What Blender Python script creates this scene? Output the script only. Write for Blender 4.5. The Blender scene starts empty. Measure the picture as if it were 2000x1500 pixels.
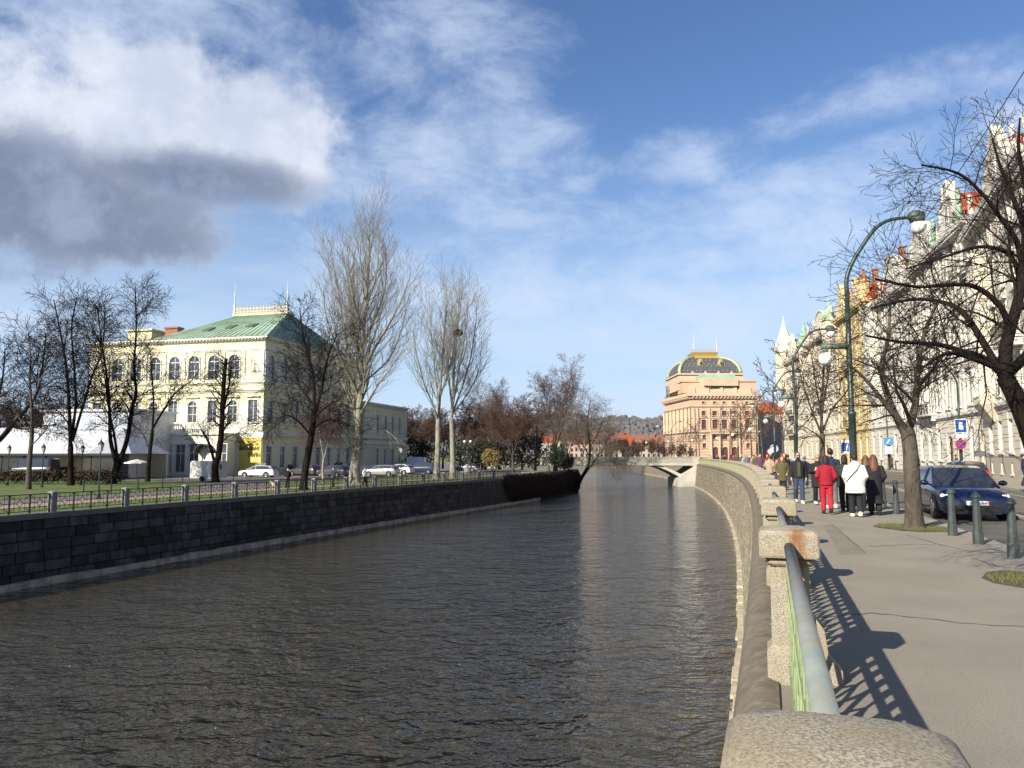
import bpy, bmesh, math, random
import numpy as np
from mathutils import Vector, Matrix
R = math.radians
random.seed(11); RNG = np.random.default_rng(11)
S = bpy.context.scene
COL = S.collection

# ------------------------------------------------------------------ camera
cam = bpy.data.cameras.new('camera'); camo = bpy.data.objects.new('camera', cam); COL.objects.link(camo)
camo.location = (0, 0, 1.65); camo.rotation_euler = (R(90 + 5.33), 0, 0)
cam.lens = 27.0; cam.sensor_width = 36.0; cam.clip_start = 0.05; cam.clip_end = 6000
S.camera = camo
S.view_settings.view_transform = 'Standard'; S.view_settings.look = 'None'
S.view_settings.gamma = 1.0; S.view_settings.exposure = 0.82
try: S.view_settings.use_curve_mapping = False
except Exception: pass
S.cycles.max_bounces = 6; S.cycles.transparent_max_bounces = 8
S.cycles.caustics_reflective = False; S.cycles.caustics_refractive = False

# ------------------------------------------------------------------ sun
SUN_EL = R(30.0); TO = Vector((-0.68, -0.73, 0)).normalized()
to_sun = Vector((TO.x * math.cos(SUN_EL), TO.y * math.cos(SUN_EL), math.sin(SUN_EL)))
sl = bpy.data.lights.new('sun', 'SUN'); sl.energy = 4.8; sl.angle = R(0.53); sl.color = (1.0, 0.92, 0.78)
so = bpy.data.objects.new('sun', sl); COL.objects.link(so); so.location = (-60, -60, 60)
so.rotation_euler = (-to_sun).to_track_quat('-Z', 'Y').to_euler()

# ------------------------------------------------------------------ world : daylight sky with clouds
W = bpy.data.worlds.new('World'); S.world = W; W.use_nodes = True
wn, wl = W.node_tree.nodes, W.node_tree.links; wn.clear()
def wnode(t, **k):
    n = wn.new(t)
    for a, b in k.items(): setattr(n, a, b)
    return n
def wset(sock, v):
    if hasattr(v, 'is_linked') or isinstance(v, bpy.types.NodeSocket): wl.new(v, sock)
    else: sock.default_value = v
def wm(op, a, b=0.0, c=0.0, clamp=False):
    n = wnode('ShaderNodeMath', operation=op, use_clamp=clamp)
    wset(n.inputs[0], a); wset(n.inputs[1], b); wset(n.inputs[2], c); return n.outputs[0]
def wvm(op, a, b=(0, 0, 0)):
    n = wnode('ShaderNodeVectorMath', operation=op); wset(n.inputs[0], a); wset(n.inputs[1], b); return n
def wcomb(x, y, z):
    n = wnode('ShaderNodeCombineXYZ'); wset(n.inputs[0], x); wset(n.inputs[1], y); wset(n.inputs[2], z); return n.outputs[0]
def wnoise(vec, scale, detail=6, rough=.55, dist=0.0):
    n = wnode('ShaderNodeTexNoise'); wset(n.inputs['Vector'], vec); n.inputs['Scale'].default_value = scale
    n.inputs['Detail'].default_value = detail; n.inputs['Roughness'].default_value = rough; n.inputs['Distortion'].default_value = dist
    return n.outputs['Fac']
def wstep(v, lo, hi, a=0.0, b=1.0):
    n = wnode('ShaderNodeMapRange', interpolation_type='SMOOTHSTEP'); wset(n.inputs[0], v)
    n.inputs[1].default_value = lo; n.inputs[2].default_value = hi; n.inputs[3].default_value = a; n.inputs[4].default_value = b
    return n.outputs[0]
def wmix(f, a, b):
    n = wnode('ShaderNodeMix', data_type='RGBA'); wset(n.inputs[0], f); wset(n.inputs[6], a); wset(n.inputs[7], b); return n.outputs[2]
tc = wnode('ShaderNodeTexCoord'); dirv = wvm('NORMALIZE', tc.outputs['Generated']).outputs[0]
sx = wnode('ShaderNodeSeparateXYZ'); wl.new(dirv, sx.inputs[0]); DX, DY, DZ = sx.outputs
sky = wnode('ShaderNodeTexSky'); sky.sky_type = 'NISHITA'; sky.sun_disc = False
sky.sun_elevation = SUN_EL; sky.sun_rotation = math.atan2(to_sun.x, to_sun.y)
sky.altitude = 200; sky.air_density = 1.25; sky.dust_density = 0.35; sky.ozone_density = 3.2
dzp = wm('MAXIMUM', DZ, 0.0)
inv = wm('DIVIDE', 1.0, wm('ADD', dzp, 0.16))
P = wcomb(wm('MULTIPLY', DX, inv), wm('MULTIPLY', DY, inv), 0.0)          # a flat cloud deck seen in perspective
rot = wnode('ShaderNodeMapping'); wl.new(P, rot.inputs[0]); rot.inputs['Rotation'].default_value = (0, 0, R(28)); rot.inputs['Scale'].default_value = (0.55, 1.0, 1.0); rot.inputs['Location'].default_value = (1.7, 4.1, 0)
cir = wnoise(rot.outputs[0], 1.15, 9, .58, .35)
cir2 = wnoise(rot.outputs[0], 4.2, 8, .6, .6)
lowv = wstep(DZ, 0.50, 0.02)                                                # thin cloud thickens towards the horizon
cfield = wm('ADD', wm('ADD', cir, wm('MULTIPLY', cir2, .25)), wm('MULTIPLY', lowv, .20))
rot2 = wnode('ShaderNodeMapping'); wl.new(dirv, rot2.inputs[0]); rot2.inputs['Rotation'].default_value = (0, R(24), 0); rot2.inputs['Scale'].default_value = (1.0, 1.0, 1.9)
wisp = wm('SUBTRACT', wnoise(rot2.outputs[0], 6.5, 10, .64, .25), .5)
# cumulus masses : ellipsoids of direction, broken up by noise
def pdir(px, py):
    v = Vector(((px - 1000) / 1500, 1.0, (750 - py) / 1500)); v.rotate(Matrix.Rotation(R(5.33), 3, 'X')); return v.normalized()
wob = wnoise(dirv, 7.0, 9, .6, .15); wob2 = wnoise(dirv, 17.0, 7, .62)
wobs = wm('ADD', wm('MULTIPLY', wm('SUBTRACT', wob, .5), 3.6), wm('MULTIPLY', wm('SUBTRACT', wob2, .5), 1.6))
def blobs(lst):
    out = None
    for (px, py, rx, ry) in lst:
        d = pdir(px, py)
        q = wvm('SUBTRACT', dirv, tuple(d)).outputs[0]
        q = wvm('DIVIDE', q, (rx / 1500, .25, ry / 1500)).outputs[0]
        f = wm('SUBTRACT', 1.0, wvm('DOT_PRODUCT', q, q).outputs['Value'])
        out = f if out is None else wm('SMOOTH_MAX', out, f, .3)
    return out
cum = blobs([(40, 240, 190, 130), (270, 230, 210, 140), (440, 270, 190, 110), (560, 290, 130, 110), (100, 390, 290, 120), (240, 440, 170, 75), (-260, 330, 330, 190), (-600, 420, 420, 200)])
dens = wstep(wm('ADD', wm('MAXIMUM', cum, -1.2), wobs), -.30, .75)
dark = blobs([(60, 400, 330, 105), (210, 455, 190, 66), (-300, 420, 380, 130), (400, 352, 200, 42), (-10, 330, 140, 70)])
dk = wstep(wm('ADD', wm('MAXIMUM', dark, -1.2), wm('MULTIPLY', wobs, 1.0)), -.95, 1.05)
CW, CD = (7.7, 8.1, 9.0, 1), (1.9, 2.25, 3.2, 1)
shade = wm('MULTIPLY', wstep(wm('ADD', wnoise(wvm('ADD', dirv, (.03, .0, .035)).outputs[0], 7.0, 9, .6, .15), wm('MULTIPLY', wob2, .35)), .50, .82), .62)
ccol = wmix(dk, wmix(shade, CW, (4.5, 5.2, 6.9, 1)), wmix(wstep(wm('ADD', wob, wm('MULTIPLY', wm('SUBTRACT', wob2, .5), .6)), .44, .74), CD, (3.1, 3.7, 5.1, 1)))
hs = wnode('ShaderNodeHueSaturation'); wl.new(sky.outputs[0], hs.inputs['Color']); hs.inputs['Hue'].default_value = .512; hs.inputs['Saturation'].default_value = 1.15; hs.inputs['Value'].default_value = 1.22
skyc = wmix(wm('MULTIPLY', wstep(DZ, .42, .02), .8), hs.outputs[0], (4.8, 6.4, 9.0, 1))
patch = blobs([(860, 330, 300, 120), (1340, 310, 120, 55), (1000, 410, 160, 60), (820, 90, 240, 130), (1480, 455, 520, 95), (330, 60, 560, 120), (1780, 180, 260, 50), (1950, 240, 260, 40), (1640, 350, 160, 50), (1120, 360, 50, 22), (1500, 620, 700, 110), (950, 560, 500, 120), (-500, 60, 500, 160), (2500, 420, 500, 150)])
wspv = wstep(wm('ADD', wm('MULTIPLY', wm('MAXIMUM', patch, -1.0), .62), wm('MULTIPLY', wisp, 3.4)), -.25, 1.25)
veil = wm('MULTIPLY', wm('MAXIMUM', wm('MULTIPLY', wstep(cfield, .66, 1.05), .8), wspv), .74)
c1 = wmix(veil, skyc, (6.2, 7.2, 9.0, 1))
c2 = wmix(wm('MULTIPLY', dens, .93), c1, ccol)
bg = wnode('ShaderNodeBackground'); wl.new(c2, bg.inputs[0]); bg.inputs[1].default_value = 0.064
wo = wnode('ShaderNodeOutputWorld'); wl.new(bg.outputs[0], wo.inputs[0])

# ------------------------------------------------------------------ helpers
class MB:
    """collects faces of one mesh"""
    def __init__(s): s.v = []; s.f = []; s.m = []
    def add(s, vs, fs, m=0):
        o = len(s.v); s.v.extend([tuple(map(float, p)) for p in vs]); s.f.extend([tuple(i + o for i in f) for f in fs]); s.m.extend([m] * len(fs)); return s
    def box(s, c, d, rz=0.0, m=0, tilt=None):
        hx, hy, hz = d[0] / 2, d[1] / 2, d[2] / 2
        ps = [Vector((a * hx, b * hy, e * hz)) for e in (-1, 1) for b in (-1, 1) for a in (-1, 1)]
        M = Matrix.Rotation(rz, 3, 'Z')
        if tilt is not None: M = M @ tilt
        ps = [M @ p + Vector(c) for p in ps]
        return s.add(ps, [(0, 2, 3, 1), (4, 5, 7, 6), (0, 1, 5, 4), (2, 6, 7, 3), (0, 4, 6, 2), (1, 3, 7, 5)], m)
    def bb(s, x0, x1, y0, y1, z0, z1, m=0): return s.box(((x0 + x1) / 2, (y0 + y1) / 2, (z0 + z1) / 2), (x1 - x0, y1 - y0, z1 - z0), 0, m)
    def rings(s, rs, cap=True, m=0, close=True):
        n = len(rs[0]); vs = [p for r in rs for p in r]; fs = []
        for i in range(len(rs) - 1):
            for j in range(n if close else n - 1):
                k = (j + 1) % n
                fs.append((i * n + j, i * n + k, (i + 1) * n + k, (i + 1) * n + j))
        if cap: fs.append(tuple(range(n - 1, -1, -1))); fs.append(tuple((len(rs) - 1) * n + j for j in range(n)))
        return s.add(vs, fs, m)
    def tube(s, pts, rad, n=8, m=0, cap=True):
        pts = [Vector(p) for p in pts]
        if not hasattr(rad, '__len__'): rad = [rad] * len(pts)
        rs = []; up = None
        for i, p in enumerate(pts):
            t = (pts[min(i + 1, len(pts) - 1)] - pts[max(i - 1, 0)]).normalized()
            if up is None: up = Vector((0, 0, 1)) if abs(t.z) < .9 else Vector((0, 1, 0))
            a = t.cross(up).normalized(); b = a.cross(t).normalized(); up = b
            rs.append([p + (a * math.cos(2 * math.pi * j / n) + b * math.sin(2 * math.pi * j / n)) * rad[i] for j in range(n)])
        return s.rings(rs, cap, m)
    def lathe(s, prof, c=(0, 0, 0), n=12, m=0, sq=False, cap=True, ph=0.0):
        c = Vector(c)
        rs = [[c + Vector((r * math.cos(ph + 2 * math.pi * j / n), r * math.sin(ph + 2 * math.pi * j / n), z)) for j in range(n)] for r, z in prof]
        return s.rings(rs, cap, m)
    def ball(s, c, r, n=12, k=8, m=0):
        if not hasattr(r, '__len__'): r = (r, r, r)
        rs = []
        for i in range(k + 1):
            a = -math.pi / 2 + math.pi * i / k; cr = max(math.cos(a), .02)
            rs.append([(c[0] + r[0] * cr * math.cos(2 * math.pi * j / n), c[1] + r[1] * cr * math.sin(2 * math.pi * j / n), c[2] + r[2] * math.sin(a)) for j in range(n)])
        return s.rings(rs, True, m)
    def prism(s, poly, z0, z1, m=0):
        return s.rings([[(x, y, z0) for x, y in poly], [(x, y, z1) for x, y in poly]], True, m)
    def xprism(s, poly, y0, y1, m=0):
        """polygon in the x-z plane (counter-clockwise seen from -y), extruded y0..y1"""
        return s.rings([[(x, y1, z) for x, z in poly], [(x, y0, z) for x, z in poly]], True, m)
    def mesh(s, name, mats, smooth=False):
        me = bpy.data.meshes.new(name); me.from_pydata(s.v, [], s.f)
        for mm in (mats if isinstance(mats, (list, tuple)) else [mats]): me.materials.append(mm)
        if any(s.m): me.polygons.foreach_set('material_index', s.m)
        if smooth:
            me.polygons.foreach_set('use_smooth', [True] * len(me.polygons))
            if smooth == 'auto': me.set_sharp_from_angle(angle=R(35))
        me.update(); return me
def link(name, data, parent=None, loc=None, rz=None, **props):
    o = bpy.data.objects.new(name, data); COL.objects.link(o)
    if parent is not None: o.parent = parent
    if loc is not None: o.location = loc
    if rz is not None: o.rotation_euler = (0, 0, rz)
    for k, v in props.items():
        if v is not None: o[k] = v
    return o
def thing(name, label, cat, loc=(0, 0, 0), rz=0.0, group=None):
    return link(name, None, None, loc, rz, label=label, category=cat, group=group)
def part(name, mb, mats, parent, smooth=False, loc=None, rz=None, **props):
    return link(name, mb.mesh(name, mats, smooth), parent, loc, rz, **props)
def one(name, mb, mats, label, cat, smooth=False, group=None, loc=None, rz=None, kind=None):
    return link(name, mb.mesh(name, mats, smooth), None, loc, rz, label=label, category=cat, group=group, kind=kind)
def struct(name, mb, mats, smooth=False): return link(name, mb.mesh(name, mats, smooth), None, kind='structure')
TMP = bpy.data.scenes.new('scratch')
def eval_mesh(o):
    TMP.collection.objects.link(o)
    with bpy.context.temp_override(scene=TMP, view_layer=TMP.view_layers[0]):
        dg = bpy.context.evaluated_depsgraph_get(); return bpy.data.meshes.new_from_object(o.evaluated_get(dg))
def copy_tree(o, parent=None):
    c = o.copy(); COL.objects.link(c); c.parent = parent
    for ch in o.children: copy_tree(ch, c)
    return c

# ------------------------------------------------------------------ materials
MATS = {}
def mat(name, col, rough=.8, col2=None, scale=2.0, amt=.6, bump=0.0, bscale=None, metal=0.0, spec=.4, detail=6, stretch=(1, 1, 1), col3=None, scale3=.3, amt3=.5, coat=0.0, trans=0.0, coords='world', lo=.38, hi=.66):
    if name in MATS: return MATS[name]
    m = bpy.data.materials.new(name); m.use_nodes = True; n, l = m.node_tree.nodes, m.node_tree.links
    b = n['Principled BSDF']; b.inputs['Roughness'].default_value = rough; b.inputs['Metallic'].default_value = metal
    b.inputs['Specular IOR Level'].default_value = spec; b.inputs['Base Color'].default_value = (*col, 1)
    if coat: b.inputs['Coat Weight'].default_value = coat; b.inputs['Coat Roughness'].default_value = .05
    if trans: b.inputs['Transmission Weight'].default_value = trans
    if coords == 'world': src = n.new('ShaderNodeNewGeometry').outputs['Position']
    else: src = n.new('ShaderNodeTexCoord').outputs['Object']
    mp = n.new('ShaderNodeMapping'); mp.inputs['Scale'].default_value = stretch; l.new(src, mp.inputs[0])
    def noise(sc, det=detail):
        t = n.new('ShaderNodeTexNoise'); t.inputs['Scale'].default_value = sc; t.inputs['Detail'].default_value = det; t.inputs['Roughness'].default_value = .62; l.new(mp.outputs[0], t.inputs['Vector']); return t.outputs['Fac']
    def ramp(f, a, bb, k):
        r = n.new('ShaderNodeMapRange'); r.inputs[1].default_value = a; r.inputs[2].default_value = bb; r.inputs[4].default_value = k; l.new(f, r.inputs[0]); return r.outputs[0]
    cur = None
    for (cc, sc, am, a, bb) in ((col2, scale, amt, lo, hi), (col3, scale3, amt3, .45, .62)):
        if cc is None: continue
        mx = n.new('ShaderNodeMix'); mx.data_type = 'RGBA'; l.new(ramp(noise(sc), a, bb, am), mx.inputs[0])
        if cur is None: mx.inputs[6].default_value = (*col, 1)
        else: l.new(cur, mx.inputs[6])
        mx.inputs[7].default_value = (*cc, 1); cur = mx.outputs[2]
    if cur is not None: l.new(cur, b.inputs['Base Color'])
    if bump:
        bp = n.new('ShaderNodeBump'); bp.inputs['Strength'].default_value = bump; bp.inputs['Distance'].default_value = .02
        l.new(noise(bscale or scale * 4, 8), bp.inputs['Height']); l.new(bp.outputs[0], b.inputs['Normal'])
    MATS[name] = m; return m
granite = mat('granite', (.40, .355, .265), .85, (.10, .088, .068), 130, .85, .35, 90, col3=(.25, .20, .12), scale3=3.0, amt3=.6, detail=3, lo=.42, hi=.62)
granite_grey = mat('granite_grey', (.22, .22, .225), .85, (.12, .12, .13), 20, .7, .3)
iron = mat('iron', (.014, .015, .016), .5, (.03, .028, .025), 6, .5)
green_paint = mat('green_paint', (.26, .33, .17), .6, (.16, .20, .10), 9, .6, .3, 30, col3=(.12, .10, .05), scale3=14, amt3=.35)
rail_paint = mat('rail_paint', (.17, .20, .185), .6, (.24, .255, .23), 5, .7, .15, col3=(.25, .13, .05), scale3=3, amt3=.35)
def stained():
    m = granite.copy(); m.name = 'granite_rust_stained'; n, l = m.node_tree.nodes, m.node_tree.links; b = n['Principled BSDF']
    prev = b.inputs['Base Color'].links[0].from_socket; tc_ = n.new('ShaderNodeTexCoord'); sp = n.new('ShaderNodeSeparateXYZ'); l.new(tc_.outputs['Object'], sp.inputs[0])
    def mm(op, a, b2):
        q = n.new('ShaderNodeMath'); q.operation = op
        for i, v in enumerate((a, b2)):
            if isinstance(v, (int, float)): q.inputs[i].default_value = v
            else: l.new(v, q.inputs[i])
        return q.outputs[0]
    def st(v, a, c):
        q = n.new('ShaderNodeMapRange'); q.interpolation_type = 'SMOOTHSTEP'; l.new(v, q.inputs[0]); q.inputs[1].default_value = a; q.inputs[2].default_value = c; return q.outputs[0]
    mp = n.new('ShaderNodeMapping'); mp.inputs['Scale'].default_value = (1, 1, .3); l.new(tc_.outputs['Object'], mp.inputs[0])
    nz = n.new('ShaderNodeTexNoise'); nz.inputs['Scale'].default_value = 16; nz.inputs['Detail'].default_value = 6; l.new(mp.outputs[0], nz.inputs['Vector'])
    wid = mm('ADD', mm('ABSOLUTE', mm('SUBTRACT', sp.outputs[0], .055), 0), mm('MULTIPLY', mm('SUBTRACT', nz.outputs['Fac'], .5), .16))
    f = mm('MULTIPLY', mm('MULTIPLY', st(wid, .085, .02), st(sp.outputs[1], -.10, -.16)), st(nz.outputs['Fac'], .25, .6))
    mx = n.new('ShaderNodeMix'); mx.data_type = 'RGBA'; l.new(f, mx.inputs[0]); l.new(prev, mx.inputs[6]); mx.inputs[7].default_value = (.20, .075, .018, 1); l.new(mx.outputs[2], b.inputs['Base Color']); return m
granite_stain = stained()
lampgreen = mat('lamp_green', (.022, .045, .04), .38, (.04, .06, .05), 3, .5)
glass_dark = mat('glass_dark', (.03, .035, .045), .06, spec=.8)
glass_sky = mat('glass_sky', (.05, .06, .075), .08, (.15, .15, .15), 1.3, .5, spec=.9)
white_paint = mat('white_paint', (.76, .74, .68), .6, (.6, .58, .52), 3, .4)
frame_white = mat('frame_white', (.68, .66, .60), .6)
chrome = mat('chrome', (.6, .6, .6), .2, metal=1.0)
rubber = mat('rubber', (.012, .012, .012), .85)
skin = mat('skin', (.50, .28, .19), .6)
opal = mat('opal_glass', (.78, .77, .72), .25, (.6, .58, .52), 4, .4)
# ------------------------------------------------------------------ river banks
WZ = -4.3; IZ = -1.05
def Rx(y):
    return .12 + .338 * y - .00065 * y * y if y <= 250 else .12 + .338 * 250 - .00065 * 62500 + .02 * (y - 250)
def Rs(y): return .338 - .0013 * min(y, 250) if y <= 250 else .02
def off(y, o):
    s = Rs(y); k = math.sqrt(1 + s * s); return (Rx(y) + o / k, y - o * s / k)
def rang(y): return math.atan2(1, Rs(y))      # heading of the bank
LP = [(0, -33.6), (20, -27.4), (34, -22.6), (47, -18.4), (58, -14.6), (70, -10.1), (82, -5.3), (94, -.6), (110, 4.9), (127, 9.8), (136, 11.8)]
_ly = np.array([p[0] for p in LP]); _lx = np.array([p[1] for p in LP])
def Lx(y):
    ys = np.linspace(y - 8, y + 8, 9); return float(np.mean(np.interp(ys, _ly, _lx))) if 8 < y < 128 else float(np.interp(y, _ly, _lx))
def strip(ys, o0, o1, z0, z1=None, sub=1):
    mb = MB(); z1 = z0 if z1 is None else z1; vs = []; fs = []
    for y in ys:
        a, b = off(y, o0), off(y, o1); vs += [(a[0], a[1], z0), (b[0], b[1], z1)]
    for i in range(len(ys) - 1): fs.append((2 * i, 2 * i + 1, 2 * i + 3, 2 * i + 2))
    return mb.add(vs, fs)
YS = list(np.concatenate([np.arange(-14, 60, 2.0), np.arange(60, 262, 4.0), [300, 360, 430]]))

# water, one sheet under everything
wm_ = bpy.data.materials.new('river_water'); wm_.use_nodes = True
n, l = wm_.node_tree.nodes, wm_.node_tree.links; b = n['Principled BSDF']
b.inputs['Base Color'].default_value = (.036, .031, .019, 1); b.inputs['Roughness'].default_value = .06; b.inputs['IOR'].default_value = 1.45
g = n.new('ShaderNodeNewGeometry')
def wbump(scale, st, rotz, dist, prev, dstr, det=4):
    mp = n.new('ShaderNodeMapping'); mp.inputs['Scale'].default_value = st; mp.inputs['Rotation'].default_value = (0, 0, rotz); l.new(g.outputs['Position'], mp.inputs[0])
    t = n.new('ShaderNodeTexNoise'); t.inputs['Scale'].default_value = scale; t.inputs['Detail'].default_value = det; t.inputs['Roughness'].default_value = .55; t.inputs['Distortion'].default_value = dstr; l.new(mp.outputs[0], t.inputs['Vector'])
    bp = n.new('ShaderNodeBump'); bp.inputs['Strength'].default_value = 1.0; bp.inputs['Distance'].default_value = dist
    l.new(t.outputs['Fac'], bp.inputs['Height'])
    if prev is not None: l.new(prev, bp.inputs['Normal'])
    return bp.outputs[0]
nb = wbump(.28, (1, 1.2, 1), R(-18), .45, None, .3, 2)
nb = wbump(.95, (.85, 1.25, 1), R(-14), .30, nb, .9, 2)
nb = wbump(2.6, (.9, 1.25, 1), R(14), .13, nb, .7, 2)
nb = wbump(7.0, (.9, 1.2, 1), R(-30), .04, nb, .4, 2)
l.new(nb, b.inputs['Normal'])
mb = MB(); mb.add([(-500, -60, WZ), (500, -60, WZ), (500, 1500, WZ), (-500, 1500, WZ)], [(0, 1, 2, 3)])
struct('water', mb, wm_)

# right bank: pavement, kerb, road, tram bed, far pavement
asph = mat('pavement_asphalt', (.31, .28, .225), .92, (.23, .207, .165), .7, .7, .6, 140, col3=(.15, .13, .10), scale3=75, amt3=.55, detail=10)
asph_near = asph
KERB, FK, BL = 3.95, 17.2, 21.0
def BLf(y):
    t = min(max((84 - y) / 52, 0), 1.15); return BL - 5.2 * t * t * (3 - 2 * min(t, 1)) if t < 1 else BL - 5.2
_off0 = off
def off(y, o):
    """offsets beyond the kerb are squeezed where the street is narrower"""
    if o > KERB + .3:
        b = BLf(y)
        o = KERB + (o - KERB) * (b - 3.8 - KERB) / (FK - KERB) if o <= FK + .16 else (b - 3.65 if o < BL - 1 else b + (o - BL) )
    return _off0(y, o)
struct('pavement', strip(YS, -.11, KERB - .15, 0.0), asph)
roadm = mat('road_asphalt', (.125, .112, .092), .9, (.08, .075, .065), 1.2, .7, .4, 120)
struct('road', strip(YS, KERB + .14, FK, -.12), roadm)
trambed = mat('tram_bed', (.15, .13, .095), .9, (.10, .085, .06), 2.0, .7, .4, 50)
struct('tram_bed', strip(YS, 8.8, 14.2, -.114), trambed)
struct('far_pavement', strip(YS, FK + .15, BL + 40, 0.0), mat('far_paving', (.30, .265, .21), .9, (.2, .18, .15), 1.5, .6))
kerbm = mat('kerb_stone', (.33, .305, .25), .85, (.2, .185, .15), 8, .7, .3)
def kerb_run(name, o0, o1, zt, label):
    root = thing(name, label, 'kerb')
    y = -6.0; k = 0
    stuff = MB()
    while y < 240:
        y2 = y + 1.5
        a, b_, c, d = off(y + .006, o0), off(y + .006, o1), off(y2 - .006, o1), off(y2 - .006, o0)
        m_ = MB() if y < 60 else stuff
        m_.prism([a, b_, c, d], -.4, zt + .004 * math.sin(k * 2.3))
        if y < 60: part('kerb_stone', m_, kerbm, root)
        y = y2; k += 1
    part('kerb_stones', stuff, kerbm, root, kind='stuff')
kerb_run('kerb', KERB - .15, KERB + .14, .004, 'low stone kerb between the riverside pavement and the road')
kerb_run('kerb', FK, FK + .15, .004, 'stone kerb along the foot of the house row')
kerb_run('kerb', 8.5, 8.8, -.035, 'pale kerb edging the tram tracks in the road')
for i, (o, e_) in enumerate(((9.72, -.7175), (9.72, .7175), (12.72, -.7175), (12.72, .7175))):
    r_ = MB(); vs = []
    for y in YS:
        a = Vector(off(y, o)); dn = (Vector(off(y, o + .05)) - a).normalized(); vs += [(*(a + dn * (e_ - .035)), -.106), (*(a + dn * (e_ + .035)), -.106)]
    r_.add(vs, [(2 * k, 2 * k + 1, 2 * k + 3, 2 * k + 2) for k in range(len(YS) - 1)])
    one('tram_rail', r_, mat('rail_steel', (.30, .28, .25), .35, metal=.8), ['steel tram rail nearest the riverside kerb', 'second steel tram rail from the riverside', 'third steel tram rail from the riverside', 'steel tram rail nearest the house row'][i], 'rail', group='tram rails set in the road')
linem = mat('road_line', (.62, .60, .54), .8, (.35, .33, .29), 6, .7)
struct('road_markings', strip(list(np.arange(2, 120, 3.0)), 15.3, 15.42, -.115), linem)
# pavement cracks and patch seams
crack = mat('tar_seam', (.07, .062, .05), .9)
seams = [[(1597, 1207), (1705, 1198), (1800, 1207), (1890, 1219), (2010, 1224)], [(1626, 1024), (1650, 1045), (1690, 1080)], [(1770, 1045), (1830, 1062), (1900, 1078), (1960, 1080)], [(1700, 1068), (1790, 1063), (1850, 1066)],
         [(1888, 1080), (1935, 1072), (1990, 1085)], [(1900, 1090), (1945, 1106), (2010, 1112)]]
def gpt(px, py, z=0.0):
    v = Vector(((px - 1000) / 1500, 1.0, (750 - py) / 1500)); v.rotate(Matrix.Rotation(R(5.33), 3, 'X'))
    t = (z - 1.65) / v.z; return Vector((0, 0, 1.65)) + v * t
def wpt(px, py, y):
    v = Vector(((px - 1000) / 1500, 1.0, (750 - py) / 1500)); v.rotate(Matrix.Rotation(R(5.33), 3, 'X'))
    t = y / v.y; return Vector((0, 0, 1.65)) + v * t
mb = MB()
for sline in seams:
    pts = [gpt(*p) for p in sline]; fine = []
    for a, b_ in zip(pts, pts[1:]):
        for t in np.linspace(0, 1, 7)[:-1]: fine.append(a.lerp(b_, t) + Vector((random.uniform(-.02, .02), random.uniform(-.03, .03), 0)))
    fine.append(pts[-1])
    for a, b_ in zip(fine, fine[1:]):
        d = (b_ - a).normalized(); q = Vector((-d.y, d.x, 0)) * random.uniform(.006, .014)
        mb.add([(p.x, p.y, .004) for p in (a - q, b_ - q, b_ + q, a + q)], [(0, 1, 2, 3)])
struct('pavement_cracks', mb, crack)
mb = MB(); q = [gpt(*p) for p in ((1608, 1026), (1625, 1023), (1692, 1082), (1640, 1083))]; mb.add([(p.x, p.y, .003) for p in q], [(0, 1, 2, 3)]); struct('pavement_patch', mb, mat('patch_asphalt', (.255, .225, .17), .92, (.19, .17, .13), 1.5, .7, .6, 140, col3=(.13, .115, .09), scale3=75, amt3=.55))

# ------------------------------------------------------------------ right embankment wall
stonem = mat('rubble_stone', (.23, .195, .14), .9, (.085, .074, .055), 1.9, .9, .5, 20, col3=(.34, .30, .22), scale3=3.3, amt3=.6)
mortar = mat('mortar', (.12, .105, .08), .95, (.08, .07, .055), 3, .5)
pale = mat('pale_ledge', (.50, .43, .30), .9, (.26, .22, .16), 2.5, .8, .4)
root = thing('embankment_wall', 'tall curved rubble stone river wall under the right pavement', 'wall')
OT, OB = -.37, -.78       # outer face offset at the top and at the water
mb = MB(); vs = []; fs = []
for y in YS:
    for (o, z) in ((-.11, -.02), (OT + .06, -.3), (OB + .06, WZ - .5)):
        p = off(y, o); vs.append((p[0], p[1], z))
for i in range(len(YS) - 1):
    for j in (0, 1): fs.append((3 * i + j, 3 * (i + 1) + j, 3 * (i + 1) + j + 1, 3 * i + j + 1))
mb.add(vs, fs); part('wall_core', mb, mortar, root)
mb = MB(); z = -.34; row = 0
def face(y, z, pr):
    t = (-.3 - z) / (4.3 - .3); p = off(y, OT + (OB - OT) * t - pr); return (p[0], p[1], z)
while z > WZ + .1:
    h = random.uniform(.24, .42); zb = max(z - h, WZ - .1); y = -6 + random.random()
    while y < 255:
        wd = random.uniform(.3, .75) * (1 if y < 90 else 2.0); y2 = y + wd; g_ = .016
        pr = random.uniform(.0, .055); j = lambda: random.uniform(-.05, .05)
        zt_, zb_ = z - g_, zb + g_
        outer = [face(y + g_ + j() * .5, zb_ + j(), -.03), face(y2 - g_ + j() * .5, zb_ + j(), -.03), face(y2 - g_ + j() * .5, zt_ + j(), -.03), face(y + g_ + j() * .5, zt_ + j(), -.03)]
        cx = [sum(q[k] for q in outer) / 4 for k in range(3)]
        inn = []
        for q in outer:
            t = Vector(q).lerp(Vector(cx), .16); f0 = off(y, -1); f1 = off(y, 0); dv = Vector((f0[0] - f1[0], f0[1] - f1[1], 0)); inn.append(tuple(t + dv * (pr + .03)))
        mb.add(outer + inn, [(0, 1, 5, 4), (1, 2, 6, 5), (2, 3, 7, 6), (3, 0, 4, 7), (4, 5, 6, 7)])
        y = y2
    z = zb; row += 1
part('stone_facing', mb, stonem, root, kind='stuff')
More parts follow.
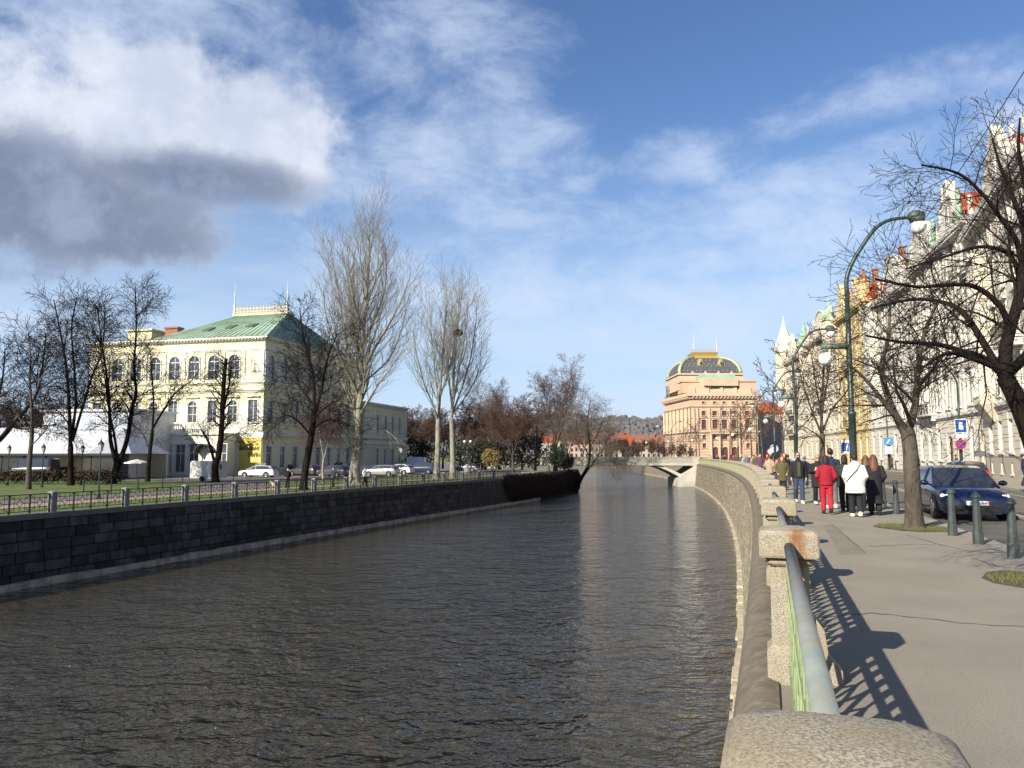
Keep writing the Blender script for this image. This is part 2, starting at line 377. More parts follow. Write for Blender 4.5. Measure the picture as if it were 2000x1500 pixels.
# pale ledge at the waterline
mb = MB(); y = -6
while y < 255:
    y2 = y + (1.2 if y < 80 else 2.5); w_ = random.uniform(.18, .30)
    mb.prism([off(y, OB - w_), off(y2 - .02, OB - w_ + random.uniform(-.03, .03)), off(y2 - .02, OB + .2), off(y, OB + .2)], WZ - .4, WZ + random.uniform(.06, .16)); y = y2
part('footing_stones', mb, pale, root, kind='stuff')
# rounded coping
copem = mat('coping_stone', (.155, .125, .088), .85, (.09, .075, .055), 2.2, .7, .12, 40, col3=(.25, .22, .17), scale3=9, amt3=.4)
def coping_piece(mb, y, y2):
    prof = [(-.10, -.30), (-.10, .02), (-.18, .04), (-.27, .02), (-.36, -.05), (-.41, -.15), (-.41, -.27), (-.36, -.34)]
    rs = []
    for yy in (y + .008, y2 - .008):
        rs.append([(*off(yy, o), z) for o, z in prof])
    mb.rings(rs[::-1], True)
y = -6.4; st = MB()
while y < 255:
    y2 = y + 1.05 if y < 60 else y + 3
    if y < 60: m_ = MB(); coping_piece(m_, y, y2); part('coping_stone', m_, copem, root, smooth='auto')
    else: coping_piece(st, y, y2)
    y = y2
part('coping_stones', st, copem, root, kind='stuff')

# ------------------------------------------------------------------ granite pillars with iron railing along the right bank
rail = thing('embankment_railing', 'granite pillars with green iron railing along the riverside pavement', 'railing')
py_ = [1.50]
while py_[-1] < 146: py_.append(py_[-1] + (4.37 if len(py_) == 1 else 4.0))
def oct_(w, d, z, ch):
    return [(-w + ch, -d, z), (w - ch, -d, z), (w, -d + ch, z), (w, d - ch, z), (w - ch, d, z), (-w + ch, d, z), (-w, d - ch, z), (-w, -d + ch, z)]
pb = MB(); pb.rings([oct_(.175, .175, .0, .04), oct_(.175, .175, .20, .04), oct_(.172, .172, .23, .04), oct_(.15, .15, .25, .04), oct_(.14, .14, .27, .035), oct_(.135, .135, .84, .035)])
pb.rings([oct_(.148, .148, .84, .035), oct_(.165, .165, .86, .035), oct_(.165, .165, .89, .035)]); pb.rings([oct_(.152, .152, .89, .035), oct_(.152, .152, .905, .035)])
pcap = MB(); pcap.rings([oct_(.205, .205, .905, .012), oct_(.21, .21, .92, .012), oct_(.21, .21, 1.07, .016), oct_(.195, .195, 1.10, .03), oct_(.11, .11, 1.118, .04), oct_(.04, .04, 1.122, .015)])
pbm, pcm = pb.mesh('pillar', granite), pcap.mesh('cap', granite)
ncap = MB(); ncap.rings([oct_(.22, .235, .905, .03), oct_(.23, .245, .93, .04), oct_(.23, .245, 1.03, .05), oct_(.222, .237, 1.07, .055), oct_(.20, .215, 1.095, .06), oct_(.15, .165, 1.113, .06), oct_(.05, .06, 1.122, .02)])
ncm = ncap.mesh('cap', granite, 'auto')
sidebracket = MB(); sidebracket.prism([(-.20, -.09), (.0, -.09), (.0, .09), (-.20, .09)], .55, .70)
bracket = MB(); bracket.xprism([(.12, .0), (.34, .0), (.34, .10), (.25, .20), (.22, .42), (.12, .5)], -.07, .07)
brm = bracket.mesh('bracket', granite)
pbs, pcs = pb.mesh('pillar', granite_stain), pcap.mesh('cap', granite_stain)
pos = []
for i, y in enumerate(py_):
    a = rang(y) - math.pi / 2; x, yy = off(y, 0); pos.append((x, yy, a))
    p = link('pillar', pbs if i in (1, 2) else pbm, rail, (x, yy, 0), a); link('cap', ncm if i == 0 else pcs if i == 1 else pcm, p); link('bracket', brm, p)
# railing bay (local x along the bay, built per bay length 4.0 minus pillars)
def bay(Ln):
    t = MB(); ln = Ln - .28
    t.tube([(-ln / 2, 0, .985), (ln / 2, 0, .985)], .036, 12)
    pl = MB(); pl.bb(-ln / 2, ln / 2, -.012, .012, .905, .945); pl.bb(-ln / 2, ln / 2, -.028, .028, .938, .95)
    lt = MB(); lt.bb(-ln / 2, ln / 2, -.026, .026, .735, .765); lt.bb(-ln / 2, ln / 2, -.026, .026, .10, .14)
    nsq = 16; cw = ln / nsq
    for k in range(nsq + 1): lt.bb(-ln / 2 + k * cw - .022, -ln / 2 + k * cw + .022, -.026, .026, .765, .905)
    na = 8; aw = ln / na
    for k in range(na):
        x0 = -ln / 2 + k * aw
        for sgn in (1, -1):
            pts = []
            for q in np.linspace(0, 1, 9):
                pts.append((x0 + aw / 2 + sgn * aw * .5 * math.sin(q * math.pi * .5), 0, .14 + .595 * q ** .8))
            lt.tube(pts, .02, 5)
            pts = [(x0 + aw / 2 + sgn * aw * .5 * math.cos(q * math.pi * .5), 0, .14 + .46 * q) for q in np.linspace(0, 1, 7)]
            lt.tube(pts, .016, 5)
        lt.tube([(x0 + aw / 2, 0, .14), (x0 + aw / 2, 0, .735)], .014, 5)
    return t, pl, lt
skirt = MB()
t4, p4, l4 = bay(4.0); t4m, p4m, l4m = t4.mesh('top_rail', rail_paint, True), p4.mesh('rail_plate', green_paint), l4.mesh('lattice', green_paint)
t5, p5, l5 = bay(4.45); t5m, p5m, l5m = t5.mesh('top_rail', rail_paint, True), p5.mesh('rail_plate', green_paint), l5.mesh('lattice', green_paint)
for i in range(len(pos) - 1):
    a, b_ = Vector(pos[i][:2]), Vector(pos[i + 1][:2]); c = (a + b_) / 2; d = b_ - a; ang = math.atan2(d.y, d.x); s_ = d.length / (4.0 if i else 4.45)
    for nm, me in (('top_rail', t5m if i == 0 else t4m), ('rail_plate', p5m if i == 0 else p4m), ('lattice', l5m if i == 0 else l4m)):
        o = link(nm, me, rail, (c.x, c.y, 0), ang); o.scale = (s_, 1, 1)
# white paint band and flaking on the nearest rail
a, b_ = Vector(pos[0][:2]), Vector(pos[1][:2]); d = (b_ - a).normalized()
mb = MB(); q0 = a + d * .40; q1 = a + d * .47; mb.tube([(q0.x, q0.y, .985), (q1.x, q1.y, .985)], .0372, 12, cap=False)
part('paint_band', mb, white_paint, rail, True)

# ------------------------------------------------------------------ island on the left
grassm = mat('lawn_grass', (.085, .145, .022), .95, (.05, .095, .015), 1.3, .8, .8, 60, col3=(.17, .125, .06), scale3=.5, amt3=.55)
pathm = mat('park_path', (.33, .24, .165), .95, (.24, .175, .12), 1.0, .7, .4, 30)
lotm = mat('lot_asphalt', (.15, .135, .12), .95, (.1, .09, .08), .8, .7, .3)
LYS = list(np.arange(0, 137, 3.0))
def lstrip(ys, o0, o1, z):
    mb = MB(); vs = []; fs = []
    for y in ys:
        vs += [(Lx(y) - o0, y, z), (Lx(y) - o1, y, z)]
    for i in range(len(ys) - 1): fs.append((2 * i, 2 * i + 2, 2 * i + 3, 2 * i + 1))
    return mb.add(vs, fs)
mb = lstrip(LYS, .1, 260, IZ); mb.add([(11.9, 135, IZ), (11.9, 145, IZ - 1), (4, 190, IZ - 1), (-60, 420, IZ), (-300, 420, IZ), (-250, 135, IZ)], [(0, 1, 2, 3, 4, 5)]); struct('island_ground', mb, lotm)
struct('lawn', lstrip(LYS[3:], .7, 5.2, IZ + .012), grassm)
struct('park_path', lstrip(LYS[3:], 5.2, 7.6, IZ + .008), pathm)
mb = MB(); mb.add([(*p, IZ + .016) for p in ((-36, 40), (-29.5, 52), (-26.5, 64), (-28.3, 73), (-40, 84), (-62, 82), (-70, 60), (-50, 38))], [tuple(range(8))]); struct('lawn', mb, grassm)
mb = MB(); mb.add([(*p, IZ + .016) for p in ((-20.5, 64), (-12, 86), (-3.5, 103), (-6, 108), (-16, 97), (-24, 80))], [tuple(range(6))]); struct('lawn', mb, grassm)
# quay wall of the island
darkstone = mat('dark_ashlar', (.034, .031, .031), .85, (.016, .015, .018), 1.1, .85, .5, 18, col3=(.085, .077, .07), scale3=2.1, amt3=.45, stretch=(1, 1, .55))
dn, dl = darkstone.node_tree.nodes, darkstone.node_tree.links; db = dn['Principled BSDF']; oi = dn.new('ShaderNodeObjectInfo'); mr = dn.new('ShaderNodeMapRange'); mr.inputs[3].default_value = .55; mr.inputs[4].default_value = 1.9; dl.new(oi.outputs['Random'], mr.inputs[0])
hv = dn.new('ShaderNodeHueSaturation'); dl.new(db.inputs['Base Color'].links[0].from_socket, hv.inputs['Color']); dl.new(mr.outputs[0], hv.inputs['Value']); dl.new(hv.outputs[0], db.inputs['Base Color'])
q = thing('quay_wall', 'dark ashlar quay wall of the island across the water', 'wall')
mb = MB(); vs = []; fs = []
for y in LYS:
    vs += [(Lx(y) - .35, y, IZ - .01), (Lx(y) - .04, y, IZ - .01), (Lx(y) + .10, y, WZ - .6)]
for i in range(len(LYS) - 1):
    for j in (0, 1): fs.append((3 * i + j, 3 * i + j + 1, 3 * (i + 1) + j + 1, 3 * (i + 1) + j))
part('wall_core', mb.add(vs, fs), mat('dark_mortar', (.022, .02, .02), .95), q)
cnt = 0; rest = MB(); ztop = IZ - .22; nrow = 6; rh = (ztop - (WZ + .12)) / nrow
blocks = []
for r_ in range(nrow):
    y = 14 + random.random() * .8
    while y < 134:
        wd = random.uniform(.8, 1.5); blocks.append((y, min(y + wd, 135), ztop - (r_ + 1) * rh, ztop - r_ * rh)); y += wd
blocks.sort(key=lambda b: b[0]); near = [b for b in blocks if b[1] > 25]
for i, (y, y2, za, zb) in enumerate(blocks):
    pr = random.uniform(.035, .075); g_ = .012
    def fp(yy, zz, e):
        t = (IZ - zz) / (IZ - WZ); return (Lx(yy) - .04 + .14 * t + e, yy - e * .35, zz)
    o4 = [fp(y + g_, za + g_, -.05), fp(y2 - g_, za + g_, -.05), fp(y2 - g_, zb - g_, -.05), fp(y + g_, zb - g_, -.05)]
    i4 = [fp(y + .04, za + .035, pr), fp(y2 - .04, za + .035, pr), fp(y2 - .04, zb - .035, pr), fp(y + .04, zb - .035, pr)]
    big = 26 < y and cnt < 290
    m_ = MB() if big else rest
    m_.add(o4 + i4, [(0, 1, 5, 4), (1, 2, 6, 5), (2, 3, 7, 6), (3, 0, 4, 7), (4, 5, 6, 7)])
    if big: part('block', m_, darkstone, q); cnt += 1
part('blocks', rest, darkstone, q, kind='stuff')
copd = mat('quay_coping', (.16, .15, .135), .9, (.09, .085, .08), 2, .7, .3)
foot = mat('quay_footing', (.50, .43, .32), .9, (.12, .11, .10), 1.4, .8, .4)
y = 14
while y < 134:
    y2 = min(y + 2.2, 135); m_ = MB(); x0, x1 = Lx(y), Lx(y2)
    m_.prism([(x0 - .55, y + .01), (x0 + .10, y + .01), (x1 + .10, y2 - .01), (x1 - .55, y2 - .01)][::1], IZ - .22, IZ + .03 + random.uniform(0, .012)); part('coping_slab', m_, copd, q); y = y2
y = 14
while y < 104:
    y2 = y + random.uniform(1.0, 2.0); m_ = MB(); x0, x1 = Lx(y), Lx(y2); e = random.uniform(.42, .5)
    m_.prism([(x0 - .1, y + .015), (x0 + e, y + .015), (x1 + e, y2 - .015), (x1 - .1, y2 - .015)], WZ - .3, WZ + random.uniform(.26, .34)); part('footing_stone', m_, foot, q); y = y2

# iron fence on the quay
fence = thing('quay_fence', 'black iron fence with lozenge panels and granite posts on the island quay', 'fence')
fp_ = MB(); fp_.rings([oct_(.15, .15, 0, .02), oct_(.15, .15, .86, .02)]); fp_.rings([oct_(.17, .17, .86, .02), oct_(.17, .17, .94, .03), oct_(.1, .1, .99, .03)])
fpm = fp_.mesh('granite_post', granite_grey)
pn = MB()
def bar(mb, a, b_, r=.014): mb.tube([a, b_], r, 4)
PW = 1.0
pn.bb(-PW / 2, PW / 2, -.025, .025, .86, .90); pn.bb(-PW / 2, PW / 2, -.02, .02, .10, .13); pn.bb(PW / 2 - .03, PW / 2 + .03, -.03, .03, .0, .90)
cz = .495; hw, hh = PW / 2 - .03, .365; lz = .17
for sx_ in (-1, 1):
    for sz in (-1, 1):
        bar(pn, (sx_ * hw, 0, cz + sz * hh), (sx_ * hw * .55, 0, cz + sz * hh * .55)); bar(pn, (sx_ * lz, 0, cz), (0, 0, cz + sz * lz), .017)
        bar(pn, (sx_ * hw * .55, 0, cz + sz * hh), (sx_ * hw * .55, 0, cz)); 
    bar(pn, (sx_ * lz, 0, cz), (sx_ * hw, 0, cz))
for sz in (-1, 1):
    bar(pn, (0, 0, cz + sz * lz), (0, 0, cz + sz * hh)); bar(pn, (-hw, 0, cz + sz * hh * .55), (hw, 0, cz + sz * hh * .55), .010)
pnm = pn.mesh('panel', iron)
# walk the quay edge by arc length
pts = [(Lx(y) - .25, y) for y in np.arange(16, 103, .25)]
acc = [0]
for a, b_ in zip(pts, pts[1:]): acc.append(acc[-1] + math.dist(a, b_))
def at_len(s): return (float(np.interp(s, acc, [p[0] for p in pts])), float(np.interp(s, acc, [p[1] for p in pts])))
s = 0.0; bayn = 4; pw = 1.02
while s + .34 + bayn * pw < acc[-1]:
    x, y = at_len(s); x2, y2 = at_len(s + .2); ang = math.atan2(y2 - y, x2 - x)
    link('granite_post', fpm, fence, (x, y, IZ + .03), ang)
    for k in range(bayn):
        x, y = at_len(s + .17 + (k + .5) * pw); x2, y2 = at_len(s + .17 + (k + .5) * pw + .2); ang = math.atan2(y2 - y, x2 - x)
        o = link('panel', pnm, fence, (x, y, IZ + .03), ang); o.scale = (pw, 1, 1)
    s += .34 + bayn * pw
x, y = at_len(s); link('granite_post', fpm, fence, (x, y, IZ + .03), ang)
# ------------------------------------------------------------------ building kit (local x along the front, y inwards, z up)
def wall_open(mb, L, z0, z1, ops, dep=.20, y=0.0, m=0):
    """front wall from x=0..L with real openings; ops = (x0,x1,za,zb,arched)"""
    xs = sorted({0, L, *[o[0] for o in ops], *[o[1] for o in ops]}); zs = sorted({z0, z1, *[o[2] for o in ops], *[o[3] for o in ops]})
    xs = [x for x in xs if 0 <= x <= L]; zs = [z for z in zs if z0 <= z <= z1]
    # merge cells along x within each z row
    for za, zb in zip(zs, zs[1:]):
        run = None
        for xa, xb in zip(xs, xs[1:]):
            cx, cz = (xa + xb) / 2, (za + zb) / 2
            hole = any(o[0] < cx < o[1] and o[2] < cz < o[3] for o in ops)
            if hole:
                if run is not None: mb.add([(run, y, za), (xa, y, za), (xa, y, zb), (run, y, zb)], [(0, 1, 2, 3)], m); run = None
            elif run is None: run = xa
        if run is not None: mb.add([(run, y, za), (L, y, za), (L, y, zb), (run, y, zb)], [(0, 1, 2, 3)], m)
    for o in ops:
        x0, x1, za, zb = o[:4]; d = y + dep
        if len(o) > 4 and o[4]:
            r_ = (x1 - x0) / 2; cx = (x0 + x1) / 2; zc = zb - r_; N = 8
            arc = [(cx - r_ * math.cos(math.pi * k / N), zc + r_ * math.sin(math.pi * k / N)) for k in range(N + 1)]
            for k in range(N):
                (ax, az), (bx, bz) = arc[k], arc[k + 1]
                mb.add([(ax, y, az), (bx, y, bz), (bx, y, zb), (ax, y, zb)], [(0, 1, 2, 3)], m)
                mb.add([(ax, y, az), (ax, d, az), (bx, d, bz), (bx, y, bz)], [(0, 1, 2, 3)], m)
            zt = zc
        else:
            zt = zb; mb.add([(x0, y, zb), (x0, d, zb), (x1, d, zb), (x1, y, zb)], [(0, 1, 2, 3)], m)
        mb.add([(x0, y, za), (x0, d, za), (x0, d, zt), (x0, y, zt)], [(3, 2, 1, 0)], m)
        mb.add([(x1, y, za), (x1, d, za), (x1, d, zt), (x1, y, zt)], [(0, 1, 2, 3)], m)
        mb.add([(x0, y, za), (x1, y, za), (x1, d, za), (x0, d, za)], [(0, 1, 2, 3)], m)
WCACHE = {}
def window_mesh(w, h, arched, style=0, fm=None, gm=None):
    key = (round(w, 2), round(h, 2), arched, style, fm.name, gm.name)
    if key in WCACHE: return WCACHE[key]
    f = MB(); t = .07 if w > .7 else .05
    hr = h - w / 2 if arched else h
    f.bb(0, t, -.03, .03, 0, hr); f.bb(w - t, w, -.03, .03, 0, hr); f.bb(t, w - t, -.03, .03, 0, t)
    if arched:
        N = 8; r_ = w / 2
        for k in range(N):
            a0, a1 = math.pi * k / N, math.pi * (k + 1) / N
            q = [(w / 2 - rr * math.cos(a), hr + rr * math.sin(a)) for a, rr in ((a0, r_), (a0, r_ - t), (a1, r_ - t), (a1, r_))]
            f.xprism(q[::-1], -.03, .03)
        f.bb(w / 2 - .03, w / 2 + .03, -.025, .025, t, h - t); f.bb(t, w - t, -.035, .035, hr - .05, hr + .05)
        if style == 0: f.bb(t, w - t, -.02, .02, hr * .5 - .03, hr * .5 + .03)
        for k in (-1, 1): f.bb(w / 2 + k * w * .25 - .018, w / 2 + k * w * .25 + .018, -.02, .02, t, hr + w * .4) if style == 1 else None
    else:
        f.bb(t, w - t, -.03, .03, h - t, h)
        if w > .6: f.bb(w / 2 - .035, w / 2 + .035, -.03, .03, t, h - t)
        f.bb(t, w - t, -.028, .028, h * .68 - .035, h * .68 + .035)
    g_ = MB()
    if arched:
        N = 8; poly = [(t * .5, t * .5), (w - t * .5, t * .5)] + [(w / 2 + (w / 2 - t * .5) * math.cos(math.pi * k / N), hr + (w / 2 - t * .5) * math.sin(math.pi * k / N)) for k in range(N + 1)]
        g_.xprism(poly, .0, .012)
    else: g_.bb(t * .5, w - t * .5, .0, .012, t * .5, h - t * .5)
    WCACHE[key] = (f.mesh('window', fm), g_.mesh('pane', gm)); return WCACHE[key]
def add_windows(root, ops, y=.14, fm=None, gm=None, style=0, pane=True, sur=None):
    for o in ops:
        fmesh, gmesh = window_mesh(o[1] - o[0], o[3] - o[2], bool(len(o) > 4 and o[4]), style, fm or frame_white, gm or glass_sky)
        wdw = link('window', fmesh, root, (o[0], y, o[2]))
        if pane: link('pane', gmesh, wdw)
        if sur: link('surround', surround_mesh(o, *sur), wdw, (0, -y, 0))
def surrounds(mb, ops, t=.16, pr=.09, sill=True, hood=0):
    for o in ops:
        x0, x1, za, zb = o[:4]
        if len(o) > 4 and o[4]:
            r_ = (x1 - x0) / 2; cx = (x0 + x1) / 2; zc = zb - r_; N = 8
            for k in range(N):
                a0, a1 = math.pi * k / N, math.pi * (k + 1) / N
                q = [(cx - rr * math.cos(a), zc + rr * math.sin(a)) for a, rr in ((a0, r_ + t), (a0, r_), (a1, r_), (a1, r_ + t))]
                mb.xprism(q[::-1], -pr, .02)
            top = zc
        else: top = zb; mb.bb(x0 - t, x1 + t, -pr, .02, zb, zb + t)
        mb.bb(x0 - t, x0, -pr, .02, za, top); mb.bb(x1, x1 + t, -pr, .02, za, top)
        if sill: mb.bb(x0 - t - .06, x1 + t + .06, -pr - .12, .02, za - .16, za - .002)
        if hood == 1: mb.bb(x0 - t - .15, x1 + t + .15, -pr - .22, .02, zb + t + .22, zb + t + .36)
        if hood == 2:
            cx = (x0 + x1) / 2; hw = (x1 - x0) / 2 + t + .15
            mb.xprism([(cx - hw, zb + t + .2), (cx + hw, zb + t + .2), (cx, zb + t + .75)], -pr - .2, .02)
SCACHE = {}
def surround_mesh(o, mat_, t=.16, pr=.06, sill=True, hood=0):
    w, h = round(o[1] - o[0], 2), round(o[3] - o[2], 2); ar = bool(len(o) > 4 and o[4])
    key = (w, h, ar, mat_.name, t, pr, sill, hood)
    if key not in SCACHE:
        mb = MB(); surrounds(mb, [(0, w, 0, h, ar)], t, pr, sill, hood); SCACHE[key] = mb.mesh('surround', mat_)
    return SCACHE[key]
CCACHE = {}
def combo_mesh(o, mat_, fm, gm, t=.16, pr=.06, sill=True, hood=0, dy=.14):
    """frame, pane and surround of a window in one mesh"""
    w, h = round(o[1] - o[0], 2), round(o[3] - o[2], 2); ar = bool(len(o) > 4 and o[4]); key = (w, h, ar, mat_.name, fm.name, gm.name, t, pr, sill, hood, dy)
    if key not in CCACHE:
        mb = MB(); surrounds(mb, [(0, w, 0, h, ar)], t, pr, sill, hood)
        f, g = window_mesh(w, h, ar, 0, fm, gm)
        for me, mi in ((f, 1), (g, 2)):
            mb.add([(v.co.x, v.co.y + dy, v.co.z) for v in me.vertices], [tuple(p.vertices) for p in me.polygons], mi)
        CCACHE[key] = mb.mesh('window', [mat_, fm, gm])
    return CCACHE[key]
def add_cornice(root, mat_, *a):
    mb = MB(); cornice(mb, *a); return part('cornice', mb, mat_, root)
def cornice(mb, L, z, h, pr, x0=0.0, dent=0.0):
    mb.bb(x0 - pr * .5, L + pr * .5, -pr * .5, .03, z, z + h * .45); mb.bb(x0 - pr, L + pr, -pr, .03, z + h * .45 + .002, z + h)
    if dent:
        k = x0 + dent / 2
        while k < L: mb.bb(k - dent * .22, k + dent * .22, -pr * .88, -.01, z + h * .18, z + h * .45); k += dent
def rusticate(mb, L, z0, z1, ops, course=.5, pr=.05, gap=.05, x0=0.0):
    z = z0
    while z < z1 - .1:
        zt = min(z + course - gap, z1)
        segs = [(x0, L)]
        for o in ops:
            if o[2] - .16 < zt and o[3] + .16 > z:
                ns = []
                for a, b_ in segs:
                    lo, hi = o[0] - .17, o[1] + .17
                    if hi <= a or lo >= b_: ns.append((a, b_))
                    else:
                        if lo > a: ns.append((a, lo))
                        if hi < b_: ns.append((hi, b_))
                segs = ns
        for a, b_ in segs: mb.bb(a, b_, -pr, .02, z, zt)
        z += course
def statue(h, mats):
    mb = MB(); s = h / 2.0
    mb.bb(-.3 * s, .3 * s, -.3 * s, .3 * s, 0, .3 * s)
    mb.rings([[(rx * s * math.cos(a), ry * s * math.sin(a), z * s) for a in np.linspace(0, 2 * math.pi, 9)[:-1]] for z, rx, ry in ((.3, .26, .22), (.7, .22, .18), (1.1, .2, .15), (1.25, .18, .15), (1.5, .27, .17), (1.62, .22, .13), (1.68, .08, .08))])
    mb.ball((0, 0, 1.82 * s), (.12 * s, .13 * s, .16 * s), 8, 6)
    mb.tube([(.24 * s, 0, 1.52 * s), (.40 * s, -.05 * s, 1.3 * s), (.34 * s, -.2 * s, 1.1 * s)], [.07 * s, .06 * s, .045 * s], 6)
    mb.tube([(-.24 * s, 0, 1.52 * s), (-.42 * s, .02 * s, 1.68 * s), (-.40 * s, -.05 * s, 2.0 * s)], [.07 * s, .06 * s, .045 * s], 6)
    return mb
def balcony(L, x0, x1, z, pr, mats, root, bm):
    mb = MB(); mb.bb(x0, x1, -pr, .02, z - .2, z)
    for k in (x0 + .3, x1 - .3): mb.xprism([(k - .15, z - .2), (k - .15, z - .75), (k + .15, z - .75), (k + .15, z - .2)], -pr * .6, .02)
    b_ = part('balcony', mb, mats, root)
    rb = MB(); rb.bb(x0, x1, -pr, -pr + .06, z + .95, z + 1.02)
    nb_ = max(4, int((x1 - x0) / .3))
    for k in range(nb_ + 1):
        x = x0 + .03 + (x1 - x0 - .06) * k / nb_; rb.bb(x - .02, x + .02, -pr + .01, -pr + .05, z + .002, z + .95)
    part('balustrade', rb, bm, b_)

EPS = .04
def house(y0, y1, H, spec):
    """one house of the terrace on the embankment; y0..y1 along the bank, p0 is the far end (left seen from the river)"""
    p0, p1 = Vector(off(y1, BL)), Vector(off(y0, BL)); d = p1 - p0; L = d.length
    root = thing('town_house', spec['label'], 'house', (p0.x, p0.y, 0), math.atan2(d.y, d.x), 'riverside terrace houses')
    wallm, trim, roofm = spec['wall'], spec['trim'], spec['roof']; nb_ = spec['bays']; gf = spec.get('gf', 5.2); bw = L / nb_
    nfl = spec['floors']; fh = (H - gf - .6) / nfl
    ops = []
    gops = []
    for i in range(nb_):
        cx = (i + .5) * bw; ww = min(1.35, bw * .46)
        if i in spec.get('doors', ()): gops.append((cx - .85, cx + .85, 0.02, 3.6, 1))
        else: gops.append((cx - ww / 2, cx + ww / 2, 1.9 if spec.get('plinth') else 1.2, gf - .9, spec.get('garch', 0)))
        if spec.get('plinth') and i not in spec.get('doors', ()): gops.append((cx - .28, cx + .28, .35, 1.15, 0))
    fops = []
    for f in range(nfl):
        z = gf + .5 + f * fh
        for i in range(nb_):
            cx = (i + .5) * bw; ww = min(1.3, bw * .44)
            fops.append((cx - ww / 2, cx + ww / 2, z + .55, z + fh - .75, spec.get('arch', ())and f in spec['arch']))
    wmb = MB(); wall_open(wmb, L, -.3, H, gops + fops)
    D = 13
    wmb.add([(0, .02, -.3), (0, D, -.3), (0, D, H), (0, .02, H)], [(3, 2, 1, 0)]); wmb.add([(L, .02, -.3), (L, D, -.3), (L, D, H), (L, .02, H)], [(0, 1, 2, 3)])
    wmb.add([(0, D, -.3), (L, D, -.3), (L, D, H), (0, D, H)], [(3, 2, 1, 0)]); wmb.add([(.05, .8, -.3), (L - .05, .8, -.3), (L - .05, .8, H), (.05, .8, H)], [(0, 1, 2, 3)])
    part('wall', wmb, wallm, root)
    doors = [o for o in gops if o[2] < .1]; gw = [o for o in gops if o[2] >= .1]
    add_windows(root, gw, sur=(trim, .14, .05, True, 0)); add_windows(root, fops, sur=(trim, .16, .06, True, spec.get('hood', 0)))
    for o in doors:
        dm = MB(); dm.bb(o[0], o[1], .28, .34, 0, o[3] - .4)
        for k in (0, 1):
            for zz in (.3, 1.5): dm.bb(o[0] + .12 + k * .85, o[0] + .75 + k * .85, .25, .29, zz, zz + 1.0)
        part('door', dm, spec.get('doorm', mat('door_wood', (.13, .065, .03), .6)), root)
    add_cornice(root, trim, L, gf, .42, .30, EPS); add_cornice(root, trim, L, H - .9, .9, .75, EPS, .55); add_cornice(root, trim, L, gf + .5 + (nfl - 1) * fh - .12, .3, .22, EPS)
    rm = MB(); rusticate(rm, L - EPS, 1.6 if spec.get('plinth') else .6, gf - .05, gops, .55, .06, .05, EPS); part('rustication', rm, spec.get('rust', wallm), root)
    if spec.get('plinth'):
        plm = mat('plinth_stone', (.42, .37, .29), .85, (.32, .28, .22), 1.5, .6)
        segs = sorted([o for o in gops if o[2] < .5], key=lambda o: o[0]); x = EPS; bxs = []
        for o in segs:
            bxs.append((x, o[0] - .004, 0, 1.5)); x = o[1] + .004
            if o[3] < 1.5: bxs.append((o[0], o[1], o[3], 1.5))
            if o[2] > .1: bxs.append((o[0], o[1], 0, o[2]))
        bxs.append((x, L - EPS, 0, 1.5))
        for q in bxs: pm = MB(); pm.bb(q[0], q[1], -.10, .02, q[2], q[3]); part('plinth', pm, plm, root)
    if spec.get('pil'):
        for i in range(nb_ + 1):
            x = min(max(i * bw, .35), L - .35); pm = MB(); pm.bb(x - .28, x + .28, -.14, .02, gf + .5, H - .95); part('pilaster', pm, trim, root)
    # stucco panels between the floors
    w2 = min(.62, bw * .2); rl = MB(); rl.bb(-w2, w2, -.05, .02, .02, .34); rlm = rl.mesh('stucco_panel', trim)
    ro = MB(); ro.ball((0, -.02, 0), (.26, .14, .2), 7, 5); rom = ro.mesh('stucco_rosette', trim, True)
    for f in range(nfl):
        z = gf + .5 + f * fh
        for i in range(nb_):
            cx = (i + .5) * bw; link('stucco_panel', rlm, root, (cx, 0, z))
            if spec.get('orn') and f < nfl - 1: link('stucco_rosette', rom, root, (cx, 0, z + fh - .35))
    # bays
    for (bx0, bx1, fz0, fz1) in spec.get('oriels', ()):
        za, zb = gf + .5 + fz0 * fh, gf + .5 + fz1 * fh; pr = 1.15
        om = MB(); om.rings([[(bx0, .02, z), (bx0 + .5, -pr, z), (bx1 - .5, -pr, z), (bx1, .02, z)] for z in (za, zb)], True)
        om.rings([[(bx0 + .8, .02, za - 1.4), (bx0 + 1.1, -.15, za - 1.4), (bx1 - 1.1, -.15, za - 1.4), (bx1 - .8, .02, za - 1.4)], [(bx0, .02, za - .002), (bx0 + .5, -pr, za - .002), (bx1 - .5, -pr, za - .002), (bx1, .02, za - .002)]], True)
        om.rings([[(bx0 - .1, .02, zb + .01), (bx0 + .45, -pr - .15, zb + .01), (bx1 - .45, -pr - .15, zb + .01), (bx1 + .1, .02, zb + .01)], [(bx0, .02, zb + .35), (bx0 + .5, -pr, zb + .35), (bx1 - .5, -pr, zb + .35), (bx1, .02, zb + .35)]], True)
        ob = part('oriel', om, wallm, root)
        for f in range(fz0, fz1):
            z = gf + .5 + f * fh; cx = (bx0 + bx1) / 2
            for s_ in (-.55, .55):
                fm_, gm_ = window_mesh(.85, fh - 1.4, False, 0, frame_white, glass_sky); w_ = link('window', fm_, ob, (cx + s_ - .42, -pr - .035, z + .6)); link('pane', gm_, w_, (0, -.002, 0))
    for (x0, x1, f) in spec.get('balc', ()): balcony(L, x0, x1, gf + .5 + f * fh + .3, 1.0, trim, root, spec.get('bal_m', iron))
    # roof with the ridge parallel to the street
    rh = spec.get('rh', 5.0); rf = MB()
    rf.rings([[(x, -.35, H), (x, D / 2, H + rh), (x, D + .3, H)] for x in (.02, L - .02)], True); part('roof', rf, roofm, root)
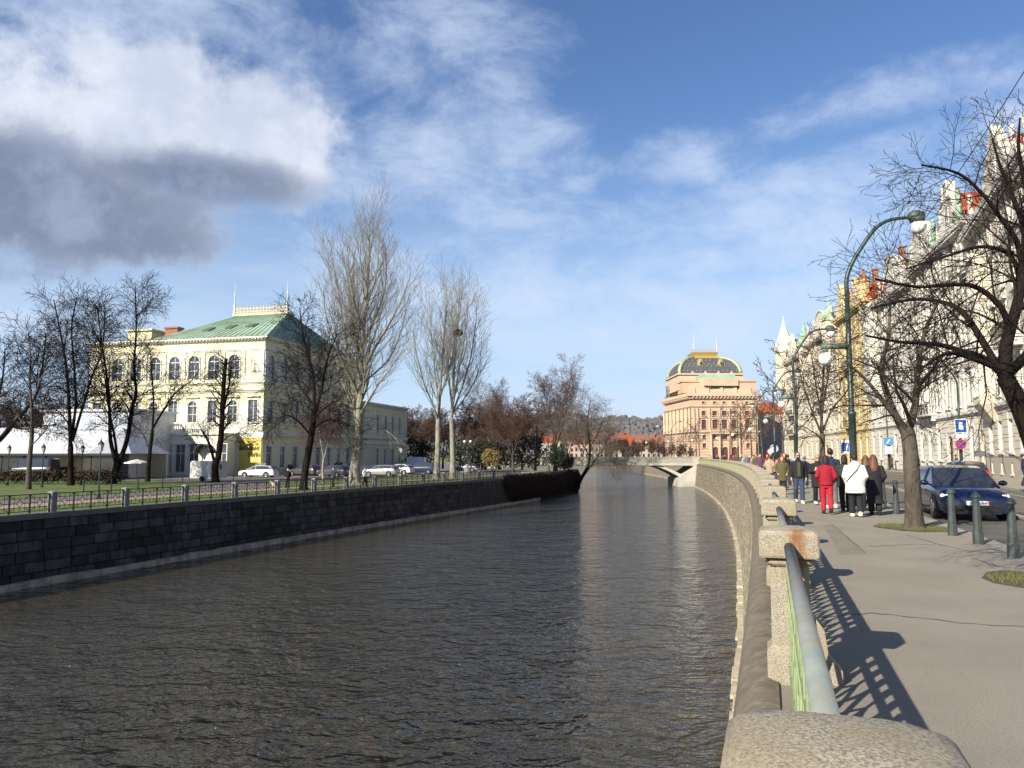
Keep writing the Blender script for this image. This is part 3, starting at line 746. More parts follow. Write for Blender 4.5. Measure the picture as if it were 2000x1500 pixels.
    for k, x in enumerate(np.linspace(2, L - 2, spec.get('chim', 3))):
        ch = MB(); ch.bb(x - .5, x + .5, D * .42, D * .42 + .7, H + rh * .5, H + rh + 1.6); ch.bb(x - .6, x + .6, D * .42 - .1, D * .42 + .8, H + rh + 1.6, H + rh + 1.8)
        part('chimney', ch, mat('chimney_brick', (.30, .13, .08), .9, (.2, .09, .06), 3, .6), root)
    for gsp in spec.get('gables', ()):
        gx, gw_, gh, kind = gsp; gm_ = MB()
        if kind == 'step':
            poly = [(gx - gw_, H - .02), (gx + gw_, H - .02), (gx + gw_, H + gh * .28), (gx + gw_ * .68, H + gh * .34), (gx + gw_ * .62, H + gh * .62), (gx + gw_ * .3, H + gh * .7), (gx + gw_ * .24, H + gh), (gx - gw_ * .24, H + gh), (gx - gw_ * .3, H + gh * .7), (gx - gw_ * .62, H + gh * .62), (gx - gw_ * .68, H + gh * .34), (gx - gw_, H + gh * .28)]
        elif kind == 'round':
            poly = [(gx - gw_, H - .02), (gx + gw_, H - .02)] + [(gx + gw_ * math.cos(a), H + gh * .25 + gh * .75 * math.sin(a)) for a in np.linspace(0, math.pi, 11)]
        else: poly = [(gx - gw_, H - .02), (gx + gw_, H - .02), (gx, H + gh)]
        gm_.xprism(poly, -.12, .5); g_ = part('gable', gm_, wallm, root)
        tm_ = MB()
        for (ax, az), (bx, bz) in zip(poly[1:], poly[2:] + poly[:1]): tm_.tube([(ax, -.15, az), (bx, -.15, bz)], .16, 5)
        part('gable_trim', tm_, trim, g_)
        fm_, gg_ = window_mesh(1.1, 2.0, True, 0, frame_white, glass_sky); w_ = link('window', fm_, g_, (gx - .55, -.15, H + gh * .22)); link('pane', gg_, w_)
        rb = MB(); rb.rings([[(gx - gw_ * .9, y, H), (gx + gw_ * .9, y, H), (gx, y, H + gh * .8)] for y in (.51, D / 2)], True); part('dormer_roof', rb, roofm, g_)
    for (sx_, sh, zoff) in spec.get('statues', ()): part('statue', statue(sh, trim), spec.get('statm', trim), root, True, (sx_, -.1, H + zoff))
    for (tx, tr, th, sh, cm_) in spec.get('towers', ()):
        tw = MB(); tw.lathe([(tr, H - 6), (tr, H + th), (tr * 1.2, H + th + .2), (tr * 1.2, H + th + .5)], (tx, .3, 0), 8); t_ = part('tower', tw, wallm, root)
        sp = MB(); sp.lathe([(tr * 1.25, H + th + .5), (tr * .75, H + th + .5 + sh * .35), (tr * .3, H + th + .5 + sh * .7), (.06, H + th + .5 + sh)], (tx, .3, 0), 8); sp.ball((tx, .3, H + th + .6 + sh), .22, 8, 6)
        part('spire', sp, cm_, t_)
    return root
def stucco(nm, c, c2=None): return mat(nm, c, .85, c2 or tuple(x * .80 for x in c), .7, .6, .15, 12, col3=tuple(x * .7 for x in c), scale3=.25, amt3=.3, stretch=(1, 1, .5))
trim_c = mat('stone_trim', (.58, .53, .43), .85, (.40, .36, .29), 1.2, .6, .2, 10)
trim_w = mat('white_trim', (.66, .63, .56), .85, (.48, .46, .40), 1.2, .6, .2, 10)
tile = mat('red_tile', (.36, .085, .03), .85, (.24, .06, .025), 2.5, .7, .5, 12)
slate = mat('slate', (.09, .10, .105), .7, (.05, .055, .06), 2, .6, .3)
copper = mat('copper_green', (.30, .43, .31), .75, (.22, .35, .26), 1.1, .7, .15, col3=(.22, .23, .13), scale3=.35, amt3=.6)
gild = mat('gilding', (.62, .43, .12), .4, (.5, .34, .1), 3, .5, metal=.45)
house(27, 52, 19.8, dict(label='nearest house of the row, cream with banded ground floor and tall stepped gables', wall=stucco('stucco_cream', (.64, .56, .42)), trim=trim_c, roof=tile, bays=7, floors=4, plinth=1, doors=(), hood=1, orn=1, oriels=[(8.5, 13.0, 1, 3)], gables=[(4.2, 3.4, 4.6, 'step'), (18, 3.0, 4.0, 'step')], statues=[(.8, 3.2, .3), (9.5, 2.6, .2)], chim=3, rh=6))
house(52, 72, 21.3, dict(label='cream house with a wide pointed gable and shell canopies between cream and white houses', wall=stucco('stucco_pale', (.66, .59, .46)), trim=trim_w, roof=tile, bays=6, floors=4, plinth=1, doors=(0,), hood=2, orn=1, oriels=[(4.5, 8.6, 0, 3)], gables=[(12.5, 5.2, 5.0, 'tri')], statues=[(2.5, 2.8, .2), (18.5, 2.4, .3)], balc=[(12.5, 17.5, 1)], rh=5.5))
house(72, 92, 22.8, dict(label='whitish house with a rounded gable and green copper figures', wall=stucco('stucco_white', (.65, .60, .50)), trim=trim_w, roof=tile, bays=6, floors=4, doors=(3,), garch=1, hood=1, pil=1, orn=1, gables=[(5.5, 4.2, 4.2, 'round'), (15.5, 3.2, 5.2, 'step')], statues=[(10.6, 3.0, .2), (19.2, 3.2, .3), (.8, 2.6, .2)], statm=copper, balc=[(2.5, 8.5, 0)], rh=5))
house(92, 112, 22.0, dict(label='pale grey white plain house beside the yellow one', wall=stucco('stucco_grey', (.61, .57, .49)), trim=trim_w, roof=tile, bays=6, floors=4, doors=(2,), orn=1, oriels=[(2, 6, 1, 4)], gables=[(14, 4, 4.5, 'round')], rh=5, statues=[(8, 2.4, .2)]))
house(112, 129, 24.0, dict(label='ochre yellow house with brick chimney turret and red peaked roofs', wall=stucco('stucco_yellow', (.58, .45, .23)), trim=mat('yellow_trim', (.62, .50, .26), .85, (.5, .38, .18), 1, .6), roof=tile, bays=5, floors=4, doors=(1,), gables=[(4, 3, 5, 'tri'), (12.5, 2.6, 4, 'step')], towers=[(16.0, .8, 2.6, 1.4, MATS.get('chimney_brick', tile))], balc=[(6, 11, 0), (6, 11, 2)], rh=6, orn=1))
house(129, 150, 23.0, dict(label='cream house with rooftop statues and green copper dome details beyond the yellow one', wall=stucco('stucco_ivory', (.60, .54, .40)), trim=trim_c, roof=copper, bays=6, floors=4, doors=(3,), hood=2, pil=1, orn=1, gables=[(11, 4, 4.5, 'round')], statues=[(2, 3.2, .3), (7, 3.2, .3), (19.5, 3.6, .3)], towers=[(16.5, 1.4, 1.5, 3.2, copper)], balc=[(8, 14, 1)], rh=4))
house(150, 172, 22.0, dict(label='far cream corner house with pointed white spire at the end of the row', wall=stucco('stucco_corner', (.58, .53, .40)), trim=trim_c, roof=slate, bays=6, floors=4, doors=(2,), garch=1, orn=1, hood=1, towers=[(2.0, 1.9, 2.0, 7.5, trim_w), (19.5, 1.2, 1.0, 4.2, copper)], gables=[(10, 3.2, 5, 'step')], balc=[(7, 13, 0), (7, 13, 1)], statues=[(5.5, 2.6, .3)], rh=5))

# ------------------------------------------------------------------ palace on the island
C0 = Vector((-33.4, 103.0)); ang = math.atan2(-6.6, 27.1); U = Vector((27.1, -6.6)).normalized(); Vn = Vector((-U.y, U.x))
PL = 28.0; p0 = C0 - U * PL
pal = thing('palace', 'pale yellow palace with green copper roof and gilded crest on the island', 'palace', (p0.x, p0.y, IZ), ang)
H = 18.85
yel = mat('palace_yellow', (.70, .65, .40), .85, (.63, .58, .34), .8, .6, .1, col3=(.72, .69, .52), scale3=.3, amt3=.6)
pw_ = mat('palace_white', (.70, .68, .58), .85, (.58, .56, .48), 1, .5)
ups, mids, grs = [], [], []
nb_ = 9; bw = PL / nb_
for i in range(nb_):
    cx = (i + .5) * bw
    if 0 < i < nb_ - 1: ups.append((cx - .85, cx + .85, 13.15, 16.45, 1))
    mids.append((cx - .7, cx + .7, 7.2, 10.2, 1 if i % 2 else 0)); grs.append((cx - .75, cx + .75, .9, 4.0, 0))
wmb = MB(); wall_open(wmb, PL, 9.3, H, ups + [(o[0], o[1], 9.3, o[3], o[4]) for o in mids]); part('wall', wmb, yel, pal)
wmb = MB(); wall_open(wmb, PL, -.2, 9.3, [(o[0], o[1], o[2], 9.3, 0) for o in mids] + grs); part('lower_wall', wmb, pw_, pal)
add_windows(pal, ups, sur=(pw_, .18, .08, False, 0)); add_windows(pal, mids, sur=(pw_, .18, .08, True, 1)); add_windows(pal, grs, sur=(pw_, .16, .05, True, 0))
for i in range(nb_ + 1):
    x = min(max(i * bw, .4), PL - .4); w_ = .55 if i in (0, nb_) else .2
    tm = MB(); tm.bb(max(x - w_, .03), min(x + w_, PL - .03), -.12, .02, 12.76, 16.89); part('pilaster', tm, pw_, pal)
for a in ((16.9, .35, .2, .03), (12.4, .35, .3, .03), (11.3, .4, .35, .03), (H - .5, .5, .65, .03, .5)): add_cornice(pal, pw_, PL, *a)
lw = MB(); rusticate(lw, PL - .03, .3, 5.2, grs, .6, .06, .06, .03); part('rustication', lw, pw_, pal)
# niches with figures at both ends
for cx in (bw * .5, PL - bw * .5):
    nm = MB(); nm.bb(cx - .6, cx + .6, -.10, .02, 13.9, 14.05); nm.bb(cx - .6, cx - .45, -.08, .02, 14.06, 15.9); nm.bb(cx + .45, cx + .6, -.08, .02, 14.06, 15.9); nm.bb(cx - .7, cx + .7, -.12, .02, 15.91, 16.1)
    nn = part('niche', nm, pw_, pal); part('figure', statue(1.6, trim_c), trim_c, nn, True, (cx, -.03, 14.06))
# the shaded flank
D = 31.0
fl = link('flank', None, pal, (PL, 0, 0), math.pi / 2)
nf = 9; fw = D / nf
ups2 = [((i + .5) * fw - .8, (i + .5) * fw + .8, 13.15, 16.45, 1) for i in range(nf)]; mids2 = [((i + .5) * fw - .7, (i + .5) * fw + .7, 7.2, 10.2, 0) for i in range(nf)]; grs2 = [((i + .5) * fw - .7, (i + .5) * fw + .7, 1.0, 4.0, 0) for i in range(nf)]
wmb = MB(); wall_open(wmb, D, -.2, H, ups2 + mids2 + grs2); part('wall', wmb, yel, fl)
for oo, a in ((ups2, (.18, .08, False, 0)), (mids2, (.18, .08, True, 1)), (grs2, (.16, .05, True, 0))):
    for o in oo: link('window', combo_mesh(o, pw_, frame_white, glass_sky, *a), fl, (o[0], 0, o[2]))
for i in range(nf + 1):
    x = min(max(i * fw, .4), D - .4); w_ = .37 if i in (0, nf) else .2; tm = MB(); tm.bb(x - w_, x + w_, -.12, .02, 12.76, 16.89); part('pilaster', tm, pw_, fl)
for a in ((16.9, .35, .2, .03), (12.4, .35, .3, .03), (11.3, .4, .35, .03), (H - .5, .5, .65, .03, .5), (5.3, .4, .3, .03)): add_cornice(fl, pw_, D, *a)
tm = MB(); rusticate(tm, D - .03, .3, 5.2, grs2, .6, .05, .06, .03); part('rustication', tm, yel, fl)
# lower wing continuing the flank
WD, WH = 20.0, 12.1
wg = [(x - .55, x + .55, z0_, z1_, 0) for x in (D + 6, D + 9.5, D + 13, D + 16.5) for z0_, z1_ in ((1.0, 4.0), (6.6, 10.0))]
wv = MB(); ops = [(o[0] - D, o[1] - D, *o[2:]) for o in wg]
tmp = MB(); wall_open(tmp, WD, -.2, WH, ops); wv.add([(x + D + .02, y - .4, z) for x, y, z in tmp.v], tmp.f)
wv.add([(D + .02, -.4, -.2), (D + .02, .5, -.2), (D + .02, .5, WH), (D + .02, -.4, WH)], [(3, 2, 1, 0)]); wv.add([(D + WD, -.4, -.2), (D + WD, 14, -.2), (D + WD, 14, WH), (D + WD, -.4, WH)], [(0, 1, 2, 3)]); wv.add([(D, -.4, WH), (D + WD, -.4, WH), (D + WD, 14, WH), (D, 14, WH)], [(0, 1, 2, 3)])
part('wing_wall', wv, yel, fl)
for o in wg: link('window', combo_mesh(o, pw_, frame_white, glass_sky, .22, .06, True, 0), fl, (o[0] + .02, -.4, o[2]))
for a in ((WH - .5, .5, .5, .02), (5.6, .4, .3, .02), (4.6, .3, .2, .02)): c_ = add_cornice(fl, pw_, WD, *a); c_.location = (D, -.4, 0)
tm = MB(); rusticate(tm, WD - .02, .3, 4.5, ops, .55, .05, .06, .02); part('rustication', tm, yel, fl, loc=(D, -.4, 0))
for x in (.5, WD - .5): tm = MB(); tm.bb(x - .45, x + .45, -.12, .02, 6.02, WH - .51); part('pilaster', tm, pw_, fl, loc=(D, -.4, 0))
# roof : hipped copper with standing seams, left part flat
rf = MB(); RL = 17.6; ex = .75; x0, x1, yy0, yy1 = PL - RL, PL + ex, -ex, 25.0; rx0, rx1, ry, rz = PL - 12.2, PL - 3.4, 12.0, H + 5.2
A = [(x0, yy0, H), (x1, yy0, H), (x1, yy1, H), (x0, yy1, H)]; B = [(rx0, ry - .8, rz), (rx1, ry - .8, rz), (rx1, ry + .8, rz), (rx0, ry + .8, rz)]
rf.rings([A, B], True); rp = part('roof', rf, copper, pal)
sm = MB()
for k in range(1, 22):
    t = k / 22; a = Vector(A[0]).lerp(Vector(A[1]), t); xr = min(max(a.x, rx0), rx1); 
    b_ = Vector((rx0 + (rx1 - rx0) * t, ry - .8, rz)); sm.tube([a + Vector((0, 0, .03)), b_ + Vector((0, 0, .03))], .05, 4)
for k in range(1, 24):
    t = k / 24; a = Vector(A[1]).lerp(Vector(A[2]), t); b_ = Vector((rx1, ry - .8 + 1.6 * t, rz)); sm.tube([a + Vector((0, 0, .03)), b_ + Vector((0, 0, .03))], .05, 4)
part('standing_seams', sm, copper, rp)
for (t, u) in ((.30, .35), (.50, .42), (.72, .45)):
    a = Vector(A[0]).lerp(Vector(A[1]), t); b_ = Vector(B[0]).lerp(Vector(B[1]), t); c = a.lerp(b_, u); hm = MB(); hm.box(tuple(c + Vector((0, 0, .12))), (1.1, 1.8, .12), 0, 0, Matrix.Rotation(math.atan2(rz - H, ry), 3, 'X')); part('roof_hatch', hm, mat('hatch_grey', (.10, .115, .10), .6), rp)
fr = MB(); fr.bb(-.5, PL - RL, -.5, 24, H, H + .12); part('flat_roof', fr, slate, pal)
at_ = MB(); at_.bb(3.6, 7.6, 3, 9, H + .12, H + 2.0); at_.bb(3.3, 7.9, 2.7, 9.3, H + 2.0, H + 2.25); part('attic', at_, yel, pal)
ch = MB(); ch.bb(8.9, 11.0, 4.2, 5.4, H + .12, H + 2.4); ch.bb(8.75, 11.15, 4.05, 5.55, H + 2.4, H + 2.65); part('chimney', ch, mat('chimney_brick', (.30, .13, .08)), pal)
cr = MB(); cr.bb(rx0 - .2, rx1 + .2, ry - 1.0, ry + 1.0, rz, rz + .35)
k = rx0
while k <= rx1 + .01:
    cr.bb(k - .06, k + .06, ry - .98, ry - .9, rz + .35, rz + 1.35); cr.ball((k, ry - .94, rz + 1.45), .10, 6, 4); k += .55
cr.bb(rx0, rx1, ry - .96, ry - .92, rz + .55, rz + .68); cr.bb(rx0, rx1, ry - .96, ry - .92, rz + 1.05, rz + 1.15)
k = rx0 + .27
while k < rx1: cr.tube([(k + .2 * math.cos(a), ry - .94, rz + .86 + .16 * math.sin(a)) for a in np.linspace(0, 2 * math.pi, 9)], .03, 4); k += .55
part('roof_crest', cr, mat('crest_gold', (.55, .46, .26), .6, (.42, .34, .18), 2, .5), rp)
for x in (rx0 - .1, rx1 + .1):
    sp = MB(); sp.lathe([(.26, rz), (.2, rz + .7), (.12, rz + 1.2), (.16, rz + 1.6), (.1, rz + 1.9), (.07, rz + 3.0), (.14, rz + 3.1), (.05, rz + 3.4), (.03, rz + 5.2)], (x, ry - .9, 0), 8); part('finial', sp, trim_w, rp)
# ground floor terrace with balustrade, French windows and arched entrance
tx0, tx1, tp = 8.5, 24.2, 4.0
tops = [(tx0 + 1.0 + k * 2.05, tx0 + 2.5 + k * 2.05, .5, 4.2, 0) for k in range(8) if k != 6]
tw = MB(); ops = [(o[0] - tx0, o[1] - tx0, *o[2:]) for o in tops] + [(12.2 + 1.0, 12.2 + 2.6, .05, 3.6, 1)]
tmp = MB(); wall_open(tmp, tx1 - tx0, -.2, 5.4, ops, .25); tw.add([(x + tx0, y - tp, z) for x, y, z in tmp.v], tmp.f)
tw.add([(tx0, -tp, -.2), (tx0, 0, -.2), (tx0, 0, 5.4), (tx0, -tp, 5.4)], [(3, 2, 1, 0)]); tw.add([(tx1, -tp, -.2), (tx1, 0, -.2), (tx1, 0, 5.4), (tx1, -tp, 5.4)], [(0, 1, 2, 3)]); tw.bb(tx0 - .2, tx1 + .2, -tp - .25, -.01, 5.4, 5.7)
tt = part('terrace', tw, pw_, pal)
for o in tops: link('french_window', combo_mesh(o, pw_, frame_white, glass_sky, .1, .04, False, 0), tt, (o[0], -tp, o[2]))
gl = MB(); gl.bb(tx0 + 13.2, tx0 + 14.8, -tp + .16, -tp + .172, .05, 3.6); gl.bb(tx0 + 13.96, tx0 + 14.04, -tp + .12, -tp + .158, .05, 3.6); part('glazed_door', gl, frame_white, tt)
cn = MB(); cxx = tx0 + 14.0
cn.rings([[(cxx + 1.25 * math.cos(a), y, 3.0 + 1.25 * math.sin(a)) for a in np.linspace(0, math.pi, 9)] + [(cxx - 1.15, y, 3.0)] + [(cxx + 1.15 * math.cos(a), y, 3.0 + 1.1 * math.sin(a)) for a in np.linspace(math.pi, 0, 9)] for y in (-tp - 1.2, -tp - .02)], True)
part('entrance_canopy', cn, mat('canopy_dark', (.05, .05, .05), .6), tt)
bl = MB(); bl.bb(tx0 - .1, tx1 + .1, -tp - .15, -tp + .1, 6.65, 6.8)
k = tx0
while k < tx1:
    bl.lathe([(.05, 5.7), (.09, 5.95), (.05, 6.3), (.06, 6.65)], (k, -tp - .03, 0), 6); k += .33
for k in np.linspace(tx0, tx1, 7): bl.bb(k - .2, k + .2, -tp - .2, -tp + .15, 5.7, 6.9)
part('balustrade', bl, pw_, tt)
# lettering on the plain corner wall
sg = MB(); sg.bb(24.6, PL - .05, -.09, .015, .4, 5.1); 
for k in range(9): sg.bb(24.6, PL - .05, -.12, -.085, .45 + k * .52, .9 + k * .52)
sw = part('sign_wall', sg, mat('palace_ochre', (.62, .49, .13), .85, (.5, .4, .12), 1, .5), pal)
def text(name, s, size, matr, parent, loc, rot, ext=.01, align='CENTER', sx=1.0):
    cu = bpy.data.curves.new(name, 'FONT'); cu.body = s; cu.size = size; cu.extrude = ext; cu.align_x = align; cu.resolution_u = 2
    o = bpy.data.objects.new(name, cu); me = eval_mesh(o); bpy.data.objects.remove(o); me.materials.clear(); me.materials.append(matr)
    r_ = link(name, me, parent, loc); r_.rotation_euler = rot; r_.scale = (sx, 1, 1); return r_
text('lettering', 'RESTAURANT', .62, iron, sw, (26.2, -.15, 3.45), (R(90), 0, 0), .03, sx=.78)
text('lettering', 'ŽOFÍN', .66, iron, sw, (26.9, -.15, 2.55), (R(90), 0, 0), .03)
for k in range(3):
    sp = MB(); sp.tube([(25.3 + k * .9, -.12, 4.5), (25.3 + k * .9, -.5, 4.6)], .03, 5); sp.box((25.3 + k * .9, -.55, 4.5), (.16, .2, .14)); part('spotlight', sp, iron, sw)

# marquee with pale sloped roof, left of the palace
mq = thing('marquee', 'long low pavilion with pale sloping roof left of the palace', 'pavilion', (-74, 89, IZ), R(-4))
wr = MB(); Lm = 29.5; wr.rings([[(x, -.6, 2.95), (x, 6, 6.1), (x, 12, 2.95)] for x in (0, Lm - 3)], True); wr.rings([[(Lm - 3 + .001, -.6, 2.95), (Lm - 3 + .001, 6, 6.1), (Lm - 3 + .001, 12, 2.95)], [(Lm, -.6, 2.95), (Lm - .05, 3, 2.96), (Lm, 12, 2.95)]], True)
part('roof', wr, mat('canvas_white', (.62, .63, .66), .7, (.5, .51, .55), .6, .6), mq)
fa = MB(); fa.bb(0, Lm, -.64, -.56, 2.7, 2.94); part('fascia', fa, iron, mq)
for k in range(12):
    ps = MB(); x = .2 + k * (Lm - .4) / 11; ps.bb(x - .08, x + .08, -.3, -.14, 0, 2.7); part('post', ps, iron, mq)
for k in range(11):
    ps = MB(); x = .2 + k * (Lm - .4) / 11; ps.bb(x + .1, x + (Lm - .4) / 11 - .1, -.23, -.21, .1, 2.65); part('glass_panel', ps, mat('pavilion_glass', (.025, .025, .025), .12, (.10, .075, .04), .6, .5, spec=.7), mq)
bk = MB(); bk.bb(0, Lm, 11, 11.2, 0, 2.9); part('back_wall', bk, yel, mq)
wp = thing('veranda', 'white glazed veranda with flat roof against the left end of the palace', 'veranda', (-59.5, 97.5, IZ), ang)
vb = MB(); vb.bb(0, 13, 0, 8, 0, 8.2); vb.bb(-.3, 13.3, -.3, 8.3, 8.2, 8.5); part('wall', vb, mat('veranda_white', (.66, .67, .68), .6, (.55, .56, .58), .7, .5), wp)
for k in range(8):
    vg = MB(); vg.bb(.5 + k * 1.55, 1.7 + k * 1.55, -.05, .02, 5.4, 7.4); w_ = part('window', vg, mat('veranda_glass', (.45, .50, .55), .15), wp)

# ------------------------------------------------------------------ theatre
sand = mat('theatre_sandstone', (.55, .385, .26), .9, (.44, .31, .21), .35, .7, .15, 4, col3=(.40, .27, .17), scale3=.12, amt3=.35)
sand2 = mat('theatre_trim', (.56, .42, .30), .9, (.43, .32, .22), .6, .6)
redglass = mat('theatre_glass', (.10, .035, .025), .15, spec=.7)
TD = 285.0
tl, tr_ = Vector((wpt(1352, 890, TD).x, TD)), Vector((wpt(1482, 890, TD).x, TD)); d = tr_ - tl; TL = d.length
th = thing('theatre', 'sandstone theatre with dark curved roof and gilded crown at the end of the embankment', 'theatre', (tl.x, tl.y, 0), math.atan2(d.y, d.x))
def tz(y, dy=0.0): return 1.65 + (890 - y) * (TD + dy) / 1500
def tx(px, dy=0.0): return (px - 1000) / 1500 * (TD + dy) - tl.x
cols = [(1370, 1379), (1391, 1401), (1409.5, 1420), (1428, 1438), (1455, 1464)]
ops = []
for i, (a, b_) in enumerate(cols):
    ops.append((tx(a), tx(b_), tz(838), tz(820), 0)); ops.append((tx(a + .5), tx(b_ - .5), tz(812), tz(803), 0))
    if i in (0, 4): ops.append((tx(a + 1), tx(b_ - 1), tz(858), tz(850), 0)); ops.append((tx(a + 1), tx(b_ - 1), tz(875), tz(866), 0))
    else: ops.append((tx(a + .5), tx(b_ - .5), tz(859), tz(850), 0)); ops.append((tx(a - .5), tx(b_ + .5), .1, tz(873), 1))
    ops.append((tx((a + b_) / 2 - 3), tx((a + b_) / 2 + 3), tz(788), tz(784.4), 0))
wmb = MB(); wall_open(wmb, TL, -.5, tz(768), ops, .5); part('wall', wmb, sand, th)
add_windows(th, ops, .35, mat('theatre_frame', (.16, .08, .05), .6), redglass, sur=(sand2, .3, .2, True, 0))
tm = MB()
cornice(tm, TL, tz(779), tz(768) - tz(779), 1.4, .05, 1.3); cornice(tm, TL, tz(796), .7, .5, .05); cornice(tm, TL, tz(846), .8, .6, .05); cornice(tm, TL, tz(818), .35, .3, .05)
for px in (1354.5, 1362, 1385, 1405, 1424, 1443, 1470, 1477): tm.bb(tx(px - 1.7), tx(px + 1.7), -.5, .02, tz(844), tz(797))
tm.bb(tx(1386), tx(1444), -1.3, .02, tz(848), tz(846.5)); 
k = tx(1386)
while k < tx(1444): tm.bb(k - .12, k + .12, -1.25, -1.05, tz(846.5), tz(841)); k += .5
tm.bb(tx(1386), tx(1444), -1.28, -1.02, tz(841), tz(840))
for px in (1387, 1405, 1424, 1442): tm.bb(tx(px - 1.5), tx(px + 1.5), -.9, .02, 0, tz(848.02))
part('trim', tm, sand2, th); rm = MB(); rusticate(rm, TL - .1, 1.0, tz(848), ops, 1.0, .18, .14, .1); part('rustication', rm, sand, th)
# attic, balustrade, stepped upper storeys
at_ = MB(); at_.bb(.6, TL - .6, .8, 5, tz(768), tz(760)); part('attic', at_, sand2, th)
k = .6
while k < TL - .6: at_ = MB(); at_.bb(k, k + 1.2, .5, .799, tz(767.9), tz(757)); part('pedestal', at_, sand2, th); k += 5.2
rt = MB(); rt.bb(tx(1448), TL, 1.0, 12, tz(760), tz(745)); rt.bb(tx(1447), TL + .6, .6, 12.5, tz(745), tz(742)); part('corner_block', rt, sand, th)
u1 = MB(); u1.bb(tx(1334, 5), TL - .4, 5.01, 13, tz(768, 5), tz(746, 5)); u1.bb(tx(1332, 5), TL - .1, 4.6, 13.3, tz(746, 5), tz(743, 5)); part('upper_storey', u1, sand, th)
k = tx(1332, 5)
while k < TL - 1: u1 = MB(); u1.bb(k, k + .9, 4.7, 5.3, tz(743, 5), tz(739, 5)); part('pedestal', u1, sand2, th); k += 4.6
gr = MB(); gr.rings([[(tx(1372), 1.0, tz(760)), (tx(1442), 1.0, tz(760)), (tx(1442), 4, tz(760)), (tx(1372), 4, tz(760))], [(tx(1382), 3.3, tz(748)), (tx(1440), 3.3, tz(748)), (tx(1440), 3.9, tz(748)), (tx(1382), 3.9, tz(748))]], True); part('lower_roof', gr, copper, th)
gr = MB(); gr.rings([[(tx(1352, 6), 5.5, tz(743, 6)), (tx(1446, 6), 5.5, tz(743, 6)), (tx(1446, 6), 10, tz(743, 6)), (tx(1352, 6), 10, tz(743, 6))], [(tx(1370, 9), 9, tz(731, 9)), (tx(1436, 9), 9, tz(731, 9)), (tx(1436, 9), 9.9, tz(731, 9)), (tx(1370, 9), 9.9, tz(731, 9))]], True); part('middle_roof', gr, copper, th)
u2 = MB(); dx0, dx1 = tx(1327, 10), tx(1453, 10); u2.bb(dx0, dx1, 10, 34, tz(762, 10), tz(732, 10)); u2.bb(dx0 - .5, dx1 + .5, 9.4, 34.5, tz(732, 10), tz(729, 10)); part('drum', u2, sand2, th)
k = dx0
while k < dx1: u2 = MB(); u2.bb(k, k + .8, 9.6, 10.2, tz(729, 10), tz(725.5, 10)); part('pedestal', u2, sand2, th); k += 5.0
# curved mansard
def sect(t):     # t 0..1 up the roof; half width & inset follow a quarter curve
    a = t * math.pi / 2; return 1 - .52 * (1 - math.cos(a)), math.sin(a)
rings = []; cxr, cyr = tx(1389, 11), 22.0; hwx, hwy = tx(1449, 11) - tx(1389, 11), 11.0; zb, zt = tz(729, 11), tz(698, 16)
for t in np.linspace(0, 1, 11):
    a = t * math.pi / 2; sxk = 1 - .59 * (1 - math.cos(a)); syk = 1 - .59 * (1 - math.cos(a)); z = zb + (zt - zb) * math.sin(a)
    rings.append([(cxr - hwx * sxk, cyr - hwy * syk, z), (cxr + hwx * sxk, cyr - hwy * syk, z), (cxr + hwx * sxk, cyr + hwy * syk, z), (cxr - hwx * sxk, cyr + hwy * syk, z)])
rf = MB(); rf.rings(rings, True); dome = part('dome_roof', rf, mat('dome_slate', (.085, .095, .11), .55, (.05, .055, .07), 1.2, .6, .2), th, 'auto')
for c in range(4):
    rb = MB(); rb.tube([r_[c] for r_ in rings], .75, 6); part('gilded_hip', rb, mat('hip_gilt', (.36, .40, .22), .5, (.27, .34, .23), .6, .6, metal=.2), dome, True)
st = MB()
for i, t in enumerate((.12, .3, .48, .66, .83)):
    k0 = int(t * 10); r_ = rings[k0]; y = r_[0][1]; 
    for q in np.linspace(.06, .94, 13 - i):
        p = Vector(r_[0]).lerp(Vector(r_[1]), q); st.ball((p.x, p.y - .1, p.z), (.22, .14, .22), 6, 4)
part('gilded_studs', st, gild, dome, kind='stuff')
for px in (1370, 1410):
    dm = MB(); x = tx(px, 13); z = tz(716, 13); yd = cyr - hwy * .86; dm.bb(x - 1.0, x + 1.0, yd - .9, yd + 2.5, z, z + 2.2); dm.ball((x, yd - .2, z + 2.3), (1.15, .9, .8), 8, 6); dm.ball((x - 1.2, yd - .6, z + .9), (.35, .3, .9), 6, 5); dm.ball((x + 1.2, yd - .6, z + .9), (.35, .3, .9), 6, 5); dd = part('dormer', dm, mat('dormer_gilt', (.28, .24, .11), .6, (.4, .32, .12), 1, .5), dome, True)
    wn_ = MB(); wn_.ball((x, yd - .92, z + 1.2), (.55, .06, .55), 10, 6); part('window', wn_, glass_dark, dd)
top = rings[-1]; cw = MB(); cw.bb(top[0][0] - .3, top[1][0] + .3, top[0][1] - .3, top[2][1] + .3, zt + .01, zt + .9)
cw.rings([[(top[0][0] + .2, top[0][1] + .2, zt + .9), (top[1][0] - .2, top[0][1] + .2, zt + .9), (top[1][0] - .2, top[2][1] - .2, zt + .9), (top[0][0] + .2, top[2][1] - .2, zt + .9)], [(top[0][0] - .3, top[0][1] - .3, zt + 2.4), (top[1][0] + .3, top[0][1] - .3, zt + 2.4), (top[1][0] + .3, top[2][1] + .3, zt + 2.4), (top[0][0] - .3, top[2][1] + .3, zt + 2.4)]], True)
k = top[0][0]
while k < top[1][0] + .3:
    cw.bb(k - .12, k + .12, top[0][1] - .3, top[0][1] - .1, zt + 2.4, zt + 3.3); cw.ball((k, top[0][1] - .2, zt + 3.4), .2, 6, 4); k += .8
part('gilded_crown', cw, gild, dome)
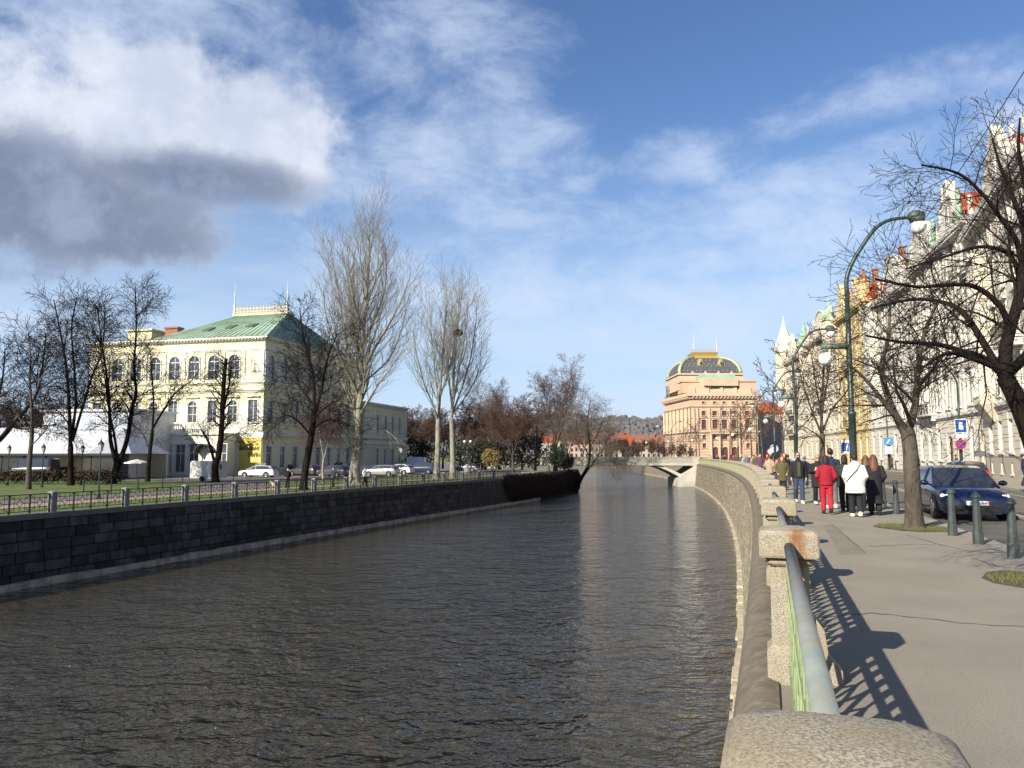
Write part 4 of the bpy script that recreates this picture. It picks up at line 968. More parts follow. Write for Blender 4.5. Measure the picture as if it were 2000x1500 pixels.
for x in (top[0][0] + .3, top[1][0] - .2):
    sp = MB(); sp.lathe([(.25, zt + 2.4), (.16, zt + 4), (.3, zt + 5), (.1, zt + 5.4), (.05, zt + 9)], (x, top[0][1], 0), 6); part('finial', sp, trim_w, dome)
# oblique left front
d2 = Vector((wpt(1300, 890, TD + 34).x, TD + 34)) ; e = tl - d2; L2 = e.length
fl2 = link('side_front', None, th); fl2.parent = None
MW = Matrix.Translation((tl.x, tl.y, 0)) @ Matrix.Rotation(math.atan2(d.y, d.x), 4, 'Z'); M2 = Matrix.Translation((d2.x, d2.y, 0)) @ Matrix.Rotation(math.atan2(e.y, e.x), 4, 'Z')
fl2.parent = th; fl2.matrix_local = MW.inverted() @ M2
ops2 = []
for i in range(7):
    cx = (i + .5) * L2 / 7; ops2 += [(cx - 1.1, cx + 1.1, tz(838), tz(822), 1), (cx - 1, cx + 1, tz(813), tz(803), 0), (cx - .9, cx + .9, tz(860), tz(851), 0), (cx - 1.0, cx + 1.0, .3, tz(874), 1)]
wmb = MB(); wall_open(wmb, L2, -.5, tz(768), ops2, .8); part('wall', wmb, sand, fl2)
for o in ops2:
    link('window', combo_mesh(o, sand2, mat('theatre_frame', (.16, .08, .05)), redglass, .3, .2, True, 0, .35), fl2, (o[0], 0, o[2]))
tm = MB(); cornice(tm, L2, tz(779), tz(768) - tz(779), 1.4, .05, 1.3); cornice(tm, L2, tz(796), .7, .5, .05); cornice(tm, L2, tz(846), .8, .6, .05); cornice(tm, L2, tz(818), .35, .3, .05)
for i in range(8):
    for s_ in (-.8, .8): x = min(max(i * L2 / 7 + s_, .6), L2 - .6); tm.lathe([(.42, tz(844)), (.36, tz(798)), (.5, tz(797))], (x, -.55, 0), 8)
rusticate(tm, L2 - .1, 1.0, tz(848), ops2, 1.0, .18, .14, .1); tm.bb(1.0, L2 - .6, 1.0, 8, tz(768, 15), tz(758, 15)); tm.bb(9, L2 + 1, 5, 18, tz(758, 10), tz(744, 10))
part('trim', tm, sand2, fl2)
for x in (2.5, 6): part('statue_group', statue(5.5, copper), mat('bronze_dark', (.10, .12, .09), .6), fl2, True, (x, .4, tz(768)))
bk = MB(); bk.bb(TL - .3, TL, .05, 45, 0, tz(768)); part('far_flank', bk, sand, th)

# ------------------------------------------------------------------ bridge to the island
conc = mat('bridge_concrete', (.50, .47, .40), .85, (.38, .36, .31), .8, .6, .2, 8, col3=(.28, .27, .24), scale3=.4, amt3=.4)
BD = 150.0
br = thing('bridge', 'pale concrete bridge with inclined leg crossing to the island', 'bridge')
bx1 = Rx(BD) - .9; bx0 = 1.0
zz = lambda py: 1.65 + (890 - py) * BD / 1500
dk_ = MB(); dk_.bb(bx0, bx1, BD, BD + 9, zz(910), zz(905)); dk_.bb(bx0, bx1 - .01, BD - .35, BD, zz(909), zz(904.5)); part('deck', dk_, conc, br)
pp = MB(); pp.bb(bx0, bx1 + 3, BD - .18, BD + .12, zz(904.5), zz(893.6)); part('parapet', pp, mat('parapet_grey', (.36, .34, .29), .85, (.24, .23, .2), 1.2, .7), br)
pc = MB(); pc.bb(bx0, bx1 + 3, BD - .28, BD + .22, zz(893.6), zz(892.4)); part('parapet_cap', pc, conc, br)
p2 = MB(); p2.bb(bx0, bx1 + 3, BD + 8.8, BD + 9.1, zz(905), zz(893.2)); part('parapet', p2, conc, br)
lg = MB(); xl = wpt(1262, 908, BD).x; xr = wpt(1338, 934, BD).x
arc = [(xl + (xr - xl) * t, zz(908.2) + (zz(938) - zz(908.2)) * (t ** 1.7)) for t in np.linspace(0, 1, 9)]
up = [(x, z + .75 * (.4 + .6 * i / 8)) for i, (x, z) in enumerate(arc)]
lg.xprism(arc + up[::-1], BD + .0, BD + 8); part('inclined_leg', lg, conc, br)
ab = MB(); xa = wpt(1334, 900, BD).x; ab.xprism([(xa - 1.2, WZ - .5), (bx1 + 2.5, WZ - .5), (bx1 + 2.5, zz(905)), (xa + 2.9, zz(905)), (xa - 1.2, zz(934))], BD - .6, BD + 9); part('abutment', ab, conc, br)
pi = MB(); pi.bb(bx1 - .2, bx1 + 1.1, BD - .75, BD + .6, zz(946), zz(892)); pi.bb(bx1 - .3, bx1 + 1.2, BD - .85, BD + .7, zz(892), zz(891)); part('end_pier', pi, conc, br)
# left span low over the island side channel
ls = MB(); ls.bb(-6, bx0, BD - .2, BD + 9, zz(915), zz(894)); part('abutment', ls, conc, br)
# ------------------------------------------------------------------ trees
bark_dark = mat('bark_dark', (.020, .015, .012), .95, (.010, .008, .007), 6, .7, .6, 14, spec=.1, stretch=(1, 1, .35))
bark_grey = mat('bark_grey', (.10, .082, .062), .95, (.04, .033, .026), 9, .9, 1.0, 22, stretch=(1, 1, .35))
bark_pale = mat('bark_pale', (.30, .285, .225), .9, (.14, .13, .10), 3, .8, .5, 10, stretch=(1, 1, .5))
twig_pale = mat('twig_pale', (.235, .22, .165), .9, (.15, .135, .10), 2, .6)
twig_dark = mat('twig_dark', (.026, .019, .016), .95, (.014, .011, .010), 2, .6, spec=.1)
twig_red = mat('twig_red', (.115, .062, .045), .95, (.07, .045, .035), 1, .7)
twig_grey = mat('twig_grey', (.13, .11, .085), .95, (.08, .068, .055), 1, .7)
def tubes_mesh(name, brs, m):
    """brs: list of (pts Nx3, radii N, sides)"""
    V = []; F = []; o = 0
    for pts, rad, n in brs:
        N = len(pts); t = np.empty_like(pts); t[1:-1] = pts[2:] - pts[:-2]; t[0] = pts[1] - pts[0]; t[-1] = pts[-1] - pts[-2]
        t /= np.linalg.norm(t, axis=1)[:, None] + 1e-9
        ref = np.array([.31, .87, .12]) if abs(t[0][2]) > .5 else np.array([0, 0, 1.0])
        a = np.cross(t, ref); a /= np.linalg.norm(a, axis=1)[:, None] + 1e-9; b = np.cross(t, a)
        th = np.arange(n) * 2 * math.pi / n
        ring = pts[:, None, :] + rad[:, None, None] * (np.cos(th)[None, :, None] * a[:, None, :] + np.sin(th)[None, :, None] * b[:, None, :])
        V.append(ring.reshape(-1, 3))
        i = np.arange(N - 1)[:, None] * n; j = np.arange(n)[None, :]; k = (j + 1) % n
        F.append((np.stack([i + j, i + k, i + n + k, i + n + j], -1) + o).reshape(-1, 4)); o += N * n
    V = np.concatenate(V); F = np.concatenate(F)
    me = bpy.data.meshes.new(name); me.vertices.add(len(V)); me.vertices.foreach_set('co', V.ravel()); me.loops.add(F.size); me.loops.foreach_set('vertex_index', F.ravel())
    me.polygons.add(len(F)); me.polygons.foreach_set('loop_start', np.arange(0, F.size, 4)); me.polygons.foreach_set('use_smooth', np.ones(len(F), bool)); me.materials.append(m); me.update(calc_edges=True); return me
class Grow:
    def __init__(s, seed, n, lr, ang, wig, trop, seg, rr, tmin, minr, spread=.0, tip=.25, curl=0.0):
        s.g = np.random.default_rng(seed); s.n, s.lr, s.ang, s.wig, s.trop, s.seg, s.rr, s.tmin, s.minr, s.tip = n, lr, ang, wig, trop, seg, rr, tmin, minr, tip
        s.out = [[] for _ in range(8)]
    def vec(s): v = s.g.normal(size=3); return v / np.linalg.norm(v)
    def branch(s, p, d, L, r, lev):
        n = max(2, int(round(L / s.seg[lev]))); pts = [np.array(p, float)]; d = np.array(d, float); d /= np.linalg.norm(d)
        for i in range(n):
            d = d + s.vec() * s.wig[lev] + np.array([0, 0, s.trop[lev]]); d /= np.linalg.norm(d); pts.append(pts[-1] + d * L / n)
        pts = np.array(pts); tipr = max(r * s.tip, s.minr); rad = np.linspace(max(r, s.minr), tipr, n + 1); s.add(pts, rad, lev)
    def add(s, pts, rad, lev):
        s.out[lev].append((pts, rad, (10, 7, 5, 3, 3, 3, 3)[lev]))
        if lev >= len(s.n): return
        seglen = np.linalg.norm(np.diff(pts, axis=0), axis=1); acc = np.concatenate([[0], np.cumsum(seglen)]); L = acc[-1]
        k = s.n[lev]; k = max(1, int(round(k(L) if callable(k) else k))); az = s.g.uniform(0, 6.28)
        for i in range(k):
            t = s.tmin[lev] + (1 - s.tmin[lev]) * (i + s.g.uniform(.1, .9)) / k; q = t * L; j = min(np.searchsorted(acc, q, 'right') - 1, len(pts) - 2)
            f = (q - acc[j]) / (acc[j + 1] - acc[j] + 1e-9); p = pts[j] * (1 - f) + pts[j + 1] * f; rp = rad[j] * (1 - f) + rad[j + 1] * f
            d = pts[j + 1] - pts[j]; d /= np.linalg.norm(d) + 1e-9; az += 2.4 + s.g.uniform(-.5, .5)
            ref = np.array([0, 0, 1.0]) if abs(d[2]) < .9 else np.array([1.0, 0, 0]); u = np.cross(d, ref); u /= np.linalg.norm(u); w = np.cross(d, u)
            a = R(s.ang[lev]) * s.g.uniform(.7, 1.3); nd = d * math.cos(a) + (u * math.cos(az) + w * math.sin(az)) * math.sin(a)
            lr = s.lr[lev]; Lc = (lr(L, t) if callable(lr) else L * lr * (1.15 - .75 * t)) * s.g.uniform(.65, 1.2)
            s.branch(p, nd, Lc, min(rp * s.rr[lev], rp * .95), lev + 1)
    def build(s, root, mt, mc, split=2):
        a = [b for l in s.out[:split] for b in l]; c = [b for l in s.out[split:] for b in l]
        link('trunk', tubes_mesh('trunk', a, mt), root)
        if c: link('crown', tubes_mesh('crown', c, mc), root)
def flare(pts, rad):
    rad = rad.copy(); rad[0] *= 1.35; return pts, rad
def P_(*a): return np.array([list(map(float, p)) for p in a])
def smooth_path(pts, k=4):
    pts = np.array(pts, float); out = []
    for i in range(len(pts) - 1):
        p0, p1, p2, p3 = pts[max(i - 1, 0)], pts[i], pts[i + 1], pts[min(i + 2, len(pts) - 1)]
        for t in np.arange(k) / k: out.append(.5 * (2 * p1 + (p2 - p0) * t + (2 * p0 - 5 * p1 + 4 * p2 - p3) * t * t + (3 * p1 - p0 - 3 * p2 + p3) * t ** 3))
    out.append(pts[-1]); return np.array(out)
def limb_tree(name, label, limbs, gr, mt, mc, group=None, split=2):
    """limbs : (world points, r0, r1, level); the first is the trunk"""
    b = Vector(limbs[0][0][0]); root = thing(name, label, 'tree', tuple(b), 0, group)
    for pts, r0, r1, lev in limbs:
        pp = smooth_path(np.array([list(p) for p in pts], float) - np.array(b), 4); rad = np.linspace(r0, r1, len(pp))
        if lev == 0: rad[:3] *= np.array([1.35, 1.15, 1.05]); gr.out[0].append((pp, rad, 12))
        else: gr.add(pp, rad, lev)
    gr.build(root, mt, mc, split); return root
def wp(px, py, y): return tuple(wpt(px, py, y))

# --- street trees on the right pavement
GS = lambda seed, mr=.0032, dn=1.0: Grow(seed, [1, lambda L: L * 3.3 * dn, lambda L: 2 + L * 4.6 * dn, lambda L: 1 + L * 5.0 * dn], [.5, lambda L, t: .45 + .36 * min(L, 3.2) * (1.1 - .6 * t), lambda L, t: .16 + .42 * L * (1.1 - .6 * t), .55], [40, 48, 44, 42], [.1, .16, .2, .2, .2], [0, .02, -.025, -.03, -.02], [.5, .35, .28, .2, .16], [.6, .34, .42, .5], [.3, .18, .12, .15], mr, tip=.2)
g = GS(3, .003, 1.4)
D1 = 10.2
limb_tree('street_tree', 'dark bare tree with arching limbs at the right edge of the picture', [
    ([(7.25, 10.15, 0), wp(2052, 1000, 10.1), wp(2022, 880, 10.1), wp(1990, 790, 10.0), wp(1962, 735, 10.0)], .14, .105, 0),
    ([wp(1962, 735, 10.0), wp(1966, 670, 10.1), wp(1985, 600, 10.3), wp(2000, 520, 10.5), wp(2005, 430, 10.7), wp(2010, 330, 10.9)], .09, .035, 1),
    ([wp(1962, 735, 10.0), wp(1925, 702, 9.9), wp(1885, 688, 9.8), wp(1830, 672, 9.7), wp(1760, 668, 9.5), wp(1690, 655, 9.3)], .055, .012, 1),
    ([wp(1955, 728, 10.0), wp(1915, 660, 10.2), wp(1880, 610, 10.5), wp(1840, 590, 10.8), wp(1780, 585, 11.0), wp(1700, 602, 11.3)], .052, .016, 1),
    ([wp(1972, 650, 10.1), wp(1955, 600, 10.0), wp(1905, 560, 9.9), wp(1850, 556, 9.7), wp(1790, 560, 9.6), wp(1710, 545, 9.4)], .045, .014, 1),
    ([wp(1985, 600, 10.3), wp(1990, 540, 10.6), wp(1968, 495, 10.9), wp(1915, 482, 11.2), wp(1850, 500, 11.6), wp(1770, 525, 12.0)], .045, .014, 1),
    ([wp(1998, 530, 10.5), wp(1985, 470, 10.4), wp(1950, 420, 10.3), wp(1915, 375, 10.2), wp(1870, 338, 10.1), wp(1800, 322, 9.9)], .042, .012, 1),
    ([wp(2004, 450, 10.7), wp(1980, 390, 10.9), wp(1955, 330, 11.1), wp(1938, 270, 11.3)], .045, .012, 1),
    ([wp(1962, 735, 10.0), wp(2000, 700, 9.6), wp(2040, 640, 9.2), wp(2090, 560, 8.9)], .08, .02, 1),
    ([wp(2000, 560, 10.4), wp(2050, 480, 10.6), wp(2090, 380, 11)], .06, .014, 1),
    ([wp(1940, 715, 9.95), wp(1900, 700, 9.3), wp(1850, 690, 8.8), wp(1800, 720, 8.4)], .045, .012, 1),
    ([wp(2008, 380, 10.8), wp(1990, 300, 10.6), wp(1992, 230, 10.4)], .04, .01, 1)], g, bark_dark, twig_dark)
g = GS(9, .0045, 1.0)
b2 = gpt(1786, 1031)
limb_tree('street_tree', 'bare forked tree in the grass pit beside the blue car', [
    ([tuple(b2), wp(1783, 960, 17.7), wp(1778, 880, 17.7), wp(1772, 840, 17.7)], .185, .15, 0),
    ([wp(1772, 840, 17.7), wp(1748, 812, 17.6), wp(1722, 780, 17.5), wp(1690, 740, 17.4), wp(1650, 705, 17.2)], .085, .02, 1),
    ([wp(1770, 850, 17.7), wp(1740, 790, 17.8), wp(1722, 720, 18), wp(1735, 660, 18.2), wp(1738, 590, 18.4)], .10, .022, 1),
    ([wp(1773, 845, 17.7), wp(1788, 790, 17.5), wp(1793, 720, 17.3), wp(1806, 650, 17.1), wp(1830, 590, 16.9)], .10, .022, 1),
    ([wp(1780, 830, 17.6), wp(1765, 790, 16.8), wp(1750, 760, 16.2), wp(1745, 700, 15.6)], .05, .015, 1),
    ([wp(1789, 790, 17.5), wp(1765, 765, 17.6), wp(1740, 745, 17.8), wp(1700, 700, 18)], .045, .012, 1),
    ([wp(1790, 760, 17.4), wp(1830, 710, 18), wp(1870, 660, 18.6)], .05, .014, 1)], g, bark_grey, twig_dark)
g = GS(15, .009, .75)
b3 = Vector((wpt(1608, 890, 42).x, 42, 0))
limb_tree('street_tree', 'slim bare fan shaped tree in front of the cream and yellow houses', [
    ([tuple(b3), wp(1608, 930, 42), wp(1606, 880, 42), wp(1606, 848, 42)], .17, .14, 0),
    ([wp(1606, 848, 42), wp(1604, 790, 42.2), wp(1608, 740, 42.5), wp(1607, 680, 42.8), wp(1600, 640, 43)], .10, .02, 1),
    ([wp(1606, 850, 42), wp(1585, 800, 41.5), wp(1568, 750, 41), wp(1555, 700, 40.5)], .07, .016, 1),
    ([wp(1606, 845, 42), wp(1625, 800, 42.5), wp(1650, 770, 43), wp(1672, 735, 43.5)], .07, .016, 1),
    ([wp(1605, 815, 42), wp(1590, 730, 42.6), wp(1580, 660, 43)], .06, .016, 1), ([wp(1606, 800, 42), wp(1618, 730, 41.5), wp(1628, 660, 41)], .06, .016, 1),
    ([wp(1606, 860, 42), wp(1590, 845, 41), wp(1560, 828, 40)], .05, .014, 1)], g, bark_grey, twig_dark)
# further street trees, one kind copied
gsm = Grow(21, [8, 7, 5], [lambda L, t: 3.6, .42, .5], [42, 42, 42], [.06, .12, .16, .2], [0, .05, .03, 0], [.8, .6, .4, .35], [.5, .55, .6], [.45, .2, .15], .02)
def simple_tree(name, label, base, H, rad, gr, mt, mc, group=None, lean=(0, 0), scale=1.0):
    root = thing(name, label, 'tree', base, 0, group); root.scale = (scale,) * 3
    gr.branch((0, 0, 0), (lean[0], lean[1], 1), H, rad, 0); pts, r_, n_ = gr.out[0][0]; r_[0] *= 1.3; gr.build(root, mt, mc); return root
specs = [(55, 'second pavement tree beyond the fan shaped one'), (64, 'thin pavement tree before the cream corner house'), (84, 'small bare pavement tree near the far lamps'), (98, 'small bare pavement tree beyond the third lamp'), (112, 'reddish bare tree right of the theatre front'), (128, 'reddish bare tree nearest the bridge end'), (176, 'bare tree beside the theatre portico'), (190, 'bare tree left of the theatre portico'), (204, 'bare tree under the left front of the theatre'), (222, 'bare tree left of the theatre by the far quay'), (236, 'far bare quay tree between the lamps'), (250, 'farthest bare tree on the right quay')]
first = None
for i, (y, lab) in enumerate(specs):
    x, yy = off(y, 3.3)
    if first is None: first = simple_tree('street_tree', lab, (x, yy, 0), 6.2, .14, gsm, bark_grey, twig_red, 'small pavement trees'); o = first
    else: o = copy_tree(first); o['label'] = lab
    o.location = (x, yy, 0); o.rotation_euler = (0, 0, i * 1.3); s_ = .85 + .3 * random.random(); o.scale = (s_, s_, s_ * random.uniform(.9, 1.15))

# --- park trees on the island
def GP(seed, H, n1=4, a1=20, up=.05, dense=1.0, mr=.013, droop=0.0, tm=.42):
    return Grow(seed, [n1, 11 * dense, 8 * dense, 5 * dense], [lambda L, t: H * .60, lambda L, t: L * .42 * (1.08 - .55 * t), .55, .55], [a1, 42, 44, 44], [.05, .10, .15, .2, .2], [.0, up, .03 - droop, -droop, -droop], [1.2, 1.0, .7, .5, .4], [.72, .42, .5, .6], [tm, .25, .15, .15], mr, tip=.2)
def gbase(px, py): v = gpt(px, py, IZ); return (v.x, v.y, IZ)
def ptree(label, px, py, ytop, seed, mt=bark_dark, mc=twig_dark, trunk=.42, n1=4, a1=20, rad=.24, dense=1.0, up=.05, lean=(0, 0), grp='bare park trees on the island', tm=.42):
    b = gbase(px, py); H = .93 * (890 - ytop) * b[1] / 1500 + 1.65 - IZ
    g = GP(seed, H, n1, a1, up, dense, tm=tm); root = thing('park_tree', label, 'tree', b, 0, grp)
    g.branch((0, 0, 0), (lean[0], lean[1], 1), H * trunk, rad, 0); pts, r_, n_ = g.out[0][0]; r_[0] *= 1.35; g.build(root, mt, mc); return root
def plimb(label, limbs, d, seed, mt=bark_dark, mc=twig_dark, dense=1.0, base=None, sub=(.55, 3.4), split=2, name='park_tree', up=.03, grp='bare park trees on the island', mr=.013):
    """limbs in picture coordinates at depth d (+offset), trunk first"""
    g = Grow(seed, [1, lambda L: L * 1.9 * dense, lambda L: 2 + L * 2.6 * dense, lambda L: 2 + L * 2.6 * dense], [.5, lambda L, t: 1.0 + sub[0] * min(L, sub[1]) * (1.15 - .7 * t), lambda L, t: .4 + .45 * L * (1.1 - .6 * t), lambda L, t: .25 + .45 * L], [40, 46, 44, 42], [.1, .13, .16, .2, .2], [0, up, up * .5, 0, 0], [.8, .8, .6, .4, .35], [.6, .42, .5, .6], [.3, .22, .12, .15], mr, tip=.25)
    L = []
    for i, (pts, r0, r1) in enumerate(limbs):
        w3 = [wp(p[0], p[1], d + (p[2] if len(p) > 2 else 0)) for p in pts]
        if i == 0: w3[0] = base or (w3[0][0], w3[0][1], IZ)
        L.append((w3, r0, r1, 0 if i == 0 else 1))
    return limb_tree(name, label, L, g, mt, mc, grp, split)
plimb('bare tree at the left edge with a long limb slanting into view', [([(-90, 945), (-60, 900), (-30, 880), (0, 858), (28, 825)], .3, .2), ([(28, 825), (55, 795), (75, 760), (85, 700), (90, 650)], .15, .04), ([(-60, 900), (-70, 800, 2), (-60, 700, 3), (-40, 620, 4)], .22, .05), ([(-30, 880), (-10, 800, -2), (5, 740, -3), (10, 680, -4)], .15, .04), ([(20, 832), (50, 838, 1), (110, 830, 2), (150, 850, 3)], .09, .03)], 68, 31)
plimb('slender tree with ochre trunk by the hedge', [([(55, 957), (58, 900), (62, 850), (62, 800)], .2, .14), ([(62, 800), (58, 740), (60, 690), (55, 650)], .12, .03), ([(62, 850), (40, 820, 1), (20, 790, 2)], .07, .02), ([(62, 870), (85, 845, -1), (100, 820, -2)], .06, .02), ([(61, 790), (80, 740, 2), (95, 690, 3)], .08, .02)], 62, 32, bark_grey)
plimb('tall tree with three upright stems left of the palace', [([(138, 950), (138, 905), (138, 868)], .26, .22), ([(138, 870), (135, 790), (130, 720), (118, 650), (105, 585)], .18, .04), ([(138, 865), (148, 790, 1), (145, 720, 2), (140, 640, 3), (150, 580, 3)], .15, .04), ([(142, 860), (160, 800, -1), (180, 735, -2), (200, 680, -2), (205, 600, -2)], .14, .035), ([(136, 830), (110, 800, 1), (80, 790, 2)], .08, .02)], 70, 33)
plimb('large forked tree before the left part of the palace', [([(218, 944), (225, 925), (230, 905)], .42, .34), ([(228, 905), (216, 860), (214, 800), (208, 730), (200, 680), (190, 600)], .22, .04), ([(232, 905), (248, 860, 1), (258, 800, 1), (266, 765, 1), (262, 720, 1), (266, 640, 1), (264, 560, 1)], .25, .045), ([(230, 908), (225, 860, -1), (213, 800, -1), (205, 740, -2), (195, 690, -2)], .15, .03), ([(264, 620, 1), (285, 600, 2), (300, 580, 3)], .08, .02), ([(200, 680), (180, 640, 1), (165, 600, 2)], .08, .02)], 74, 34, dense=1.1)
plimb('tree with right hand limb before the palace windows', [([(288, 942), (292, 890), (298, 840)], .22, .17), ([(298, 840), (300, 790), (296, 720), (293, 680)], .11, .03), ([(298, 838), (320, 800, -1), (345, 765, -1), (375, 742, -2), (390, 720, -2)], .12, .03), ([(293, 880), (280, 850, 1), (262, 830, 2)], .05, .02)], 80, 35)
plimb('thick lopped tree with stubby limbs before the restaurant wall', [([(421, 944), (420, 915), (424, 895)], .36, .32), ([(426, 895), (432, 850), (435, 790), (438, 735), (442, 700)], .32, .17), ([(418, 900), (410, 870), (400, 850), (392, 838)], .16, .08), ([(436, 800), (446, 760, 1), (452, 715, 1)], .14, .07), ([(428, 870), (450, 850, 1), (480, 848, 2)], .07, .03)], 79, 36, sub=(.5, 2.6), dense=1.05)
plimb('dark leaning tree standing at the quay fence', [([(592, 968), (596, 920), (608, 850), (614, 800)], .30, .22), ([(614, 800), (612, 740), (600, 690), (590, 640), (585, 600)], .16, .03), ([(612, 820), (628, 760, 1), (640, 700, 2), (660, 650, 3)], .15, .03), ([(606, 850), (580, 820, -1), (555, 812, -2), (530, 830, -2)], .09, .02), ([(608, 840), (640, 820, 1), (670, 825, 2), (690, 835, 2)], .08, .02), ([(612, 790), (580, 750, 2), (555, 735, 3), (530, 745, 3)], .09, .02), ([(610, 830), (630, 800, -2), (665, 780, -3)], .08, .02)], 61, 37, dense=1.1, up=-.01)
plimb('small pale stemmed tree behind the quay fence', [([(632, 948), (630, 920), (632, 895)], .11, .09), ([(632, 895), (626, 860), (622, 830)], .06, .02), ([(632, 900), (640, 865, 1), (645, 835, 1)], .05, .02)], 73, 38, bark_pale, twig_red, dense=1.4)
# poplars
def poplar(label, limbs, d, seed, dense=1.0, name='poplar_tree'):
    g = Grow(seed, [1, lambda L: L * 1.55 * dense, lambda L: 1.4 + L * 1.35 * dense, lambda L: 1 + L * 1.1], [.5, lambda L, t: (1.0 + .24 * L) * (1.2 - .6 * t), lambda L, t: .5 + .40 * L, lambda L, t: .35 + .38 * L], [36, 32, 28, 28], [.08, .07, .09, .11, .12], [0, .11, .15, .13, .1], [1, 1.0, .8, .6, .5], [.6, .4, .5, .6], [.2, .10, .1, .15], .011, tip=.2)
    L = []
    for i, (pts, r0, r1) in enumerate(limbs):
        w3 = [wp(p[0], p[1], d + (p[2] if len(p) > 2 else 0)) for p in pts]
        if i == 0: w3[0] = (w3[0][0], w3[0][1], IZ)
        L.append((w3, r0, r1, 0 if i == 0 else 1))
    r_ = limb_tree(name, label, L, g, bark_pale, twig_pale, 'poplars on the island'); r_.scale = (.94, .94, .935); return r_
pop = poplar('tallest poplar with pale trunk rising above the palace', [([(692, 945), (693, 915), (698, 885), (700, 860)], .60, .44),
    ([(700, 860), (702, 790), (706, 700), (712, 610), (720, 520), (722, 440), (723, 395)], .42, .03), ([(700, 850), (690, 760, 1), (680, 680, 2), (668, 600, 2), (655, 520, 2), (645, 470, 2)], .2, .03),
    ([(704, 720), (735, 660, -1), (765, 610, -2), (790, 560, -2), (810, 505, -2)], .2, .03), ([(706, 700), (695, 620, 2), (690, 540, 3), (692, 460, 3)], .16, .03), ([(708, 660), (735, 600, 2), (755, 540, 3), (758, 470, 3), (752, 435, 3)], .16, .03),
    ([(703, 760), (672, 700, -2), (648, 640, -3), (632, 590, -3), (628, 540, -3)], .14, .03), ([(704, 800), (740, 740, -2), (770, 700, -3), (795, 660, -3)], .14, .03), ([(702, 800), (680, 780, 3), (650, 770, 4), (640, 730, 4)], .1, .02),
    ([(715, 580), (735, 520, -2), (742, 460, -2), (738, 420, -2)], .12, .02), ([(700, 840), (730, 830, 2), (760, 835, 2), (785, 860, 2)], .08, .02), ([(712, 620), (690, 560, -3), (680, 490, -3), (678, 440, -3)], .12, .02), ([(703, 740), (760, 690, 3), (785, 640, 4), (800, 580, 4)], .12, .02)], 76, 41, .95)
poplar('white stemmed poplar with a limb leaning left', [([(852, 938), (855, 880), (856, 810)], .40, .28), ([(856, 810), (862, 720), (868, 640), (874, 570), (872, 525)], .22, .025), ([(855, 815), (845, 780, -1), (828, 740, -2), (815, 690, -2), (805, 640, -2), (808, 590, -2)], .14, .02), ([(857, 800), (850, 720, 2), (842, 640, 3), (838, 560, 3)], .14, .02), ([(858, 770), (880, 700, 2), (895, 620, 3), (898, 560, 3)], .13, .02)], 91, 42, .8)
poplar('poplar with a dark nest, right of the pair', [([(884, 936), (884, 880), (882, 810)], .38, .28), ([(882, 810), (886, 720), (892, 640), (900, 580), (905, 535)], .2, .025), ([(883, 800), (905, 740, 1), (922, 680, 2), (932, 610, 2), (935, 560, 2)], .15, .02), ([(883, 790), (898, 700, -2), (912, 620, -3), (918, 550, -3)], .14, .02), ([(882, 780), (875, 700, -2), (880, 620, -2), (885, 555, -2)], .13, .02), ([(884, 800), (920, 750, 2), (940, 700, 3), (944, 640, 3)], .1, .02)], 92, 43, .8)
def twig_ball(name, label, cat, c, r, n, m, seed):
    g = np.random.default_rng(seed); brs = []
    for i in range(n):
        a = g.normal(size=3); a /= np.linalg.norm(a); b = g.normal(size=3); b /= np.linalg.norm(b); p = a * r * np.array([1, 1, .7]); q = (a * .4 + b * .6) * r * np.array([1, 1, .7])
        brs.append((np.array([p, (p + q) * .52, q]), np.array([.03, .03, .02]), 3))
    return link(name, tubes_mesh(name, brs, m), None, c, label=label, category=cat)
twig_ball('nest', 'dark twig nest high in the right poplar', 'nest', wp(894, 650, 92), .65, 220, twig_dark, 5)
# more park trees towards the tip of the island
ptree('low reddish round crowned tree before the dark thicket', 1002, 922, 752, 51, bark_grey, twig_red, .3, 5, 34, .24, 1.7, .02, tm=.35)
ptree('grey crowned tree behind the reddish one', 962, 916, 712, 52, bark_grey, twig_grey, .35, 5, 24, .3, 1.5)
ptree('tall broad bare tree near the island tip', 1085, 920, 688, 53, bark_grey, twig_red, .32, 5, 22, .38, 1.6)
ptree('thin trunked tree beside the broad one near the tip', 1072, 922, 770, 54, bark_grey, twig_grey, .35, 4, 24, .18, 1.0)
ptree('bushy brown tree right of the palace wing', 812, 915, 770, 55, bark_grey, twig_red, .28, 6, 30, .22, 1.6, tm=.3)
ptree('bushy brown tree behind the parked van', 842, 912, 760, 56, bark_grey, twig_grey, .28, 6, 28, .22, 1.5, tm=.3)
ptree('brown tree between the poplars and the reddish tree', 922, 914, 745, 57, bark_grey, twig_red, .3, 5, 26, .24, 1.5)
ptree('reddish bush like tree left of the round crowned one', 948, 918, 790, 58, bark_grey, twig_red, .25, 6, 36, .2, 1.5, tm=.25)
lean = plimb('bare tree leaning over the water from the island tip', [([(1122, 946), (1138, 930), (1150, 905), (1152, 870)], .32, .2), ([(1152, 870), (1148, 835), (1150, 800), (1155, 780)], .14, .03), ([(1140, 930), (1158, 905, 1), (1175, 880, 1), (1190, 850, 2)], .12, .03), ([(1150, 880), (1170, 840, -1), (1185, 810, -2)], .1, .03), ([(1150, 890), (1130, 850, 1), (1125, 810, 1)], .1, .03), ([(1148, 910), (1170, 905, -1), (1195, 900, -2), (1210, 915, -2)], .07, .02)], 126, 61, bark_dark, twig_grey, 1.0, base=(wpt(1122, 946, 126).x, 126, WZ + .1), sub=(.7, 4.0), grp='bare park trees on the island')
